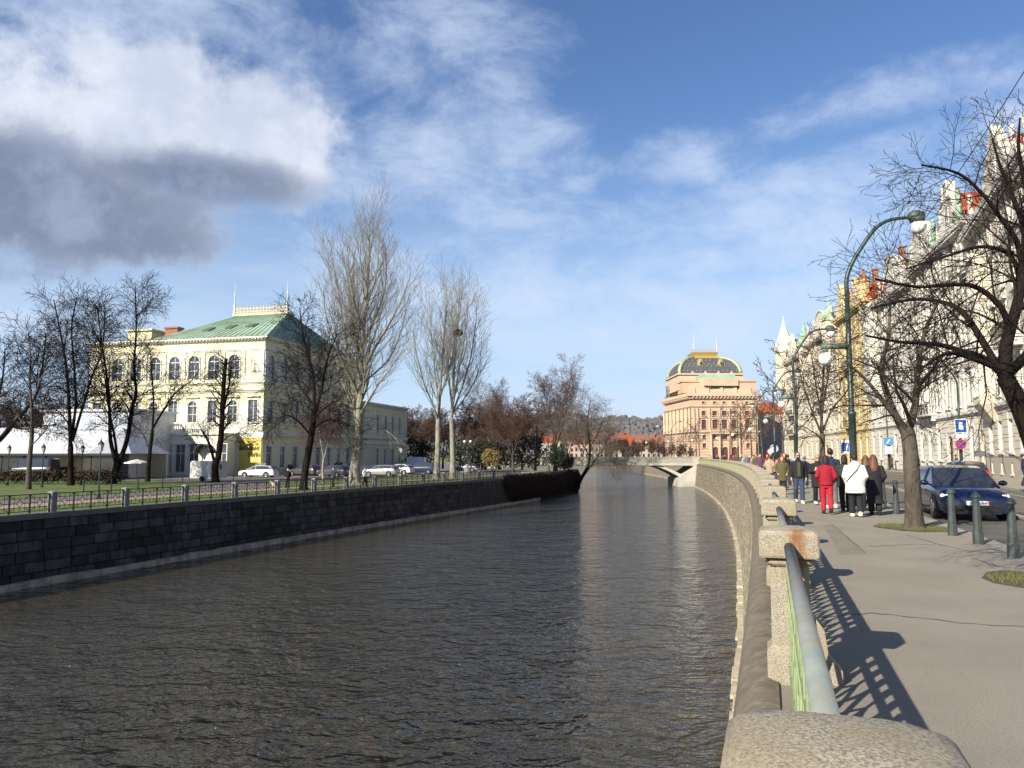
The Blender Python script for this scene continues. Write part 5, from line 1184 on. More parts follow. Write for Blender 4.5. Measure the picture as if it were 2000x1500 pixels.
# background wood : one kind copied
bgk = []
for sd, mc, mr_ in ((71, twig_red, .03), (72, twig_grey, .03), (73, twig_dark, .03), (74, twig_red, .07)):
    g = GP(sd, 15, 5, 28, .04, 1.0, mr_, tm=.3); root = thing('background_tree', '', 'tree', (0, 0, IZ), 0, 'far bare trees behind the palace and along the island')
    g.branch((0, 0, 0), (0, 0, 1), 4.5, .3, 0); g.build(root, bark_dark, mc); bgk.append(root)
spots = [(-30, 905, 120, 0), (15, 905, 128, 2), (50, 905, 122, 1), (88, 905, 135, 0), (120, 905, 140, 2), (-80, 905, 118, 1), (150, 905, 150, 0), (790, 905, 165, 0), (825, 905, 172, 1), (865, 905, 160, 0), (900, 905, 150, 2), (935, 905, 156, 0), (975, 905, 150, 1), (1020, 905, 146, 2), (1045, 905, 140, 0), (1110, 900, 210, 1), (1140, 900, 225, 0), (1170, 898, 240, 1), (1195, 896, 330, 3), (1215, 896, 345, 3), (1232, 896, 325, 3), (1252, 896, 350, 3), (1272, 896, 335, 3), (1288, 896, 355, 3), (1204, 896, 300, 3), (1243, 896, 290, 3), (1281, 896, 300, 3), (1306, 896, 270, 3), (1326, 896, 262, 3), (1345, 896, 268, 3)]
where = ['at the far left edge behind the pavilion', 'left behind the pavilion roof', 'behind the pavilion, third from the left edge', 'just left of the palace, reddish', 'close to the left corner of the palace', 'outside the left edge', 'half hidden by the palace corner', 'right of the low palace wing', 'behind the parked vans', 'behind the pair of poplars', 'right behind the nest poplar', 'left behind the reddish round tree', 'behind the reddish round tree', 'in the dark thicket before the tip', 'between the thicket and the broad tree', 'behind the leaning tree', 'over the left end of the bridge', 'over the bridge, left of the orange roofs', 'on the far quay, leftmost beyond the bridge', 'on the far quay, second from the left', 'on the far quay, third from the left', 'on the far quay, fourth from the left', 'on the far quay, fifth from the left', 'on the far quay next to the theatre', 'nearest of the left far quay group', 'middle of the near far quay group', 'right of the near far quay group', 'under the left front of the theatre', 'second under the left theatre front', 'third under the left theatre front']
used = [False] * 4
for i, ((px, py, y, k), w_) in enumerate(zip(spots, where)):
    o = bgk[k] if not used[k] else copy_tree(bgk[k]); used[k] = True
    o['label'] = ('reddish brown ', 'greyish ', 'dark ', 'reddish brown ')[k] + 'bare background tree ' + w_
    o.location = (wpt(px, 890, y).x, y, IZ if y < 300 else 0); o.rotation_euler = (0, 0, i * 2.1); s_ = random.uniform(.85, 1.1) * (.6 if i > 26 else .8 if i > 17 else 1); o.scale = (s_, s_, s_)
# dark evergreen shrubs and thicket
leafm = mat('evergreen_leaf', (.014, .022, .010), .8, (.008, .012, .007), 1.5, .7)
def leaf_cloud(name, label, cat, blobs_, n, size, m, seed, kind=None, group=None):
    g = np.random.default_rng(seed); V = []; F = []
    vol = np.array([b[3] * b[4] * b[5] for b in blobs_]); cnt = (n * vol / vol.sum()).astype(int); c0 = np.array(blobs_[0][:3])
    for b, k in zip(blobs_, cnt):
        u = g.normal(size=(k, 3)); u /= np.linalg.norm(u, axis=1)[:, None]; r_ = g.uniform(.35, 1.0, k)[:, None] ** .6; p = np.array(b[:3]) + u * r_ * np.array(b[3:6]) * g.uniform(.8, 1.15, (k, 1)) - c0
        a = g.normal(size=(k, 3)); a /= np.linalg.norm(a, axis=1)[:, None]; w = np.cross(a, g.normal(size=(k, 3))); w /= np.linalg.norm(w, axis=1)[:, None]; s_ = size * g.uniform(.6, 1.4, (k, 1))
        q = np.stack([p - a * s_, p + w * s_ * .45, p + a * s_, p - w * s_ * .45], 1); base = sum(len(v) for v in V); V.append(q.reshape(-1, 3)); F += [tuple(base + 4 * i + j for j in range(4)) for i in range(k)]
    me = bpy.data.meshes.new(name); me.from_pydata(np.concatenate(V).tolist(), [], F); me.materials.append(m); me.update()
    return link(name, me, None, tuple(c0), label=label, category=cat, kind=kind, group=group)
def bl(px, py, y, rx, ry, rz): p = wpt(px, py, y); return (p.x, p.y, p.z, rx, ry, rz)
leaf_cloud('evergreen_shrub', 'dark evergreen shrub at the island tip beside the leaning tree', 'shrub', [bl(1092, 896, 122, 1.6, 1.6, 1.5), bl(1104, 905, 123, 1.3, 1.4, 1.1), bl(1082, 886, 123, .9, 1.2, 2.0), bl(1096, 880, 122, .6, .8, 1.2), bl(1112, 900, 124, .8, .8, 1.5)], 4200, .15, leafm, 81)
leaf_cloud('evergreen_shrub', 'dark thicket under the reddish round tree', 'shrub', [bl(915, 890, 128, 5, 2, 2.2), bl(960, 888, 130, 4, 2, 2.6), bl(1030, 882, 132, 4, 2, 3)], 7000, .2, leafm, 82)
leaf_cloud('evergreen_shrub', 'dark shrubs behind the parked van', 'shrub', [bl(800, 880, 160, 5, 2, 3.2), bl(830, 888, 158, 4, 2, 2.4)], 4000, .2, leafm, 83)
leaf_cloud('evergreen_shrub', 'yellowish arched shrub beside the park lamp', 'shrub', [bl(958, 890, 112, 1.3, 1, 1.2), bl(968, 896, 112, .8, .8, 1.2), bl(948, 897, 112, .6, .6, 1.2)], 1500, .12, mat('straw_leaf', (.22, .17, .06), .9, (.14, .11, .04), 1, .6), 84)
hedgem = mat('hedge_leaf', (.075, .045, .026), .9, (.04, .03, .02), 1.2, .7, col3=(.05, .06, .02), scale3=2, amt3=.4)
leaf_cloud('hedge', 'brown clipped hedge in front of the pavilion', 'hedge', [bl(px, 930, 74, 1.3, .6, .65) for px in range(-60, 240, 18)], 9000, .10, hedgem, 85)
# creeper hanging over the end of the quay
g = np.random.default_rng(90); brs = []
for i in range(4200):
    y = 93 + 41 * g.random() ** .9; top = IZ + g.uniform(-.5, .5); bot = max(WZ + g.uniform(.1, .5), IZ - g.uniform(1.6, 5.5) * min(1, (y - 91) / 6)); x = Lx(y) + g.uniform(.05, .45)
    if bot > top - .3: continue
    m_ = (top + bot) / 2; brs.append((np.array([[x - .25, y, top], [x + g.uniform(0, .25), y + g.uniform(-.2, .2), m_ + .3], [x + g.uniform(-.05, .15), y + g.uniform(-.3, .3), bot]]), np.array([.02, .03, .015]), 3))
link('creeper', tubes_mesh('creeper', brs, mat('creeper_stem', (.036, .019, .014), .95, (.022, .014, .011), 1, .7, col3=(.065, .03, .018), scale3=.6, amt3=.5)), None, label='dark red brown bare creeper hanging over the quay wall near the tip', category='creeper')
# grass in the tree pits
pitm = mat('pit_earth', (.09, .075, .05), .95, (.05, .042, .03), 4, .7, .5)
blade = mat('grass_blade', (.15, .15, .045), .9, (.10, .105, .03), 3, .6)
for (bx, by, lab) in ((b2.x - .05, b2.y, 'patch of short grass round the trunk beside the blue car'), (7.05, 10.15, 'patch of short grass in the pit at the right edge')):
    mb = MB(); mb.add([(bx + (.95 + .1 * math.sin(k * 2.7)) * math.cos(k * .39) * .8, by + (1.05 + .08 * math.sin(k * 1.9)) * math.sin(k * .39), .006) for k in range(16)], [tuple(range(16))]); struct('tree_pit', mb, pitm)
    g = np.random.default_rng(7); V = []; F = []
    for i in range(1500):
        r_ = g.random() ** .6 * .85; a = g.uniform(0, 6.28)
        if math.sin(a * 3 + 1) + g.normal() * .5 < -.5: continue
        x, y = bx + r_ * math.cos(a) * .85, by + r_ * math.sin(a); h = g.uniform(.03, .09); dx, dy = g.normal(size=2) * .03; o = len(V); w = .006
        V += [(x - w, y, .004), (x + w, y, .004), (x + dx, y + dy, h)]; F.append((o, o + 1, o + 2))
    me = bpy.data.meshes.new('pit_grass'); me.from_pydata(V, [], F); me.materials.append(blade); link('pit_grass', me, None, label=lab, category='grass', kind='stuff')
# ------------------------------------------------------------------ far bank, hills
mb = MB(); mb.add([(-700, 430, -.5), (40, 430, -.5), (40, 1600, 4), (-700, 1600, 4)], [(0, 1, 2, 3)]); mb.add([(-700, 430, WZ - 1), (47, 430, WZ - 1), (47, 430, -.5), (-700, 430, -.5)], [(0, 1, 2, 3)]); mb.add([(40, 430, -.5), (700, 430, -.02), (700, 1600, 4), (40, 1600, 4)], [(0, 1, 2, 3)]); struct('far_bank', mb, mat('far_ground', (.22, .2, .15), .95, (.15, .16, .09), .05, .7))
mb = MB(); N = 90; vs = []; fs = []
for j in range(10):
    for i in range(N):
        x = -900 + 1900 * i / (N - 1); y = 900 + j * 60; h = (58 * math.exp(-((x - 150) / 330) ** 2) + 66 * math.exp(-((x + 500) / 300) ** 2) + 4 * math.sin(x * .03) + 3 * math.sin(x * .081 + 1)) * min(1, j / 4); vs.append((x, y, h))
for j in range(9):
    for i in range(N - 1): a = j * N + i; fs.append((a, a + 1, a + N + 1, a + N))
woodm = mat('far_wood_tone', (.095, .085, .08), .95, (.06, .055, .055), .05, .7)
struct('hills', mb.add(vs, fs), woodm, True)
g = np.random.default_rng(99); mb = MB()
for i in range(4500):
    x = g.uniform(-250, 330); j = g.uniform(0, 4); y = 905 + j * 60; h = (58 * math.exp(-((x - 150) / 330) ** 2) + 66 * math.exp(-((x + 500) / 300) ** 2) + 4 * math.sin(x * .03) + 3 * math.sin(x * .081 + 1)) * min(1, j / 4)
    r_ = g.uniform(1.8, 4.0); hh = g.uniform(3, 8); mb.rings([[(x + r_ * q * g.uniform(.75, 1.25) * math.cos(k * 1.05), y + r_ * q * math.sin(k * 1.05), h + hh * zz * g.uniform(.85, 1.15)) for k in range(6)] for zz, q in ((0, .6), (.4, 1.0), (.75, .8), (.95, .35))], True)
link('far_wood', mb.mesh('far_wood', mat('far_wood_crowns', (.13, .118, .12), .95, (.11, .102, .108), .08, .7, col3=(.10, .11, .10), scale3=.02, amt3=.5)), None, label='grey brown bare wood covering the far hills', category='wood', kind='stuff')
fw_ = [mat('far_wall_cream', (.42, .36, .27), .9), mat('far_wall_pink', (.40, .30, .25), .9), mat('far_wall_white', (.45, .43, .39), .9)]
def far_house(px, y, w, h, rh, wi, lab, rm):
    x = wpt(px, 890, y).x; root = thing('far_house', lab, 'house', (x, y, -.3), R(random.uniform(-12, 12)), 'houses on the far bank')
    mb = MB(); mb.bb(-w / 2, w / 2, 0, 10, 0, h); part('wall', mb, fw_[wi], root); mb = MB(); mb.rings([[(xx, -.5, h), (xx, 5, h + rh), (xx, 10.5, h)] for xx in (-w / 2 - .3, w / 2 + .3)], True); part('roof', mb, rm, root)
    wmb_ = MB(); wmb_.bb(-.6, .6, -.06, .05, 0, 1.8); wme = wmb_.mesh('window', glass_dark)
    for r_ in range(max(1, int(h / 3.4))):
        for c in range(int(w / 3)): link('window', wme, root, (-w / 2 + 1.5 + c * 3 + .2, 0, 1.2 + r_ * 3.3))
    cb = MB(); cb.bb(w * .2, w * .2 + 1, 3, 4, h + rh * .4, h + rh + 1.2); part('chimney', cb, MATS['chimney_brick'], root)
tile2 = mat('orange_tile', (.25, .115, .075), .9, (.17, .085, .06), .15, .8)
for a in ((1118, 470, 16, 11, 5, 0, 'cream far house left of the orange roofs', tile2), (1150, 455, 18, 9, 5, 1, 'far house with broad orange roof above the bridge left end', tile2), (1183, 460, 20, 9.5, 6, 0, 'far house with the brightest orange roof', tile2), (1212, 480, 14, 12, 4, 2, 'whitish far house between orange roofs', tile), (1240, 470, 18, 9, 5, 1, 'pinkish far house behind the quay trees', tile), (1268, 465, 16, 9, 5.5, 0, 'cream far house behind the far lamps', tile2), (1290, 475, 14, 10, 5, 1, 'pinkish far house beside the theatre', tile2), (1228, 640, 14, 12, 5, 2, 'white house on the slope beyond the quay', tile), (1262, 660, 14, 12, 5, 2, 'small white house on the hill slope', tile), (1500, 330, 30, 20, 5, 1, 'brownish block behind the theatre right side', tile), (1090, 480, 18, 10, 5, 2, 'whitish far house behind the island tip', tile)): far_house(*a)
# ------------------------------------------------------------------ embankment lamps
def lamp_meshes():
    post = MB(); post.lathe([(.17, 0), (.17, .12), (.135, .2), (.125, 1.2), (.12, 3.0), (.14, 3.02), (.14, 3.12), (.095, 3.16), (.088, 5.0), (.08, 7.3)], (0, 0, 0), 14)
    arm = MB(); pts = smooth_path([(0, 0, 7.25), (.02, 0, 7.75), (.26, 0, 8.35), (.85, 0, 9.25), (1.2, 0, 9.58), (1.6, 0, 9.73), (2.15, 0, 9.76)], 4); arm.tube([tuple(p) for p in pts], list(np.linspace(.08, .055, len(pts))), 10)
    head = MB(); head.ball((2.33, 0, 9.80), (.30, .24, .20), 12, 8); head.lathe([(.21, 9.58), (.25, 9.66), (.25, 9.74)], (2.36, 0, 0), 12)
    glb = MB(); glb.ball((2.38, 0, 9.42), .25, 14, 10)
    br_ = MB(); br_.tube([(-.02, 0, 5.38), (-.90, 0, 5.38)], .10, 10); br_.lathe([(.09, 5.12), (.10, 5.3)], (-.78, 0, 0), 10)
    g2 = MB(); g2.ball((-.78, 0, 4.95), .235, 14, 10)
    return [(n_, m_.mesh(n_, mt, True)) for n_, m_, mt in (('post', post, lampgreen), ('arm', arm, lampgreen), ('lamp_housing', head, mat('lamp_housing', (.06, .075, .06), .5)), ('globe', glb, opal), ('side_bracket', br_, mat('bracket_green', (.10, .14, .10), .5)), ('globe', g2, opal))]
LM = lamp_meshes()
lamps = [(1667, 26, 1.0, 'nearest tall green lamp post behind the group of walkers'), (1555, 48, .98, 'second green curved lamp post from the front'), (1514, 72, .98, 'third green curved lamp post along the embankment'), (1479, 94, .98, 'fourth curved lamp post, right of the theatre'), (1442, 119, .98, 'curved lamp post before the right part of the theatre'), (1409, 143, .98, 'curved lamp post before the theatre portico'), (1360, 170, 1.02, 'curved lamp post before the left part of the theatre'), (1312, 205, 1.09, 'curved lamp post at the left edge of the theatre'), (1268, 240, 1.15, 'farthest curved lamp post left of the theatre')]
for px, y, sc, lab in lamps:
    x = wpt(px, 890, y).x; root = thing('street_lamp', lab, 'lamp', (x, y, 0), math.atan2(-Rs(y), 1) * .6, 'curved lamps along the embankment'); root.scale = (sc,) * 3
    for n_, me in LM: link(n_, me, root)
mb = MB(); mb.tube([(0, 0, 5.55), (0, 0, 5.66)], .13, 8)
# lamps across the street, arm towards the river
for px, y, lab in ((1877, 56, 'dark lamp post with traffic signs before the nearest house'), (1735, 88, 'dark lamp post with blue sign before the white house'), (1655, 122, 'dark lamp post before the yellow house')):
    x = wpt(px, 890, y).x; root = thing('street_lamp', lab, 'lamp', (x, y, 0), math.pi + math.atan2(-Rs(y), 1), 'curved lamps by the houses'); root.scale = (.9,) * 3
    for n_, me in LM[:4]: link(n_, me, root)
def sign(name, label, px, py, y, parts_, pole=None):
    """flat sign facing the walker; parts_: (shape, w, h, dz, material)"""
    c = wpt(px, py, y); root = thing(name, label, 'sign', (c.x, c.y, 0), -.35)
    if pole: pb_ = MB(); pb_.tube([(0, .05, 0), (0, .05, c.z + .5)], .03, 8); part('pole', pb_, mat('pole_grey', (.25, .25, .25), .5, metal=.3), root)
    k = 0
    for shp, w, h, dz, m_, nm in parts_:
        s_ = MB(); yo = -.10 - k * .012
        if shp == 'rect': s_.bb(-w / 2, w / 2, yo - .01, yo, c.z + dz - h / 2, c.z + dz + h / 2)
        elif shp == 'disc': s_.xprism([(w / 2 * math.cos(a), c.z + dz + w / 2 * math.sin(a)) for a in np.linspace(0, 2 * math.pi, 21)[:-1]], yo - .01, yo)
        elif shp == 'poly': s_.xprism([(x_, c.z + dz + z_) for x_, z_ in w], yo - .01, yo)
        elif shp == 'cross':
            for a in (1, -1): s_.box((0, yo - .005 - .0005 * a, c.z + dz), (w, .009, .07), 0, 0, Matrix.Rotation(a * math.pi / 4, 3, 'Y'))
        part(nm, s_, m_, root); k += 1
sblue = mat('sign_blue', (.012, .07, .30), .4); swhite = mat('sign_white', (.75, .75, .73), .4); sred = mat('sign_red', (.45, .02, .03), .4); slight = mat('sign_light_blue', (.05, .20, .42), .4)
sign('traffic_sign', 'blue sign with white arch shape and white plate on the right lamp post', 1876, 832, 55.6, [('rect', .78, 1.0, 0, swhite, 'border'), ('rect', .70, .92, 0, sblue, 'panel'), ('poly', [(-.14, -.25), (.14, -.25), (.14, .12), (.08, .26), (-.08, .26), (-.14, .12)], 0, 0, swhite, 'symbol'), ('rect', .7, .28, -.72, swhite, 'plate')])
sign('traffic_sign', 'round blue sign with red cross below the blue one', 1876, 868, 55.7, [('disc', .72, 0, 0, sred, 'ring'), ('disc', .56, 0, 0, sblue, 'field'), ('cross', .56, 0, 0, sred, 'cross')])
sign('traffic_sign', 'light blue sign with white plate before the white house', 1735, 862, 87.4, [('rect', .95, .85, 0, slight, 'panel'), ('poly', [(-.22, -.22), (-.08, -.22), (.22, .22), (.08, .22)], 0, 0, swhite, 'symbol'), ('rect', .75, .8, -1.0, swhite, 'plate')])
sign('traffic_sign', 'white edged blue sign beside the tall lamp post', 1651, 873, 44, [('rect', .5, .72, 0, swhite, 'border'), ('rect', .36, .5, 0, sblue, 'panel'), ('poly', [(.02, -.2), (.07, -.2), (.14, .2), (.09, .2)], 0, 0, swhite, 'symbol')], True)
sign('traffic_sign', 'small round red and white sign far along the pavement', 1504, 882, 92, [('disc', .75, 0, 0, sred, 'ring'), ('disc', .5, 0, 0, swhite, 'field')], True)
sign('traffic_sign', 'round white sign back beside the far lamps', 1512, 876, 84, [('disc', .9, 0, 0, mat('sign_back', (.45, .46, .48), .4, metal=.3), 'back')], True)
sign('notice_board', 'dark blank notice board on a post before the nearest house', 1914, 886, 52, [('rect', .75, .38, 0, mat('board_grey', (.10, .10, .11), .6), 'board')], True)
# overhead wire from the nearest lamp
mb = MB(); a = Vector(wpt(1772, 455, 26.2)); b_ = Vector((19.5, 22.0, 14.6)); 
c0 = Vector(wpt(1808, 425, 26.0)); c1 = Vector(wpt(2020, 108, 20.0)); mb.tube([tuple(c0.lerp(c1, t) - Vector((0, 0, .12 * math.sin(t * math.pi)))) for t in np.linspace(0, 1, 9)], .014, 5)
one('overhead_wire', mb, iron, 'thin dark cable running up right from the nearest lamp head', 'cable')
# ------------------------------------------------------------------ bollards
bo = MB(); bo.lathe([(.098, 0), (.094, .02), (.09, .22), (.078, .24), (.056, .86)], (0, 0, 0), 8, ph=math.pi / 8); bom = bo.mesh('post', mat('bollard_green', (.055, .07, .066), .5, (.035, .045, .042), 5, .6))
bc = MB(); bc.lathe([(.075, .862), (.082, .875), (.082, .905), (.06, .92), (.062, .945), (.03, .965)], (0, 0, 0), 10); bcm = bc.mesh('cap', MATS['bollard_green'])
for px, py, lab in ((1980, 1090, 'green metal bollard nearest the right edge'), (1911, 1063, 'green metal bollard second from the right edge'), (1861, 1046, 'green metal bollard in front of the blue car'), (1751, 1004, 'green metal bollard beside the woman in the long black coat'), (1726, 990, 'green metal bollard close behind the woman in the long black coat'), (1772, 984, 'green metal bollard half hidden by the forked tree')):
    p = gpt(px, py); r_ = thing('bollard', lab, 'bollard', (p.x, p.y, 0), 0, 'bollards along the kerb'); link('post', bom, r_); link('cap', bcm, r_)
for k, y in enumerate(range(62, 104, 3)):
    x, yy = off(y, FK + .16); x += .35; r_ = thing('bollard', 'thin dark bollard along the far kerb, number %d from the nearest house' % (k + 1), 'bollard', (x, yy, 0), 0, 'bollards on the far kerb'); r_['label'] = 'thin dark far kerb bollard, %s counted from the nearest house' % ['first', 'second', 'third', 'fourth', 'fifth', 'sixth', 'seventh', 'eighth', 'ninth', 'tenth', 'eleventh', 'twelfth', 'thirteenth', 'fourteenth'][k]; link('post', bom, r_); link('cap', bcm, r_)
for k, (px, py) in enumerate(((163, 962), (217, 962), (269, 959), (317, 956), (356, 954), (401, 951), (455, 950))):
    p = gpt(px, py, IZ); mb = MB(); mb.lathe([(.05, 0), (.045, .9), (.06, .91), (.05, .98), (.02, 1.0)], (0, 0, 0), 8); one('path_post', mb, iron, ['slim black path post right of the tall three stemmed tree', 'slim black path post before the large forked tree', 'slim black path post right of the large forked tree', 'slim black path post below the white parasol', 'slim black path post left of the trailer', 'slim black path post before the trailer', 'slim black path post right of the trailer'][k], 'post', group='path posts in the park', loc=tuple(p))
# ------------------------------------------------------------------ park lanterns
ln = MB(); ln.lathe([(.14, 0), (.12, .3), (.07, .5), (.05, .7), (.04, 2.9), (.09, 2.95)], (0, 0, 0), 8); lnm = ln.mesh('post', lampgreen)
lg_ = MB(); lg_.lathe([(.12, 2.96), (.21, 3.4)], (0, 0, 0), 6); lgm = lg_.mesh('lantern_glass', mat('lantern_glass', (.45, .47, .45), .2, (.3, .32, .3), 2, .5)); lr_ = MB(); lr_.lathe([(.24, 3.4), (.20, 3.46), (.08, 3.62), (.04, 3.66), (.05, 3.72), (.01, 3.82)], (0, 0, 0), 6); lrm = lr_.mesh('lantern_roof', lampgreen)
for px, py, lab in ((192, 975, 'park lantern just behind the quay fence'), (81, 952, 'park lantern by the hedge'), (14, 948, 'park lantern at the left edge'), (158, 948, 'park lantern close to the three stemmed tree'), (783, 946, 'park lantern before the parked van')):
    p = gpt(px, py, IZ); r_ = thing('park_lantern', lab, 'lantern', tuple(p), 0, 'park lanterns'); link('post', lnm, r_); link('lantern_glass', lgm, r_); link('lantern_roof', lrm, r_)
p = gpt(913, 917, IZ); p = Vector((wpt(913, 890, 118).x, 118, IZ)); r_ = thing('park_lantern', 'twin globe lamp on a pale pedestal by the thicket', 'lantern', tuple(p)); mb = MB(); mb.lathe([(.5, 0), (.5, .9), (.35, 1.0), (.3, 1.4)], (0, 0, 0), 8); part('pedestal', mb, granite_grey, r_)
mb = MB(); mb.tube([(0, 0, 1.4), (0, 0, 4.6)], .06, 6); mb.tube([(-.45, 0, 4.6), (.45, 0, 4.6)], .04, 6); part('post', mb, lampgreen, r_)
for s_ in (-.45, .45): mb = MB(); mb.ball((s_, 0, 4.85), .22, 8, 6); part('globe', mb, opal, r_, True)
# ------------------------------------------------------------------ parasol, trailer
p = Vector((wpt(268, 890, 84).x, 84, IZ)); r_ = thing('parasol', 'open white parasol beside the palace steps', 'parasol', tuple(p)); mb = MB(); mb.tube([(0, 0, 0), (0, 0, 2.2)], .03, 6); part('pole', mb, iron, r_); mb = MB(); mb.lathe([(1.35, 1.85), (1.33, 1.95), (.7, 2.15), (.04, 2.32)], (0, 0, 0), 8); part('canopy', mb, white_paint, r_)
p = gpt(404, 940, IZ); r_ = thing('trailer', 'cream white box trailer standing behind the lopped tree', 'trailer', tuple(p), R(-25)); wt_ = mat('trailer_white', (.66, .65, .58), .5, (.55, .54, .5), .8, .5)
mb = MB(); mb.rings([[(-1.5, y, .35), (1.9, y, .35), (1.9, y, 2.0), (1.75, y, 2.15), (-1.35, y, 2.15), (-1.5, y, 2.0)] for y in (-.9, .9)], True); part('body', mb, wt_, r_)
mb = MB(); mb.bb(-1.2, 1.5, -.93, -.905, .55, 1.9); part('hatch', mb, wt_, r_); mb = MB(); mb.bb(1.902, 1.925, -.15, .1, 1.3, 1.8); part('window', mb, glass_dark, r_)
for s_ in (-.82, .82): mb = MB(); mb.rings([[(.2 + .33 * math.cos(a), s_ + q, .33 + .33 * math.sin(a)) for a in np.linspace(0, 2 * math.pi, 15)[:-1]] for q in (-.1, .1)], True); part('wheel', mb, rubber, r_)
mb = MB(); mb.tube([(-1.4, 0, .4), (-2.6, 0, .45)], .05, 6); mb.tube([(-2.5, 0, .02), (-2.5, 0, .5)], .03, 6); part('drawbar', mb, iron, r_)

# ------------------------------------------------------------------ cars
CP = {  # belt line (x,z) rear->front, roof line, width, wheel x
 'hatch': dict(L=4.3, w=.89, belt=[(-2.15, .62), (-2.10, .86), (-1.9, .99), (-1.2, .98), (0, .95), (.9, .93), (1.35, .86), (1.75, .81), (2.02, .73), (2.12, .62), (2.15, .54)], roof=[(-2.0, .99), (-1.72, 1.26), (-1.35, 1.40), (-.7, 1.455), (.05, 1.46), (.42, 1.40), (.8, 1.16), (1.2, .91)], wr=1.22, wf=1.33),
 'estate': dict(L=4.7, w=.9, belt=[(-2.35, .6), (-2.30, .85), (-2.15, 1.0), (-1.2, .99), (0, .96), (.95, .93), (1.45, .88), (1.95, .83), (2.22, .74), (2.33, .64), (2.36, .55)], roof=[(-2.22, 1.0), (-2.05, 1.28), (-1.8, 1.42), (-.8, 1.48), (.05, 1.48), (.45, 1.42), (.85, 1.17), (1.28, .91)], wr=1.38, wf=1.45),
 'mpv': dict(L=4.7, w=.92, belt=[(-2.35, .6), (-2.32, .9), (-2.2, 1.1), (-1.2, 1.08), (0, 1.05), (1.2, 1.02), (1.6, .95), (2.0, .86), (2.25, .72), (2.36, .55)], roof=[(-2.27, 1.1), (-2.15, 1.45), (-1.95, 1.68), (-.8, 1.75), (.3, 1.74), (.7, 1.66), (1.15, 1.32), (1.55, .98)], wr=1.4, wf=1.5),
 'van': dict(L=5.6, w=1.0, belt=[(-2.8, .6), (-2.78, 1.2), (-2.74, 1.45), (-1.2, 1.45), (.6, 1.42), (1.6, 1.35), (2.0, 1.15), (2.45, 1.05), (2.72, .85), (2.8, .6)], roof=[(-2.76, 1.46), (-2.74, 2.3), (-2.6, 2.42), (-1, 2.46), (.6, 2.42), (1.1, 2.32), (1.6, 1.75), (2.02, 1.16)], wr=1.7, wf=1.8)}
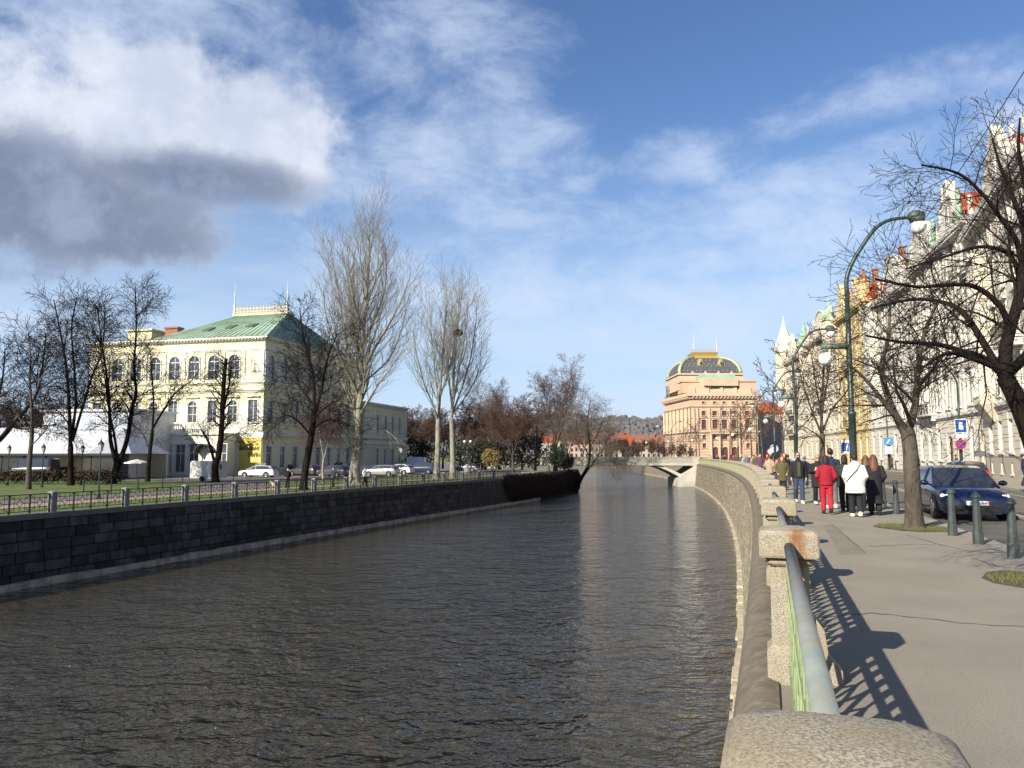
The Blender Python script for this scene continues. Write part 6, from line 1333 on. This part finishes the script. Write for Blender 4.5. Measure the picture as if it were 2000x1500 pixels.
def car(kind, paint, label, loc, rz, detail=True, roofbox=False, panel_sides=False, plate=None, group=None, emblem=False):
    c = CP[kind]; L, w = c['L'], c['w']; root = thing('car' if kind != 'van' else 'van', label, 'car' if kind != 'van' else 'van', loc, rz, group)
    bx, bz = zip(*c['belt']); rxs, rzs = zip(*c['roof'])
    hw = lambda x: w * (1 - .13 * abs(2 * x / L) ** 9 - .03 * abs(2 * x / L) ** 2)
    xs = sorted(set(list(np.linspace(-L / 2, L / 2, 15)) + list(bx) + [-L / 2 + .05, L / 2 - .06])); xs = [x for x in xs if -L / 2 <= x <= L / 2]
    secs = []
    for x in xs:
        zb = float(np.interp(x, bx, bz)); q = hw(x); e = abs(2 * x / L); zl = .20 + .03 * max(0, (e - .93) / .07); zl = min(zl, zb - .15); zm = (zl + zb) / 2
        half = [(q * .86, zl), (q * .97, zl + .08), (q, zm), (q * .985, zb - .12 if zb - .12 > zm else zm + .02), (q * .93, zb - .02), (q * .80, zb + .012), (q * .4, zb + .03)]
        secs.append([(x, y, z) for y, z in half] + [(x, -y, z) for y, z in half[::-1]])
    mb = MB(); mb.rings(secs[::-1], True); part('body', mb, paint, root, 'auto')
    # cabin
    cx = sorted(set(list(rxs) + [x for x in np.linspace(rxs[0], rxs[-1], 9)])); cab = MB(); win = {}
    def csec(x):
        zb = float(np.interp(x, bx, bz)) - .02; zr = max(float(np.interp(x, rxs, rzs)), zb + .01); q = hw(x) * .925; t = (zr - zb) / (max(rzs) - zb); k = q * (1 - .22 * t * (1 if kind != 'van' else .5))
        return [(x, q, zb), (x, k, zr - .07 * t), (x, k * .9, zr - .015 * t), (x, k * .45, zr), (x, -k * .45, zr), (x, -k * .9, zr - .015 * t), (x, -k, zr - .07 * t), (x, -q, zb)]
    S2 = [csec(x) for x in cx]
    x_ws = rxs[-3]; x_rw = rxs[2]; bpill = .05 if kind != 'van' else 1.0
    for i in range(len(cx) - 1):
        a, b_ = S2[i], S2[i + 1]; xm = (cx[i] + cx[i + 1]) / 2
        for j in range(7):
            quad = [a[j], b_[j], b_[j + 1], a[j + 1]]
            tgt = cab
            if xm > x_ws and 1 <= j <= 5: tgt = win.setdefault('windscreen', MB())
            elif xm < x_rw and 1 <= j <= 5 and not panel_sides: tgt = win.setdefault('rear_window', MB())
            elif j in (0, 6) and not (panel_sides and xm < .5): tgt = win.setdefault(('side_window', j, xm > bpill), MB())
            tgt.add(quad, [(0, 1, 2, 3)])
    part('roof', cab, paint, root, 'auto')
    for k, m_ in win.items(): part(k if isinstance(k, str) else k[0], m_, glass_dark, root, 'auto')
    if detail:
        pl_ = MB()
        for sgn in (1, -1):
            for x in (x_rw + .05, bpill, ):
                s_ = csec(x); p0, p1 = Vector(s_[0 if sgn > 0 else 7]), Vector(s_[1 if sgn > 0 else 6]); pl_.tube([p0, p1], .04, 5)
            a_, b_ = csec(x_ws), csec(rxs[-1]); pl_.tube([Vector(a_[1 if sgn > 0 else 6]), Vector(b_[0 if sgn > 0 else 7])], .035, 5)
            a_ = csec(rxs[0] + .02); b_ = csec(x_rw); pl_.tube([Vector(a_[0 if sgn > 0 else 7]), Vector(b_[1 if sgn > 0 else 6])], .04, 5)
        part('pillars', pl_, paint, root, kind='stuff')
    R_ = .32 if kind != 'van' else .35
    tyre = MB(); n_ = 18
    tyre.rings([[(r_ * math.cos(a), y, r_ * math.sin(a)) for a in np.linspace(0, 2 * math.pi, n_ + 1)[:-1]] for y, r_ in ((-.1, R_ * .7), (-.1, R_ * .95), (-.06, R_), (.06, R_), (.1, R_ * .95), (.1, R_ * .7))], True)
    tm_ = tyre.mesh('tyre', rubber, 'auto'); rim = MB(); rim.rings([[(r_ * math.cos(a), y, r_ * math.sin(a)) for a in np.linspace(0, 2 * math.pi, n_ + 1)[:-1]] for y, r_ in ((.06, R_ * .69), (.105, R_ * .68), (.095, R_ * .6), (.07, R_ * .55))], True)
    for k in range(5): a = k * 2 * math.pi / 5; rim.box((R_ * .33 * math.cos(a), .09, R_ * .33 * math.sin(a)), (R_ * .6, .03, .07), 0, 0, Matrix.Rotation(-a, 3, 'Y'))
    rm_ = rim.mesh('rim', mat('alloy', (.45, .45, .46), .35, metal=.8))
    arch = MB(); arch.xprism([((R_ + .06) * math.cos(a), (R_ + .06) * math.sin(a)) for a in np.linspace(-.25, math.pi + .25, 14)], -.006, .006); am_ = arch.mesh('wheel_arch', rubber)
    for xw in (c['wf'], -c['wr']):
        for sgn in (1, -1):
            wl_ = link('wheel', None, root, (xw, sgn * (w - .085), R_)); wl_.rotation_euler = (0, 0, 0 if sgn > 0 else math.pi); link('tyre', tm_, wl_); link('rim', rm_, wl_)
            o = link('wheel_arch', am_, root, (xw, sgn * (hw(xw) + .002), R_))
    lampm = mat('headlamp', (.75, .76, .78), .15, spec=.9); lit = mat('headlamp_lit', (.85, .85, .85), .15, spec=.9); lit.node_tree.nodes['Principled BSDF'].inputs['Emission Color'].default_value = (1, .97, .9, 1); lit.node_tree.nodes['Principled BSDF'].inputs['Emission Strength'].default_value = .9; redl = mat('tail_lamp', (.45, .015, .015), .2)
    for sgn in (1, -1):
        zf = float(np.interp(L / 2 - .2, bx, bz)); h_ = MB(); xf = L / 2 - .16
        h_.ball((xf - .10, sgn * w * .70, zf - .09), (.20, .21, .085), 12, 8); part('headlight', h_, lit if emblem else lampm, root, True)
        t_ = MB(); zr_ = float(np.interp(-L / 2 + .1, bx, bz)); t_.bb(-L / 2 - .005, -L / 2 + .12, min(sgn * w * .58, sgn * w * .84), max(sgn * w * .58, sgn * w * .84), zr_ - .14, zr_ + .05); part('taillight', t_, redl, root)
        mr = MB(); xm_ = rxs[-1] - .28; zb_ = float(np.interp(xm_, bx, bz)); mr.ball((xm_, sgn * (w + .10), zb_ + .07), (.08, .12, .08), 8, 6); mr.tube([(xm_, sgn * w * .9, zb_), (xm_, sgn * (w + .05), zb_ + .05)], .025, 5); part('mirror', mr, paint, root, True)
        if detail:
            for xd in (-.2, .75 if kind != 'van' else 1.3):
                dh = MB(); zb_ = float(np.interp(xd, bx, bz)); dh.bb(xd - .3, xd - .12, min(sgn * w * .97, sgn * (w + .012)), max(sgn * w * .97, sgn * (w + .012)), zb_ - .17, zb_ - .14); part('door_handle', dh, paint, root)
            fg = MB(); fg.ball((L / 2 - .12, sgn * w * .72, .36), (.06, .07, .05), 8, 6); part('fog_light', fg, lampm, root)
    gr_ = MB(); gr_.bb(L / 2 - .06, L / 2 + .012, -w * .66, w * .66, .27, .42); part('grille', gr_, rubber, root)
    g2_ = MB(); g2_.bb(L / 2 - .03, L / 2 + .014, -w * .62, w * .62, .20, .24); part('bumper_lip', g2_, rubber, root)
    for xs_, rr in ((L / 2 + .02, 0), (-L / 2 - .02, 1)):
        p_ = MB(); p_.bb(xs_ - .012, xs_ + .012, -.26, .26, .44 if not rr else .62, .55 if not rr else .73); pp_ = part('number_plate', p_, swhite, root)
        if plate and not rr:
            text('plate_text', plate, .105, iron, pp_, (xs_ + .014, 0, .462), (R(90), 0, R(90)), .001)
            rs_ = MB(); rs_.bb(xs_ - .012, xs_ + .0135, .26, .30, .44, .55); part('plate_band', rs_, sred, root)
    if emblem:
        em = MB(); zf = .70; xe = L / 2 - .015
        for s1, s2 in (((0, .09), (.06, 0)), ((.06, 0), (0, -.09)), ((0, -.09), (-.06, 0)), ((-.06, 0), (0, .09))): em.tube([(xe - .05 - s1[1] * .5, s1[0], zf + s1[1]), (xe - .05 - s2[1] * .5, s2[0], zf + s2[1])], .014, 5)
        part('emblem', em, chrome, root)
    if roofbox:
        rb = MB(); rb.rings([[(x, y * s_, z) for y, z in ((-.38, 1.52), (.38, 1.52), (.34, 1.74), (-.34, 1.74))] for x, s_ in ((-1.3, .8), (-1.1, 1), (.3, 1), (.75, .55))][::-1], True); part('roof_box', rb, mat('box_black', (.02, .02, .022), .35), root)
    return root
def paint(nm, c): return mat(nm, c, .28, coat=.8, spec=.5)
navy = paint('paint_navy', (.004, .007, .035)); blk = paint('paint_black', (.012, .012, .014)); wht = paint('paint_white', (.62, .62, .62)); silv = mat('paint_silver', (.42, .42, .41), .3, metal=.5, coat=.6); blu = paint('paint_blue', (.012, .05, .24)); mar = paint('paint_maroon', (.07, .012, .022)); gry = mat('paint_grey', (.09, .09, .095), .35, metal=.4, coat=.5); dkb = paint('paint_darkblue', (.02, .03, .07))
# oncoming dark blue hatchback : its front axle stands near (13.6, 23.4)
hd = math.atan2(-1, -Rs(23)); c_ = Vector(off(24.7, 4.25)) + (Vector(_off0(24.7, 5.38)) - Vector(off(24.7, 4.25)))
car('estate', navy, 'dark blue car with lights on driving towards the camera', (c_.x, c_.y, -.118), hd, plate='5A4 8151', emblem=True)
x, y = wpt(1880, 890, 46).x, 46; car('hatch', blk, 'black car driving away behind the dark blue one', (x, y, -.11), math.atan2(1, Rs(46)))
x, y = off(118, 5.6); car('hatch', blu, 'small bright blue car far down the road', (x, y, -.118), math.atan2(-1, -Rs(118)))
pk = 'cars parked beside the palace'
def lcar(kind, m_, lab, px, py, rzd, **k): p = gpt(px, py, IZ); car(kind, m_, lab, (p.x, p.y, IZ + .004), R(rzd), group=pk, **k)
lcar('estate', wht, 'white estate car with black roof box before the restaurant wall', 505, 932, 172, roofbox=True)
lcar('hatch', mar, 'dark maroon car behind the white estate', 560, 927, 150)
lcar('estate', gry, 'grey car parked behind the quay fence tree', 595, 929, 150)
lcar('hatch', mar, 'maroon hatchback between the fence tree and the small pale tree', 628, 928, 145)
lcar('mpv', blk, 'tall black car left of the big poplar', 668, 926, 140)
lcar('estate', gry, 'dark grey car half hidden by the big poplar', 652, 931, 150)
lcar('hatch', dkb, 'dark blue car right of the big poplar', 713, 929, 150)
lcar('estate', silv, 'silver estate car right of the big poplar', 745, 930, 165)
lcar('hatch', wht, 'white car beside the lantern before the wing', 780, 926, 160)
lcar('mpv', dkb, 'blue people carrier before the white van', 822, 925, 170)
lcar('van', wht, 'white panel van beside the palace wing', 802, 918, 175, panel_sides=True)
lcar('hatch', silv, 'silver car half hidden behind the nest poplar', 912, 920, 165)
lcar('van', blk, 'black van behind the hedge at the left', 60, 938, 175)

# ------------------------------------------------------------------ people
RC = {}
def remeshed(name, mb, vox, m_, smooth=4, key=None):
    if key is not None and key in RC: return RC[key]
    me = mb.mesh(name + '_src', m_); o = bpy.data.objects.new(name, me)
    md = o.modifiers.new('r', 'REMESH'); md.mode = 'VOXEL'; md.voxel_size = vox
    if smooth: sm = o.modifiers.new('s', 'SMOOTH'); sm.factor = .5; sm.iterations = smooth
    me2 = eval_mesh(o); bpy.data.objects.remove(o); bpy.data.meshes.remove(me)
    me2.polygons.foreach_set('use_smooth', [True] * len(me2.polygons)); me2.name = name
    if key is not None: RC[key] = me2
    return me2
def ell(z, rx, ry, cx=0.0, cy=0.0, n=14): return [(cx + rx * math.cos(a), cy + ry * math.sin(a), z) for a in np.linspace(0, 2 * math.pi, n + 1)[:-1]]
def legs_pts(st):
    """hip, knee, ankle, toe for both legs; facing -y; st>0 : left leg forward"""
    out = []
    for sx_, s_ in ((1, st), (-1, -st)):
        hip = (.09 * sx_, 0, .90)
        if s_ >= 0: knee = (.095 * sx_, -.22 * s_, .50); ank = (.09 * sx_, -.30 * s_, .085); toe = (.10 * sx_, -.30 * s_ - .16, .055)
        else: knee = (.095 * sx_, .04 * -s_ - .03, .49); ank = (.09 * sx_, .38 * -s_, .085 + .10 * -s_); toe = (.10 * sx_, .38 * -s_ - .14, .045)
        out.append((hip, knee, ank, toe))
    return out
def arm_pts(sw, bend):
    out = []
    for sx_, s_ in ((1, -sw), (-1, sw)):
        sh = (.185 * sx_, .0, 1.385)
        if bend == 'pocket': el = (.27 * sx_, .06, 1.12); wr = (.20 * sx_, -.10, .95)
        elif bend == 'cup' and sx_ < 0: el = (.25 * sx_, -.02, 1.12); wr = (.12 * sx_, -.26, 1.20)
        else: el = (.245 * sx_, -.12 * s_ + .03, 1.11); wr = (.25 * sx_, -.24 * s_ - .04, .865)
        out.append((sh, el, wr))
    return out
PC = {}
def person_meshes(st, bend, coat, hair, vox):
    key = (st, bend, coat, hair, vox)
    if key in PC: return PC[key]
    lg_ = legs_pts(st); ar = arm_pts(st * .7, bend); out = []
    b = MB(); b.rings([ell(*q) for q in ((.80, .12, .09), (.90, .165, .115), (1.0, .155, .11), (1.10, .14, .10), (1.25, .16, .11), (1.36, .165, .10), (1.42, .11, .08), (1.455, .06, .06), (1.53, .055, .058))])
    b.ball((0, -.012, 1.615), (.074, .094, .117), 14, 12); b.ball((0, -.10, 1.59), (.014, .022, .024), 6, 5); b.ball((0, -.06, 1.535), (.045, .045, .035), 8, 6)
    for e in (1, -1): b.ball((e * .076, .005, 1.605), (.014, .022, .033), 6, 5)
    for hip, kn, an, toe in lg_: b.tube([hip, kn, an, (an[0], an[1], .05 if an[2] < .1 else an[2] - .03)], [.088, .058, .042, .042], 10); b.tube([(an[0], an[1] + .04, an[2] - .035), toe], [.038, .032], 8)
    for i, (sh, el, wr) in enumerate(ar):
        b.tube([(sh[0] * .7, 0, sh[2]), sh, el, wr], [.05, .052, .042, .030], 10)
        d = (Vector(wr) - Vector(el)).normalized(); w_ = Vector(wr); sx_ = 1 if i == 0 else -1
        b.tube([w_, w_ + d * .05, w_ + d * .09], [.028, .036, .034], 8)
        side = Vector((0, -1, 0)) if abs(d.y) < .8 else Vector((0, 0, 1))
        for k, ln_ in enumerate((.062, .075, .07, .055)):
            o_ = side * (.030 - .020 * k); a_ = w_ + d * .085 + o_; b.tube([a_, a_ + d * ln_ * .5 + Vector((-sx_ * .006, 0, 0)), a_ + d * ln_ + Vector((-sx_ * .022, 0, 0))], [.0105, .010, .008], 6)
        a_ = w_ + d * .03 + side * .03; b.tube([a_, a_ + d * .035 + side * .022, a_ + d * .07 + side * .022], [.012, .011, .009], 6)
    out.append(('body', remeshed('body', b, min(vox, .013) if vox < .02 else vox * .8, skin, 2, ('b', st, bend, vox)), 'skin'))
    t = MB(); t.rings([ell(*q) for q in ((.78, .13, .10), (.90, .182, .132), (1.04, .17, .125))])
    wide = .03 if coat in ('long', 'puffer') else .014
    for hip, kn, an, toe in lg_: t.tube([hip, kn, (an[0], an[1], an[2] + .02)], [.104, .076 + wide * .3, .062 + wide], 10)
    out.append(('trousers', remeshed('trousers', t, vox, iron, 3, ('t', st, wide, vox)), 'legs'))
    j = MB(); hem = {'jacket': .86, 'puffer': .66, 'long': .34, 'coat': .62}[coat]; q = {'jacket': 1.0, 'puffer': 1.32, 'long': 1.12, 'coat': 1.1}[coat]
    prof = [(hem, .205 * q + (.05 if coat == 'long' else 0), .155 * q + (.05 if coat == 'long' else 0))]
    z = hem + .1
    while z < 1.2: prof.append((z, .198 * q, .15 * q)); z += .12
    if coat == 'puffer':
        prof = [(zz, rx * (1.03 if i % 2 else .985), ry * (1.03 if i % 2 else .985)) for i, (zz, rx, ry) in enumerate(prof)]
    prof += [(1.26, .205 * q, .145 * q), (1.37, .20, .125 * q), (1.43, .135, .10), (1.48, .085, .085), (1.52, .078, .08)]
    if coat == 'puffer': prof += [(1.55, .10, .11), (1.50, .06, .06)][:1]; j.ball((0, .09, 1.45), (.14, .09, .10), 10, 8)
    j.rings([ell(*a) for a in prof])
    for sh, el, wr in ar: e_ = Vector(el); w_ = Vector(wr); j.tube([(sh[0] * .6, 0, sh[2] - .01), sh, el, tuple(e_.lerp(w_, .95))], [.075 * min(q, 1.15), .082 * min(q, 1.2), .070 * min(q, 1.25), .055 * min(q, 1.2)], 10)
    out.append((coat if coat in ('jacket', 'coat') else coat + '_coat', remeshed('coat', j, vox, iron, 3, ('c', st, bend, coat, vox)), 'coat'))
    h = MB(); h.ball((0, .012, 1.64), (.086, .10, .105), 14, 10)
    if hair == 'long':
        h.rings([ell(zz, rx, ry, 0, cy) for zz, rx, ry, cy in ((1.24, .07, .025, .14), (1.35, .11, .045, .125), (1.48, .105, .06, .075), (1.6, .085, .075, .04), (1.68, .07, .07, .02))])
        for e in (1, -1): h.tube([(e * .07, -.03, 1.66), (e * .092, -.02, 1.55), (e * .11, -.03, 1.42)], [.03, .032, .03], 8)
    elif hair == 'bob':
        h.rings([ell(zz, rx, ry, 0, cy) for zz, rx, ry, cy in ((1.47, .088, .06, .045), (1.56, .098, .075, .035), (1.66, .085, .085, .02))])
    h.v = [(x_, y_ + .018, z_ + .022) for x_, y_, z_ in h.v]; me = remeshed('hair', h, vox * .8, iron, 2, ('h', hair, vox)); out.append(('hair', me, 'hair'))
    for k, (hip, kn, an, toe) in enumerate(lg_):
        s_ = MB(); s_.rings([[(an[0] + x_ * .052, an[1] + .06 - .25 * f + y_ * .0, an[2] - .05 + zz) for x_, zz, y_ in ((-1, -.03, 0), (1, -.03, 0), (1.0, hh, 0), (-1.0, hh, 0))] for f, hh in ((0, .05), (.25, .07), (.6, .035), (.9, .012), (1, -.01))], True)
        s_.tube([(an[0], an[1] + .01, an[2] - .03), (an[0], an[1] + .005, an[2] + .06)], [.055, .058], 8)
        out.append(('shoe', remeshed('shoe', s_, min(vox, .02), iron, 2, ('s', st, k, vox)), 'shoe'))
    PC[key] = out; return out
def cloth(nm, c, r_=.85, c2=None, sc=14): return mat('cloth_' + nm, c, r_, c2 or tuple(x * .7 for x in c), sc, .5, .25, 30)
CL = dict(red=cloth('red', (.28, .008, .02)), redtr=cloth('red_trousers', (.42, .015, .03)), white=cloth('white', (.74, .71, .63), c2=(.62, .59, .52)), black=cloth('black', (.014, .014, .016)), navy=cloth('navy', (.015, .022, .05)), green=cloth('dark_green', (.025, .032, .026)), jeans=cloth('jeans', (.035, .055, .10)), fur=cloth('fur_green', (.10, .085, .03), c2=(.04, .035, .015), sc=26), grey=cloth('grey', (.12, .12, .13)), beige=cloth('beige', (.36, .28, .19)), lblue=cloth('light_blue', (.22, .34, .52)), pink=cloth('pink', (.42, .17, .20)), brown=cloth('brown', (.11, .06, .035)), purple=cloth('purple', (.10, .04, .08)), olive=cloth('olive', (.07, .07, .035)))
HR = dict(dark=mat('hair_dark', (.018, .012, .009), .6, (.035, .022, .015), 30, .6), brown=mat('hair_brown', (.085, .035, .016), .6, (.18, .075, .03), 34, .7), auburn=mat('hair_auburn', (.19, .055, .022), .6, (.10, .03, .014), 30, .6), grey=mat('hair_grey', (.25, .24, .22), .6), blond=mat('hair_blond', (.36, .24, .11), .6, (.25, .16, .07), 30, .6), shaved=mat('hair_shaved', (.10, .065, .05), .7))
def person(label, loc, face, H, st, bend, coat, hair, cc, lc, hc, sc='black', vox=.03, group=None):
    root = thing('person', label, 'person', loc, face, group); k = H / 1.735; root.scale = (k, k, k)
    for nm, me, role in person_meshes(st, bend, coat, hair, vox):
        o = link(nm, me, root); m_ = {'skin': skin, 'legs': CL[lc], 'coat': CL[cc], 'hair': HR[hc], 'shoe': CL[sc]}[role]
        o.material_slots[0].link = 'OBJECT'; o.material_slots[0].material = m_
    return root
def pat(px, d): return (wpt(px, 890, d).x, d, 0)
NV = .016
AW = math.pi - .3      # walking away along the bank
p4 = person('woman in a red jacket and red trousers walking away', pat(1612, 22), AW, 1.64, .5, 'pocket', 'jacket', 'bob', 'red', 'redtr', 'dark', 'black', NV)
mb = MB(); mb.rings([[(.20, -.05, .86), (.26, -.05, .86), (.26, .12, .86), (.20, .12, .86)], [(.205, -.03, 1.12), (.25, -.03, 1.12), (.25, .10, 1.12), (.205, .10, 1.12)]], True); mb.tube([(.23, .03, 1.12), (.19, .06, 1.40), (.16, .0, 1.46)], .012, 5); mb.v = [(-x - .10, y + .06, z) if z < 1.2 else (-x - .03, y + .05, z) for x, y, z in mb.v]
bag = one('shoulder_bag', mb, CL['black'], 'black bag hanging from the shoulder of the woman in red', 'bag'); bag.location = p4.location; bag.rotation_euler = p4.rotation_euler; bag.scale = p4.scale
p7 = person('woman in a white puffer coat and black trousers walking away', pat(1668, 21), AW, 1.68, .32, 'pocket', 'puffer', 'short', 'white', 'black', 'dark', 'white', NV)
mb = MB(); mb.tube([(-.14, .08, 1.44), (-.02, .215, 1.30), (.14, .205, 1.12), (.24, .12, .98)], .011, 5); st_ = part('bag_strap', mb, CL['black'], p7)
person('woman in a long black padded coat with long curly brown hair', pat(1705, 21.6), AW, 1.66, .22, 'pocket', 'long', 'long', 'black', 'black', 'brown', 'black', NV)
pm_ = person('bearded man with sunglasses, open black jacket and jeans walking towards us', pat(1558, 27), -.2, 1.76, .45, 'down', 'jacket', 'short', 'black', 'jeans', 'shaved', 'white', NV)
mb = MB(); mb.rings([[(-.055, -.155, .93), (.055, -.155, .93), (.05, -.168, 1.15), (.045, -.150, 1.40), (-.045, -.150, 1.40), (-.05, -.168, 1.15)], [(-.05, -.14, .93), (.05, -.14, .93), (.045, -.14, 1.15), (.04, -.13, 1.40), (-.04, -.13, 1.40), (-.045, -.14, 1.15)]], True); part('shirt', mb, CL['olive'], pm_)
def shades(p, beard=True):
    mb = MB(); mb.box((.033, -.106, 1.632), (.05, .012, .034)); mb.box((-.033, -.106, 1.632), (.05, .012, .034)); mb.bb(-.075, .075, -.104, -.098, 1.64, 1.647); part('sunglasses', mb, glass_dark, p)
    if beard: mb = MB(); mb.ball((0, -.068, 1.545), (.058, .05, .052), 10, 8); part('beard', mb, HR['dark'], p, True)
shades(pm_)
pw3 = person('woman with sunglasses in a black coat holding a white cup', pat(1596, 26), -.25, 1.68, .4, 'cup', 'coat', 'bob', 'black', 'black', 'blond', 'white', NV); shades(pw3, False)
mb = MB(); mb.lathe([(.028, 0), (.037, .1), (.04, .1), (.04, .115)], (0, 0, 0), 10); cup = one('paper_cup', mb, swhite, 'white paper cup in the hand of the woman with sunglasses', 'cup'); cup.matrix_world = Matrix.Translation(pw3.location) @ Matrix.Rotation(-.25, 4, 'Z') @ Matrix.Scale(1.68 / 1.735, 4) @ Matrix.Translation((-.085, -.36, 1.19))
person('tall man in a navy jacket half hidden behind the woman in red', pat(1621, 24.2), AW, 1.86, .3, 'down', 'jacket', 'short', 'navy', 'grey', 'dark', 'white', NV)
person('person in a dark green jacket left of the white coat', pat(1648, 22.8), AW, 1.66, -.35, 'pocket', 'jacket', 'bob', 'green', 'black', 'dark', 'black', NV)
person('brown haired woman in black behind the white coat', pat(1690, 23.2), AW, 1.64, .3, 'pocket', 'jacket', 'long', 'black', 'black', 'brown', 'black', NV)
person('red haired woman in a green brown fur coat leaning by the railing', pat(1527, 33), -.3, 1.62, .1, 'pocket', 'coat', 'long', 'fur', 'black', 'auburn', 'black', NV)
# strolling crowd
rg = random.Random(5); cols = ['black', 'navy', 'grey', 'beige', 'lblue', 'pink', 'brown', 'purple', 'white', 'red', 'olive', 'green']; nm_ = dict(lblue='light blue', green='dark green', navy='navy blue')
used_l = set()
crowd = [(38, 1.3), (40, 2.4), (43, 1.8), (46, 1.0), (47, 2.7), (50, 1.5), (53, 2.2), (55, .9), (58, 2.8), (60, 1.7), (64, 1.1), (66, 2.4), (70, 1.6), (73, 2.7), (76, 1.0), (80, 2.0), (84, 1.3), (88, 2.5), (92, 1.6), (97, 1.0), (101, 2.3), (106, 1.4), (112, 2.6), (118, 1.2), (124, 2.0), (131, 1.5), (138, 2.4), (146, 1.8), (155, 2.2), (165, 1.5), (178, 2.0), (190, 2.6), (205, 1.6)]
sec = ['before the second lamp', 'beside the second lamp', 'before the third lamp', 'beside the third lamp', 'beyond the third lamp', 'far along the pavement']
for i, (y, o_) in enumerate(crowd):
    x, yy = off(y, o_); away = rg.random() < .45; c = cols[i % len(cols)]; l_ = rg.choice(['jeans', 'black', 'grey', 'navy']); h_ = rg.choice(['short', 'bob', 'long']); hc = rg.choice(['dark', 'brown', 'blond', 'auburn', 'grey', 'dark']); ct = rg.choice(['jacket', 'jacket', 'coat', 'puffer'])
    s_ = sec[0 if y < 45 else 1 if y < 52 else 2 if y < 66 else 3 if y < 80 else 4 if y < 120 else 5]
    lab = '%s haired person in %s coat and %s trousers %s' % (hc, nm_.get(c, c), l_ if l_ != 'jeans' else 'denim', s_)
    person(lab, (x, yy, 0), (AW if away else -.3) + rg.uniform(-.2, .2), rg.uniform(1.6, 1.84), rg.choice([.4, -.35]), rg.choice(['pocket', 'down']), ct, h_, c, l_, hc, rg.choice(['black', 'white']), .034, 'strollers on the embankment')
for lab, px, d, c, l_, ct, hh in (('person in dark jacket on the far pavement left of the orange doorway', 1793, 76, 'black', 'black', 'jacket', 'short'), ('person in purple jacket behind the black car', 1868, 58, 'purple', 'grey', 'jacket', 'short'), ('person in a dark hood walking by the white house', 1741, 92, 'brown', 'black', 'coat', 'bob'), ('person in blue cut by the right edge of the picture', 1999, 41.5, 'navy', 'navy', 'jacket', 'short')):
    person(lab, pat(px, d), 1.0, 1.72, .35, 'pocket', ct, hh, c, l_, 'dark', 'black', .034)
for lab, px, d, c, l_, rz in (('person in dark clothes behind the quay fence with a dog', 563, 63, 'black', 'black', .6), ('person in a white top behind the quay fence right of the poplar', 713, 69, 'white', 'black', 1.2), ('person in a dark jacket behind the fence left of the poplar', 652, 66, 'navy', 'black', -1.0)):
    o = person(lab, (wpt(px, 890, d).x, d, IZ + .012), rz, 1.68, .35, 'pocket', 'jacket', 'short', c, l_, 'dark', 'black', .034)
# the dog
p = Vector((wpt(540, 890, 60.5).x, 60.5, IZ + .012)); d_ = MB(); d_.tube([(-.32, 0, .40), (-.2, 0, .42), (.05, 0, .41), (.25, 0, .44), (.36, 0, .55), (.44, 0, .62)], [.10, .12, .13, .125, .08, .07], 10); d_.ball((.50, 0, .65), (.10, .075, .075), 10, 8); d_.tube([(.55, 0, .63), (.66, 0, .60)], [.045, .032], 8)
for x_, s_ in ((.22, .08), (.24, -.08)): d_.tube([(x_, s_, .38), (x_ + .02, s_, .2), (x_, s_, .03), (x_ + .05, s_, .02)], [.05, .035, .025, .025], 7)
for x_, s_ in ((-.26, .08), (-.24, -.08)): d_.tube([(x_, s_, .38), (x_ + .07, s_, .26), (x_ - .04, s_, .15), (x_ - .02, s_, .03), (x_ + .04, s_, .02)], [.07, .05, .03, .025, .025], 7)
d_.tube([(-.34, 0, .44), (-.46, 0, .52), (-.52, 0, .64)], [.03, .025, .015], 6)
for s_ in (.05, -.05): d_.tube([(.46, s_, .71), (.44, s_ * 1.5, .66), (.45, s_ * 1.6, .60)], [.025, .025, .012], 6)
link('dog', remeshed('dog', d_, .022, mat('dog_fur', (.50, .40, .25), .9, (.38, .3, .18), 8, .5), 2), None, tuple(p), 2.7, label='cream coloured dog on the lawn behind the quay fence', category='dog')

bpy.data.scenes.remove(TMP)
